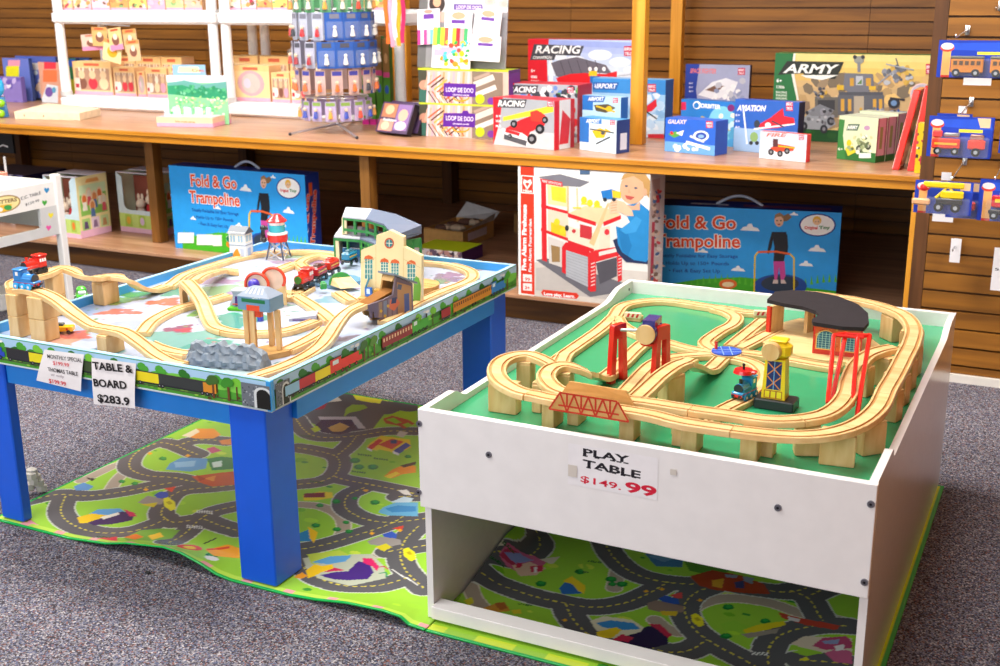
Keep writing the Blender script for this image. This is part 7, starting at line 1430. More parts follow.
mb = MB(); mb.M = M; mb.lathe([(.001,zt),(.026,zt),(.0275,zt+.004),(.0275,zt+.020),(.001,zt+.020)], n=28, col='#d8241c', mat='gloss'); mb.lathe([(.0285,zt+.020),(.0285,zt+.024),(.020,zt+.026)], n=28, col='#f0f0f0'); mb.build('red_drum', o, smooth=40)
mb = MB(); mb.M = M; mb.lathe([(.001,zt+.024),(.019,zt+.024),(.021,zt+.030),(.021,zt+.052),(.001,zt+.052)], n=28, col='#38b4c4', mat='gloss'); mb.lathe([(.0216,zt+.046),(.0216,zt+.053)], n=28, col='#f4f0f0'); mb.build('tank', o, smooth=40)
mb = MB(); mb.M = M; mb.lathe([(.001,zt+.053),(.027,zt+.054),(.028,zt+.057),(.016,zt+.068),(.010,zt+.074),(.001,zt+.075)], n=14, col='#d8282c', mat='gloss'); mb.build('roof', o, smooth=25)
mb = MB(); mb.M = M; mb.tube([(-.022,-.012,zt+.038),(-.033,-.018,zt+.036),(-.034,-.019,zt+.020),(-.032,-.018,zt+.004)], .006, 10, '#1c1c22', 'gloss'); mb.sph((-.033,-.018,zt+.038), .0085, '#1c1c22', 'gloss', 12); mb.sph((-.032,-.018,zt+.006), .0085, '#1c1c22', 'gloss', 12); mb.build('spout', o, smooth=50)
# ------------------------------------------------------------------ round tunnel, small shop, coal loader, slab, rocks
o = thing('drum_tunnel', 'round tan tunnel of two arches with orange-red rims', 'toy tunnel', tuple(PZ(268,300,ZB)))
for k, (u, v, r_, cz) in enumerate(((275,305,.031,.070),(258.5,306,.031,.058))):
    p = PZ(u, v, ZB); M = xf((p.x, p.y, ZB+.0005), .35); mb = MB(); mb.M = M
    pts = [(-r_,0),(-r_*.55,0)]+[(-r_*.55, .02),(r_*.55,.02)]+[(r_*.55,0),(r_,0)]+[(r_*math.cos(PI*i/16), cz+r_*math.sin(PI*i/16)) for i in range(17)]; mb.xz(pts[::-1], 0, .010, None, 'beechx'); mb.build('arch', o)
    mb = MB(); mb.M = M; mb.cyl((0,-.0006,cz), (0,.0,cz), r_*.93, n=30, col='#e0c4b0', mat='matt'); mb.build('disc', o)
    mb = MB(); mb.M = M; mb.tube([(r_*math.cos(-.6+(PI+1.2)*i/22), -.001, cz+r_*math.sin(-.6+(PI+1.2)*i/22)) for i in range(23)], .0042, 8, '#dc4428', 'gloss'); mb.build('rim', o, smooth=60)
    if k == 1: mb = MB(); mb.M = M; mb.sph((-.006,-.008,cz+.002), .016, '#3c30a8', 'gloss', 16); mb.box((-.036,-.018,cz-.02),(-.006,-.012,cz-.014),'#3c30a8'); mb.build('boulder', o, smooth=60)
mb = MB(); p0 = PZ(275,305,ZB); p1 = PZ(258.5,306,ZB); mb.M = Matrix.Identity(4); 
p = PZ(236,311,ZB); o = thing('toy_shop', 'tiny grey and purple station shop with green base beside the coal loader', 'toy building', (p.x, p.y, ZB)); M = xf((p.x, p.y+.02, ZB+.0005), .25)
mb = MB(); mb.M = M; mb.cbox((.002,0,.004),(.060,.044,.008),'#58b02c','matt',.001); mb.build('grass_base', o); mb = MB(); mb.M = M; mb.cbox((.004,.004,.028),(.040,.030,.040),'#9aa4b8','paint',.0008); mb.cbox((.006,-.0115,.024),(.030,.001,.026),'#40206c'); mb.cbox((.006,-.0125,.026),(.014,.001,.014),'#e8c8a8'); mb.cbox((-.001,-.0125,.016),(.032,.001,.003),'#c83830'); mb.xz([(-.032,.008),(-.018,.008),(-.018,.034)],.0,.01,'#a8b0b8'); mb.build('walls', o); mb = MB(); mb.M = M; mb.cbox((.004,.004,.051),(.046,.036,.006),'#b4bcc8','gloss',.001); mb.build('roof', o)
pb = PZ(262, 353.5, ZB); o = thing('coal_loader', 'grey-blue coal loader hopper with green sign on four wooden legs', 'toy building', tuple(PZ(262,353,ZB))); 
lz0 = ZB+.0145; LgT = hz(254,349,309,ZB+.013); 
mb = MB(); A = PZ(232,362,ZB); q4 = [PZ(236,352,ZB+.0135),PZ(257,357.5,ZB+.0135),PZ(290,350.5,ZB+.0135),PZ(270,344,ZB+.0135)]; mb.prism([(p.x,p.y) for p in q4], ZB+.0004, ZB+.0135, None, 'beechdark'); mb.build('base', o, bevel=.001)
fl_, fr_, bl_, br__ = PZ(254,350,lz0), PZ(278.7,350,lz0), PZ(247.5,346.5,lz0), PZ(271.5,345.5,lz0)
for p in (fl_, fr_, bl_, br__): mb = MB(); mb.M = xf((p.x,p.y,ZB+.0136), .15); mb.cbox((0,.004,(LgT-ZB-.0136)/2),(.0125,.010,LgT-ZB-.0138),None,'beech',.001); mb.build('leg', o)
hc = (fl_+fr_+bl_+br__)/4; M = xf((hc.x-.001, hc.y+.004, LgT), .04); mb = MB(); mb.M = M; hw, hd, hh = .088, .056, .032
mb.cbox((0,0,hh/2),(hw,hd,hh),'#6c94b0','gloss',.0015)
ar = Art(mb, M @ Vector((-hw/2,-hd/2-.0001,0)), M.to_3x3() @ Vector((1,0,0)), Vector((0,0,1)), hw, hh, 3); ar.mat = 'paint'; ar.fr(.14,.60,.86,.86,'#1c7040'); ar.fr(.28,-.0,.68,.42,'#e04c28'); ar.text('GROCERY COAL', (252,299),(275,298.2),2.2,'#e8f0e0',bold=.02)
mb.build('hopper', o)
mb = MB(); mb.M = M; mb.add([(-hw/2,-hd/2,hh),(hw/2,-hd/2,hh),(hw/2,hd/2,hh),(-hw/2,hd/2,hh),(-.022,-.012,hh+.018),(.018,-.012,hh+.018),(.018,.010,hh+.018),(-.022,.010,hh+.018)],[(0,1,5,4),(1,2,6,5),(2,3,7,6),(3,0,4,7),(4,5,6,7)],'#8c98aa','paint')
for k in range(5): mb.add([(-.026+.011*k,-.023,hh+.0055),(-.021+.011*k,-.023,hh+.0055),(-.016+.009*k,-.0135,hh+.0178),(-.019+.009*k,-.0135,hh+.0178)],[(0,1,2,3)],'#d8dce4')
mb.build('hopper_roof', o)
mb = MB(); mb.M = M; mb.cbox((-.002,-.016,-.008),(.030,.012,.015),'#e04c28','gloss',.001); mb.build('red_chute', o)
p = PZ(260.5,321,ZB); mb = MB(); mb.cyl((p.x,p.y,ZB+.0004),(p.x,p.y,ZB+.03),.008,n=18,col='#2838a8',mat='gloss'); tag(mb.build('toy_barrel', smooth=40), 'small dark blue barrel standing behind the loader legs', 'toy barrel')
p = PZ(301,321,ZB); mb = MB(); mb.M = xf((p.x,p.y+.02,ZB+.0005),.5); mb.add([(-.04,-.02,0),(.03,-.02,0),(.03,.03,0),(-.04,.03,0),(-.04,-.02,.006),(.03,-.02,.014),(.03,.03,.014),(-.04,.03,.006)],[(0,3,2,1),(4,5,6,7),(0,1,5,4),(1,2,6,5),(2,3,7,6),(3,0,4,7)],'#a8a8b4','matt'); mb.box((-.03,-.0206,.001),(.028,-.0202,.005),'#6a5890')
tag(mb.build('stone_platform'), 'low grey stone platform right of the tunnel', 'toy platform')
# rocks: broken grey cliff
mb = MB(); mb.mat = 'rock'; A = PZ(185,366,ZB); B = PZ(262,372,ZB); d = (B-A); L = d.length; d.normalize(); nB = Vector((-d.y,d.x,0)); q = random.Random(11); nx_, ny_ = 40, 10
top_h = lambda s: .047+.004*math.sin(s*19)+.003*math.sin(s*47+1) if s < .83 else .047-(s-.83)*.10
V = []; 
prof_n = 16
for i in range(nx_+1):
    s = i/nx_; hT = top_h(s)*(1 if .03 < s < .99 else .6)
    for j in range(prof_n+1):
        t = j/prof_n
        if t < .45: y = 0+.012*(t/.45)**2+(.005 if t > .24 else 0); z = hT*min(1, t/.45); z = hT*(round(z/hT*3)/3*.5+z/hT*.5)
        elif t < .7: y = .014+(t-.45)/.25*.026; z = hT+.001*math.sin(i*1.3+j)
        else: y = .040+(t-.7)/.3*.012; z = hT*(1-(t-.7)/.3)
        cell = math.sin(i*.9+math.sin(j*2.1)*1.4)*.0035+q.uniform(-.0012,.0012)
        P = A+d*(s*L)+nB*(y+cell*(1 if 0 < j < prof_n else 0)); V.append((P.x, P.y, ZB+.0006+max(0, z+(q.uniform(-.001,.001) if 0 < j < prof_n else 0))))
k = prof_n+1; mb.add(V, [(i*k+j, (i+1)*k+j, (i+1)*k+j+1, i*k+j+1) for i in range(nx_) for j in range(prof_n)]+[tuple(range(prof_n, -1, -1)), tuple(nx_*k+j for j in range(k))], '#79838e', 'rock')
tag(mb.build('rock_cliff', smooth=25), 'grey plastic rock cliff near the front corner of the blue table', 'toy rocks')
# green toy car and yellow wagon part
p = PZ(81.5,301.5,ZB); o = thing('toy_car', 'small bright green toy vehicle behind the front wavy ramp', 'toy car', (p.x, p.y, ZB)); M = xf((p.x,p.y+.004,ZB+.0006), -.7, 1.25); mb = MB(); mb.M = M; mb.cbox((0,0,.012),(.044,.024,.012),'#48b82c','gloss',.003); mb.cbox((-.006,0,.024),(.020,.020,.014),'#48b82c','gloss',.004); mb.cbox((.012,0,.021),(.012,.016,.006),'#e8f0e8','gloss',.001); mb.build('body', o, smooth=35)
for x in (-.013,.013):
    for s_ in (-1,1): mb = MB(); mb.M = M; mb.cyl((x,s_*.012,.006),(x,s_*.0155,.006),.006,n=14,col='#1c5c28',mat='gloss'); mb.build('wheel', o)
p = PZ(62,334,ZB); o = thing('flat_wagon', 'small yellow toy wagon with red studs beside the left support blocks', 'toy wagon', (p.x, p.y, ZB)); M = xf((p.x,p.y+.01,ZB+.0006), .45); mb = MB(); mb.M = M; mb.cbox((0,0,.012),(.046,.022,.014),'#f0c020','gloss',.002); mb.cbox((-.008,0,.022),(.016,.014,.006),'#3c5058','gloss',.001)
for x in (-.012,.010): mb.cyl((x,-.0115,.012),(x,-.0125,.012),.003,n=10,col='#d83828'); 
mb.build('body', o, smooth=35)
for x in (-.013,.013):
    mb = MB(); mb.M = M; mb.cyl((x,-.013,.005),(x,.013,.005),.005,n=12,col='#303034',mat='gloss'); mb.build('axle', o)
ZW = ZW_
# ================================================================== printed road play mats
def hm1(x, y):
    xs = np.array([-2.4,-2.1,-1.98,-1.916,-1.84,-1.80,-1.75,-1.69,-1.65,-1.61,-1.45,-1.38,-1.30,-1.21,-1.165,-1.145,-1.1]); hs = np.array([0,0,.012,.027,.037,.042,.039,.022,.006,0,0,.006,.018,.022,.018,.004,0])
    return .0045+np.interp(x, xs, hs)*np.clip(1-(y-1.868)/.11, 0, 1)**1.5
def hm2(x, y):
    return .0045+.050*np.exp(-((x+1.105)/.035)**2)*np.clip((y-2.0)/.25, 0, 1)*np.clip((3.0-y)/.2, 0, 1)
def matgrid(x0, x1, y0, y1, st): return np.meshgrid(np.arange(x0, x1+st/2, st), np.arange(y0, y1+st/2, st))
LIME = '#96c83a'; ROAD = '#5a585c'; EDGE = '#c8c8c0'
class Paint:
    def __init__(s, X, Y): s.X, s.Y = X, Y; s.im = np.empty(X.shape+(3,)); s.im[:] = np.array(lin(LIME))
    def m(s, mask, c): s.im[mask] = np.array(lin(c))
    def dist(s, P):
        d = np.full(s.X.shape, 9.)
        for (ax, ay), (bx, by) in zip(P[:-1], P[1:]):
            lx, ly = bx-ax, by-ay; L2 = lx*lx+ly*ly or 1e-9; t = np.clip(((s.X-ax)*lx+(s.Y-ay)*ly)/L2, 0, 1); d = np.minimum(d, np.hypot(s.X-ax-t*lx, s.Y-ay-t*ly))
        return d
    def poly(s, px, c, world=False):
        P = px if world else [tuple(PZ(u, v, 0))[:2] for u, v in px]; ins = np.zeros(s.X.shape, bool)
        for (ax, ay), (bx, by) in zip(P, P[1:]+P[:1]):
            cnd = (ay > s.Y) != (by > s.Y)
            with np.errstate(divide='ignore', invalid='ignore'): ins ^= cnd & (s.X < (bx-ax)*(s.Y-ay)/(by-ay+1e-12)+ax)
        s.m(ins, c)
    def ell(s, u, v, ru, rv, c, n=14): s.poly([(u+ru*math.cos(2*PI*i/n), v+rv*math.sin(2*PI*i/n)) for i in range(n)], c)
    def line(s, px, w_, c): s.m(s.dist([tuple(PZ(u, v, 0))[:2] for u, v in px]) < w_/2, c)
def smooth2(px): return [tuple(p)[:2] for p in catmull([PZ(u, v, 0) for u, v in px], .015)]
PATHS = [[(82,482),(100,474),(112,468),(122,466),(126,472),(118,480),(110,492)], [(322,548),(338,540),(344,528),(338,516),(320,508),(299,506)], [(560,527),(590,535),(612,548),(618,566),(614,590)], [(680,622),(700,606),(730,600),(770,605),(800,615),(840,622)], [(655,622),(668,632),(685,634),(700,630)], [(470,592),(476,602),(485,612)],[(380,556),(396,552),(404,556)]]
ROADS = [[(229,443),(205,441),(188,443),(178,447),(161.6,444),(145,449),(133,457.6),(130,469.6),(147,477),(173.6,479),(193,483),(215,484),(240,480)], [(30,502),(58,496),(87,497.5),(121,493.6),(154.5,487),(173.7,484)], [(65.6,498),(61,512.8),(70.4,524.8),(96.8,534.5),(125.6,534.5),(152,527),(166,520)],
 [(240,486),(212,489),(188,491),(173.7,496),(164,508),(162,517),(173.7,524),(190,522)], [(168.9,546),(185.7,534.5),(200,521),(214.5,512.8),(235,508)], [(205,521),(220,527),(240,533)], [(197.7,456),(178.5,448)],
 [(285,552),(299,551),(323.8,546.6),(357.6,536.4),(389,526),(405,517)], [(364.3,489),(348,497),(345.5,509),(362,519.5),(386.8,524),(418,521),(450,515)], [(335,478),(344,481),(380,488),(414,495)],
 [(418,528),(405,542),(400.4,557.8),(407,573.6),(424,590)], [(297,562),(303.5,569),(319,580),(346,588),(380,587),(406,580)], [(299,485.8),(319,483.5),(334,477),(340,467),(336.5,458),(320,453),(297,449)], [(338,456),(350,446),(356,438)], [(296,420),(303,430),(312,436.5),(327.5,439),(357,437),(387,432.6),(416,432.6)],
 [(452,574),(473,581),(500,587),(530,597),(560,604),(590,609),(620,606),(645,597),(668,584)], [(566,606),(571,618),(583,632),(600,645)], [(516,528),(540,545),(528,560),(505,566),(480,571),(462,583)], [(603,540),(612,557),(630,573),(655,582),(690,586),(712,584),(750,590),(787,594),(806,590)], [(712,588),(693,596),(684,611),(695,632),(718,648),(748,664),(760,672)], [(640,646),(668,654),(690,652),(706,642)], [(768,666),(769,650),(779,638),(801,630),(826,627),(850,628)], [(790,592),(808,600),(816,612),(822,622)], [(800,662),(830,664),(860,668)]]
def paint_mat(X, Y, seed):
    p = Paint(X, Y); rs_ = np.random.RandomState(seed)
    for _ in range(160):
        cx, cy = rs_.uniform(X.min(), X.max()), rs_.uniform(Y.min(), Y.max()); r_ = rs_.uniform(.006, .02); m_ = ((X-cx)/r_)**2+((Y-cy)/(r_*.6))**2 < 1; p.m(m_, ('#a8d838','#74b428','#3c9030','#c8dc48','#98cc38')[rs_.randint(5)])
    for P in PATHS: q = smooth2(P); d = p.dist(q); p.m(d < .020, '#d8ccb8'); p.m(d < .0165, '#a89888')
    p.poly([(310,392),(345,391),(352,396),(418,406),(418,412),(384,416),(370,434),(330,434),(300,418),(296,402)], ROAD)
    qs = [smooth2(P) for P in ROADS]; ds = [p.dist(q) for q in qs]
    for W_ in ([(-1.50,2.42),(-1.38,2.50),(-1.30,2.66),(-1.36,2.82),(-1.52,2.90)],[(-1.30,2.66),(-1.20,2.60),(-1.10,2.66)],[(-1.0,2.50),(-.86,2.62),(-.70,2.60),(-.60,2.72),(-.66,2.88),(-.84,2.94),(-1.0,2.86),(-1.04,2.70)],[(-.60,2.72),(-.44,2.66),(-.36,2.50),(-.42,2.36)],[(-.36,2.50),(-.26,2.80),(-.30,3.05)],[(-1.36,2.14),(-1.24,2.28),(-1.22,2.44),(-1.30,2.66)]): qs.append([tuple(v_)[:2] for v_ in catmull([(a_, b_, 0) for a_, b_ in W_], .02)]); ds.append(p.dist(qs[-1]))
    for d in ds: p.m(d < .036, EDGE)
    for d in ds: p.m(d < .0325, ROAD)
    for q, d in zip(qs, ds):
        arc = np.zeros(X.shape); best = np.full(X.shape, 9.); L = 0
        for a, b in zip(q[:-1], q[1:]):
            lx, ly = b[0]-a[0], b[1]-a[1]; l = math.hypot(lx, ly) or 1e-9; t = np.clip(((X-a[0])*lx+(Y-a[1])*ly)/(l*l), 0, 1); dd = np.hypot(X-a[0]-t*lx, Y-a[1]-t*ly); mk = dd < best; best[mk] = dd[mk]; arc[mk] = L+t[mk]*l; L += l
        p.m((best < .0018) & (np.mod(arc, .020) < .011), '#d8c848')
    for (u, v, a) in ((398,575,0),(412,583,0),(205,513,1),(195,528,1),(760,655,1)):
        for k in range(7): p.poly([(u-8+2.4*k, v+.2*k-1.6), (u-6.8+2.4*k, v+.2*k-1.6), (u-7+2.4*k, v+.2*k+1.6), (u-8.2+2.4*k, v+.2*k+1.6)], '#e8e8e4') if a else p.line([(u-6, v-4), (u+6, v+4)], .003, '#e8e8e4')
    # pools, the long purple slide, cars, little buildings
    def slide(dx, dy, s):
        T = lambda L: [(345+dx+(u-345)*s, 570+dy+(v-570)*s) for u, v in L]
        p.poly(T([(303,560),(330,556),(372,556),(384,568),(386,580),(350,588),(318,580),(306,570)]), '#b8bca8'); p.poly(T([(307,556),(340,552),(352,558),(330,564),(312,566)]), '#b8cc48'); p.poly(T([(312,564),(330,558),(352,557),(346,563),(328,566)]), '#5c9cd0')
        p.poly(T([(320,577),(334,574),(348,573),(358,563),(370,566),(374,574),(368,581),(348,582),(332,581)]), '#48287c'); p.poly(T([(362,560),(372,560),(379,568),(377,573),(372,568),(364,565)]), '#d82868'); p.poly(T([(324,574),(334,569),(346,572),(334,573)]), '#c83058')
        p.poly(T([(306,572),(314,566),(322,568),(332,566),(334,570),(322,574),(314,578),(308,580)]), '#ecc020'); p.poly(T([(294,579),(302,574),(308,578),(300,581)]), '#e89820')
        p.line(T([(379,569),(384,568),(388,571)]), .004, '#c03058'); p.line(T([(380,575),(386,574),(387,578)]), .004, '#2c9060')
    slide(0,0,1)
    for L, c in (([(86,517),(98,511),(120,510),(126,514),(110,518),(92,520)],'#5c9cd0'),([(77,519),(92,515),(108,517),(96,524),(80,525)],'#ecc020'),([(88,524),(110,517),(122,513),(136,515),(132,522),(112,526),(94,527)],'#3c2458'),([(124,511),(134,514),(137,518),(130,518)],'#d02858'),([(100,519),(118,514),(120,516),(104,521)],'#e8e0d0')): p.poly(L, c)
    for L, c in (([(590,623),(604,618),(632,622),(645,630),(640,640),(610,640),(596,632)],'#dcd4b8'),([(596,625),(610,622),(634,625),(640,631),(622,632),(602,629)],'#3c88c8'),([(596,634),(616,629),(622,632),(612,640),(598,640)],'#e8c828'),([(610,642),(640,634),(646,628),(660,628),(668,636),(668,646),(645,652),(620,648)],'#2c1c44'),([(648,626),(660,626),(672,637),(668,640),(658,632)],'#b82848'),([(612,642),(622,636),(634,640),(628,644)],'#c83050')): p.poly(L, c)
    for u, v in ((409,556),(697,622),(169,505.5)): p.poly([(u-6,v-5),(u-1,v-7),(u+6,v-2),(u+7,v+5),(u+2,v+7),(u-5,v+2)], '#e8dc28'); p.poly([(u-3,v-2),(u+1,v-3),(u+4,v),(u,v+1)], '#b8a820')
    for u, v, s in ((336,503,1),(355,500,.7),(346,524,.8),(320,507,.9),(337,531,1),(349,533,.9),(375,504,1.1),(316,527,1),(355,462,1.2),(359,468.5,1.2),(373,468.5,1.2),(541,585.5,1.3),(580,573.5,1.2),(611,581,1.3),(622,586,1.3),(652,538,1),(122,483,.8),(135,485,.8),(163,460,.9),(728,609,1.3),(726,638,1.3),(765,623,1.2),(408,458,.8),(212,560,1.4),(228,556,1),(612,586,1)): p.ell(u, v, 4.4*s, 2.2*s, '#1c7c34'); p.ell(u+.5, v-.6*s, 2.5*s, 1.2*s, '#2c9c40')
    for L, c in (
      ([(385,418),(400,412),(416,414),(416,424),(398,426),(384,424)],'#a8cc28'),([(383,420),(392,417),(408,421),(415,425),(404,430),(398,427),(386,425)],'#b84c2c'),([(386,421),(394,419),(402,424),(396,425)],'#8cc028'),([(402,426),(408,424),(413,427),(407,429)],'#98bc2c'),
      ([(367,447),(381,437),(410,441),(411,449),(398,455),(380,451),(370,452)],'#f0c828'),([(367,449),(379,440),(383,442),(372,451)],'#d83028'),([(394,452),(406,444),(411,447),(398,456)],'#2c4ca0'),([(378,446),(392,440),(404,443),(392,451)],'#d84028'),([(390,442),(397,441),(397,445),(391,445)],'#2c4070'),([(367,449),(372,451),(372,453),(367,451)],'#f0f0f0'),([(393,452),(399,455),(399,457),(393,455)],'#f0f0f0'),
      ([(400,432),(408,434),(403,439),(396,437)],'#c8bcb0'),
      ([(384,478),(392,471),(408,465),(416,468),(416,474),(402,476),(392,480)],'#f0901c'),([(384,478),(396,473),(400,475),(390,480)],'#f4d030'),([(400,467),(416,463),(416,466),(404,469)],'#3c2c28'),
      ([(296,397),(316,390),(330,400),(324,410),(310,412),(302,406)],'#9c2438'),([(308,400),(316,398),(320,404),(311,406)],'#e8d8d0'),([(318,392),(330,391),(342,402),(326,404)],'#dcd4c8'),([(322,396),(330,394),(334,400),(325,401)],'#8c4040'),
      ([(315,427),(326,418),(352,420),(364,430),(340,436),(322,434)],'#34264c'),([(328,429),(340,424),(350,428),(342,433),(332,433)],'#c89850'),([(318,418),(356,418),(366,430),(358,430),(352,421),(320,421)],'#b8b0b8'),([(311,430),(317,427),(321,431),(315,434)],'#b8c82c'),
      ([(346,410),(352,406),(364,406),(368,409),(360,412),(350,414),(344,418)],'#8cac3c'),([(353,396),(372,394),(384,398),(380,405),(366,403),(356,401)],'#e0d83c'),([(372,395),(398,397),(404,404),(384,402)],'#c8dc48'),
      ([(303,497),(320,493),(332,494),(334,499),(316,502),(304,502)],'#e8cc28'),([(304,495),(325,494),(325,499),(304,499)],'#7c2030'),
      ([(299,535),(312,530),(316,535),(312,543),(299,543)],'#2c80b8'),([(308,528),(318,534),(314,545),(310,540)],'#f0c020'),
      ([(383,509),(396,504),(418,504),(418,518),(388,517),(378,514)],'#68b0d8'),([(385,510),(398,507),(416,508),(416,513),(392,514)],'#3c8cc8'),([(390,504),(404,498),(414,500),(410,504)],'#c8dce8'),([(398,492),(407,491),(412,497),(404,496)],'#e8e4e0'),
      ([(382,536),(392,533),(397,536),(396,541),(386,541)],'#3858b8'),([(367,543),(380,538),(400,541),(402,546),(386,549),(370,546)],'#98908c'),([(375,549),(386,545),(392,549),(384,553)],'#d8c828'),([(392,530),(404,527),(402,532)],'#d84838'),
      ([(170,465),(182,459),(208,460),(206,470),(190,473),(166,471)],'#5c98c8'),([(174,464),(196,462),(194,468),(176,469)],'#88b8d8'),([(207,460),(222,458),(240,460),(240,470),(212,472)],'#2c7c48'),([(212,464),(222,462),(222,468),(213,469)],'#c8dcd0'),
      ([(192,478),(206,476),(240,472),(240,486),(212,488),(200,484)],'#c85028'),([(204,480),(216,477),(214,483)],'#e08838'),([(196,476),(206,480),(200,483)],'#a83820'),
      ([(182,437),(196,430),(214,430),(221,436),(214,440),(196,440)],'#e89030'),([(182,437),(196,430),(200,433),(190,439)],'#ecd8b0'),([(219,442),(232,440),(232,446),(222,446)],'#d88040'),([(213,418),(240,418),(240,424),(220,423)],'#3c78c0'),([(206,450),(214,448),(222,452),(212,455)],'#c85878'),
      ([(154,497),(160,493),(168,494),(168,499),(158,500)],'#2c4cb0'),([(138,504),(148,497),(164,501),(162,506),(146,506)],'#988c84'),([(164,490),(176,488),(172,494)],'#d84c38'),([(140,506),(158,504),(154,509)],'#d8c030'),
      ([(74,488),(84,484),(94,488),(88,492),(76,492)],'#5c90c8'),([(86,479),(96,480),(92,483)],'#38342c'),([(96,542),(118,540),(118,547),(98,548)],'#d83848'),([(124,542),(140,532),(164,530),(180,532),(172,540),(150,546),(128,547)],'#74a83c'),([(124,541),(136,536),(144,540),(136,545)],'#e87830'),([(148,538),(160,534),(164,538),(152,544)],'#f0c030'),([(28,520),(44,530),(56,532),(40,536),(28,530)],'#e890a8'),
      ([(205,552),(228,546),(240,550),(240,560),(214,560)],'#f0a020'),([(206,551),(230,548),(230,550),(208,553)],'#d83820'),
      ([(499,569),(508,560),(534,558),(546,564),(538,572),(520,574),(506,572)],'#c86088'),([(499,569),(508,562),(522,560),(514,570)],'#b03858'),([(504,566),(520,560),(534,562),(516,568)],'#8890c8'),([(512,570),(530,564),(546,570),(536,577),(520,578)],'#e0b8a0'),([(530,568),(543,567),(543,573),(531,574)],'#c83050'),([(534,569),(537,568.5),(537,574),(534,574.4)],'#f0e8e8'),([(517,567),(523,566),(521,570),(516,571)],'#c83050'),
      ([(481,560),(500,556),(506,562),(490,566)],'#d8ccb8'),([(540,561),(560,558),(552,566),(546,564)],'#d8ccb8'),
      ([(559,590),(566,583),(580,587),(582,595),(574,596),(562,596)],'#2c68b0'),([(562,583),(572,578),(586,588),(584,596),(577,592),(572,586)],'#e8c828'),([(582,560),(600,588),(586,594)],LIME),
      ([(480,611),(494,606),(508,608),(510,613),(496,614)],'#c88c30'),([(494,605),(504,604),(508,610),(500,612)],'#a86028'),([(464,603),(472,600),(474,605),(468,607)],'#d8d030'),([(511,612),(520,611),(522,615),(514,616)],'#d8c830'),
      ([(658,601),(665,597),(678,601),(680,606),(668,606)],'#2c50a8'),([(647,605),(656,602),(684,608),(684,614),(666,615),(648,611)],'#8c7468'),([(660,613),(678,613),(676,618),(662,617)],'#d8b82c'),([(670,597),(682,594),(682,600),(676,600)],'#d84848'),
      ([(645,556),(656,550),(684,558),(682,569),(656,568)],'#4078a8'),([(648,558),(660,555),(676,560),(664,564)],'#6898c0'),([(682,560),(700,562),(730,572),(720,578),(690,573)],'#54902c'),
      ([(690,578),(712,572),(740,577),(764,586),(770,596),(746,595),(716,592),(700,588)],'#a83c1c'),([(712,582),(724,580),(722,590),(712,588)],'#d8a02c'),([(734,584),(744,582),(744,590),(736,590)],'#3c3870'),([(724,576),(738,577),(736,580),(726,579)],'#8c94a4'),([(742,578),(754,580),(752,586),(744,583)],'#8c94a4'),
      ([(720,626),(734,622),(748,628),(740,634),(724,632)],'#90c838'),([(742,632),(760,626),(784,623),(786,627),(766,632),(746,636)],'#d8c820'),([(741,636),(770,632),(780,630),(776,635),(748,640)],'#988c80'),([(778,614),(800,620),(822,624),(840,628),(836,632),(806,627),(782,620)],'#b84030'),([(788,618),(800,621),(798,624),(788,622)],'#d8d0d0'),
      ([(790,646),(804,638),(852,640),(852,660),(812,652)],'#d8c8b0'),([(812,648),(822,640),(846,638),(852,644),(852,650),(826,652)],'#b84870'),([(822,643),(840,641),(838,646),(824,646)],'#9098c0'),([(824,655),(840,650),(852,654),(852,666),(834,664)],'#c86088'),([(834,648),(844,646),(844,652),(836,653)],'#e8e0e0'),([(792,654),(806,650),(824,655),(806,658)],LIME),
      ([(799,661),(806,659),(810,662),(802,663)],'#d8d030')): p.poly(L, c)
    for u, v in ((190,552),): p.ell(u, v, 13, 5, '#d82820'); p.ell(u, v, 6.5, 2.6, '#f0c828')
    p.ell(212, 564, 7, 3, '#e8e4e4'); p.line([(205,545),(216,540)], .006, '#3c4420')
    for u, v, t in ((97,539,0),(358,455,1),(374,459,1),(352,472,1),(490,571,0),(500,560,0),(518,605,0),(588,562,0),(300,436,0),(310,482,0),(575,572,0)):
        for k in range(6): p.poly([(u+2.4*k, v+.3*k), (u+1.6+2.4*k, v+.3*k), (u+1.7+2.4*k, v+1.6+.3*k), (u+.1+2.4*k, v+1.6+.3*k)], '#1c5c2c')
    for u, v in ((150,455),(366,492),(188,457),(146,491),(662,591),(646,593),(400,532),(372,535),(565,622),(700,602)): p.poly([(u-3,v),(u,v-1.6),(u+3,v),(u,v+1.6)], '#e8a828')
    return p
def edge_band(p, x0, x1, y0, y1, w_=.008, sides='LRFB'):
    X, Y = p.X, p.Y; m_ = np.zeros(X.shape, bool)
    if 'F' in sides: m_ |= Y < y0+w_
    if 'B' in sides: m_ |= Y > y1-w_
    if 'L' in sides: m_ |= X < x0+w_
    if 'R' in sides: m_ |= X > x1-w_
    p.m(m_, '#12a848')
def mat(name, label, x0, x1, y0, y1, hf, sides, seed, neon=None):
    X, Y = matgrid(x0, x1, y0, y1, .0028); p = paint_mat(X, Y, seed)
    if neon: p.m((Y < y0+.03) & (np.sin(X*40+seed) > -.2), '#c8dc38'); p.m(X > x1-.018, '#c4dc1c')
    else: p.m((Y < y0+.022), '#b8dc50'); p.m((Y < y0+.022) & (np.sin(X*55) > .75), '#e8a0a0')
    edge_band(p, x0, x1, y0, y1, sides=sides)
    Zf = hf(X, Y); o = gridmesh(name, p.im, X, Y, Zf, None, 'matprint'); sm = o.modifiers.new('thickness', 'SOLIDIFY'); sm.thickness = .0038; sm.offset = -1
    return tag(o, label, 'play mat')
attrmat('matprint', .24, .45, grain=.03, gscale=8)
mat('play_mat', 'printed road map play mat under the blue train table', -2.356, -1.1075, 1.868, 3.058, hm1, 'LFB', 1)
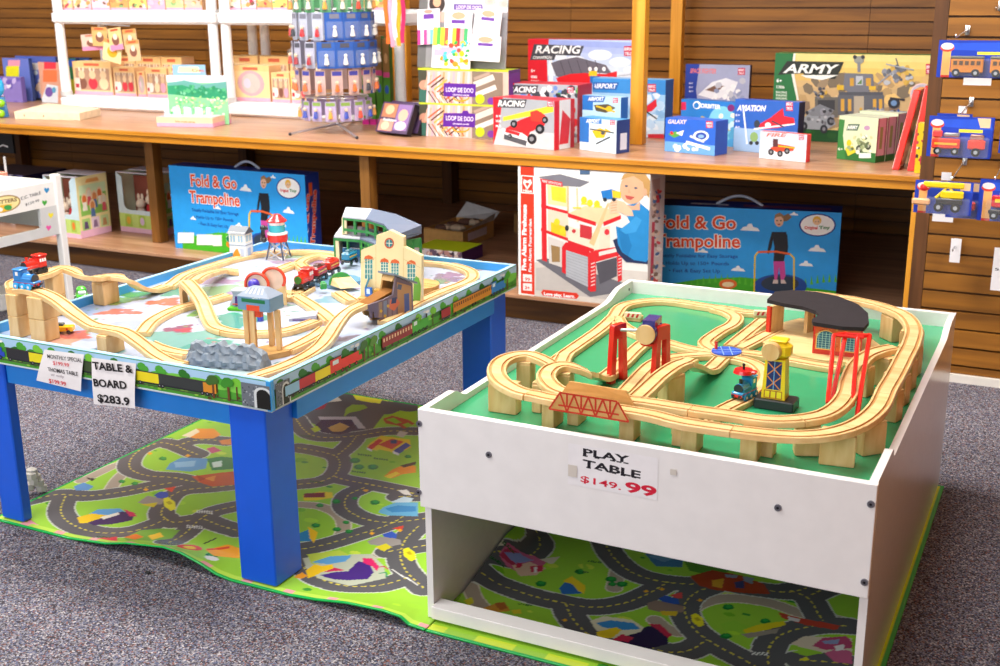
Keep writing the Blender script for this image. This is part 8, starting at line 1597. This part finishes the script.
mat('play_mat', 'printed road map play mat lying under the white play table', -1.1045, -.232, 1.868, 3.095, hm2, 'FRB', 2, True)
# small chips lying on the mat and carpet
for u, v, c, nm, lb in ((168,575,'#c8b8a0','scrap','tiny tan scrap on the mat edge by the front blue leg'),(157,568,'#303030','scrap','dark scrap on the carpet under the curled mat edge')):
    p = PZ(u+ (12 if u == 168 else 0), v+ (4 if u == 168 else 0), .0); mb = MB(); mb.cbox((p.x, p.y-.03 if u == 157 else 1.90, .003 if u == 157 else .0075), (.012,.008,.004), c, 'matt', .001)
    if u == 157: tag(mb.build(nm), lb, 'scrap')
p = PZ(36, 494, .0); mb = MB(); q = random.Random(2)
for i in range(7): mb.sph((p.x+q.uniform(-.012,.012), p.y+q.uniform(-.012,.012), .016+.008*i), .018, '#c4beb4', 'matt', 7, (1, .8, .8))
tag(mb.build('crumpled_wrap'), 'crumpled pale wrapping on the carpet behind the left blue leg', 'litter')
# ================================================================== small white table with hearts, far left
hx = -3.64; hy = 3.42; zt = PY(55, 176, hy).z; P55 = PY(55, 176, hy); hx = P55.x
zb_ = PX(55, 234.5, hx).z; z1 = zt-.018
o = thing('heart_table', 'small white childrens table decorated with coloured hearts, cut off at left', 'table', (hx-.35, hy-.35, 0)); W_T = '#ece9e6'
for x, y in ((hx, hy), (hx-.62, hy), (hx, hy-.86), (hx-.62, hy-.86)): mb = MB(); mb.cbox((x, y, (zt+.008)/2), (.032, .032, zt+.008), W_T, 'paint', .003); mb.build('leg', o)
tw, bw = PX(30, 210.5, hx), PX(30, 231, hx)
y0, y1 = hy-.86+.016, hy-.016; zo1 = PX(38, 208.5, hx).z; zo0 = PX(38, 229, hx).z; yo = PX(39, 215, hx).y
mb = MB(); x = hx
mb.box((x-.007, y0, zo1), (x+.007, y1, z1), W_T, 'paint'); mb.box((x-.007, y0, zb_), (x+.007, y1, zo0)); mb.box((x-.007, yo, zo0), (x+.007, y1, zo1)); mb.box((x-.007, y0, zo0), (x+.007, y0+.08, zo1))
a = Art(mb, (x+.007, y0, zb_), (0,1,0), (0,0,1), y1-y0, z1-zb_)
a.ell(4,204,17,8.5,'#a88858',22,-.22); a.ell(4,204,15.5,7.2,'#f0e0a0',22,-.22); a.text('CRITTERS',(-9,205.5),(17,201),3.6,'#7c5c38',bold=.03); a.poly([(-8,208),(2,205),(12,204),(10,210),(0,213)],'#e8b838'); a.ell(8,207.5,4,2.6,'#3ca050'); a.ell(0,209.5,3,2.2,'#f4f0e8')
a.text('C.C. TABLE',(21,200),(41,194),2.9,'#2c2c34',bold=.02); a.text('$139.99',(25.5,206),(39.5,201.5),2.6,'#2c2c34',bold=.01)
for u, v, c in ((46.7,190.5,'#3c90c8'),(44.5,203,'#48a83c'),(50.8,215.5,'#ecdc3c'),(48.6,228,'#e058a0')): a.poly([(u,v+3),(u-2.6,v-.6),(u-2.2,v-2.4),(u-.9,v-2.6),(u,v-1.4),(u+1,v-2.8),(u+2.3,v-2.4),(u+2.5,v-.4)], c)
mb.build('heart_panel', o)['label'] = 'white side panel printed with hearts and lettering'
mb = MB(); mb.box((hx-.604, hy-.007, zb_+.02), (hx-.016, hy+.007, z1), W_T, 'paint'); mb.box((hx-.604, hy-.86-.007, zb_+.02), (hx-.016, hy-.86+.007, z1)); mb.box((hx-.627, y0, zb_), (hx-.613, y1, z1)); mb.build('rail', o)
mb = MB(); mb.box((hx-.612, y0+.0, z1-.075), (hx-.008, y1, z1-.065), '#b8dc98', 'paint'); mb.build('green_top', o)
p = PZ(2, 183, z1-.065); mb = MB(); mb.M = xf((p.x-.02, p.y, z1-.0645)); mb.cbox((0,0,.03),(.07,.05,.03),'#e8a088','matt',.002)
for a_, b_ in ((-.03,-.02),(.03,-.02),(-.03,.02),(.03,.02)): mb.cyl((a_,b_,0),(a_,b_,.016),.005,col='#d8b070'); mb.cyl((a_,b_,.045),(a_,b_,.11),.005)
tag(mb.build('doll_bed'), 'small pink and wooden doll bed on the white heart table', 'doll furniture')
p = PZ(-6, 311, 0); mb = MB(); mb.cbox((p.x-.03, p.y+.10, .035), (.15, .20, .068), '#f0eeec', 'paint', .004); tag(mb.build('white_crate'), 'low white box on the carpet at the left picture edge', 'box')
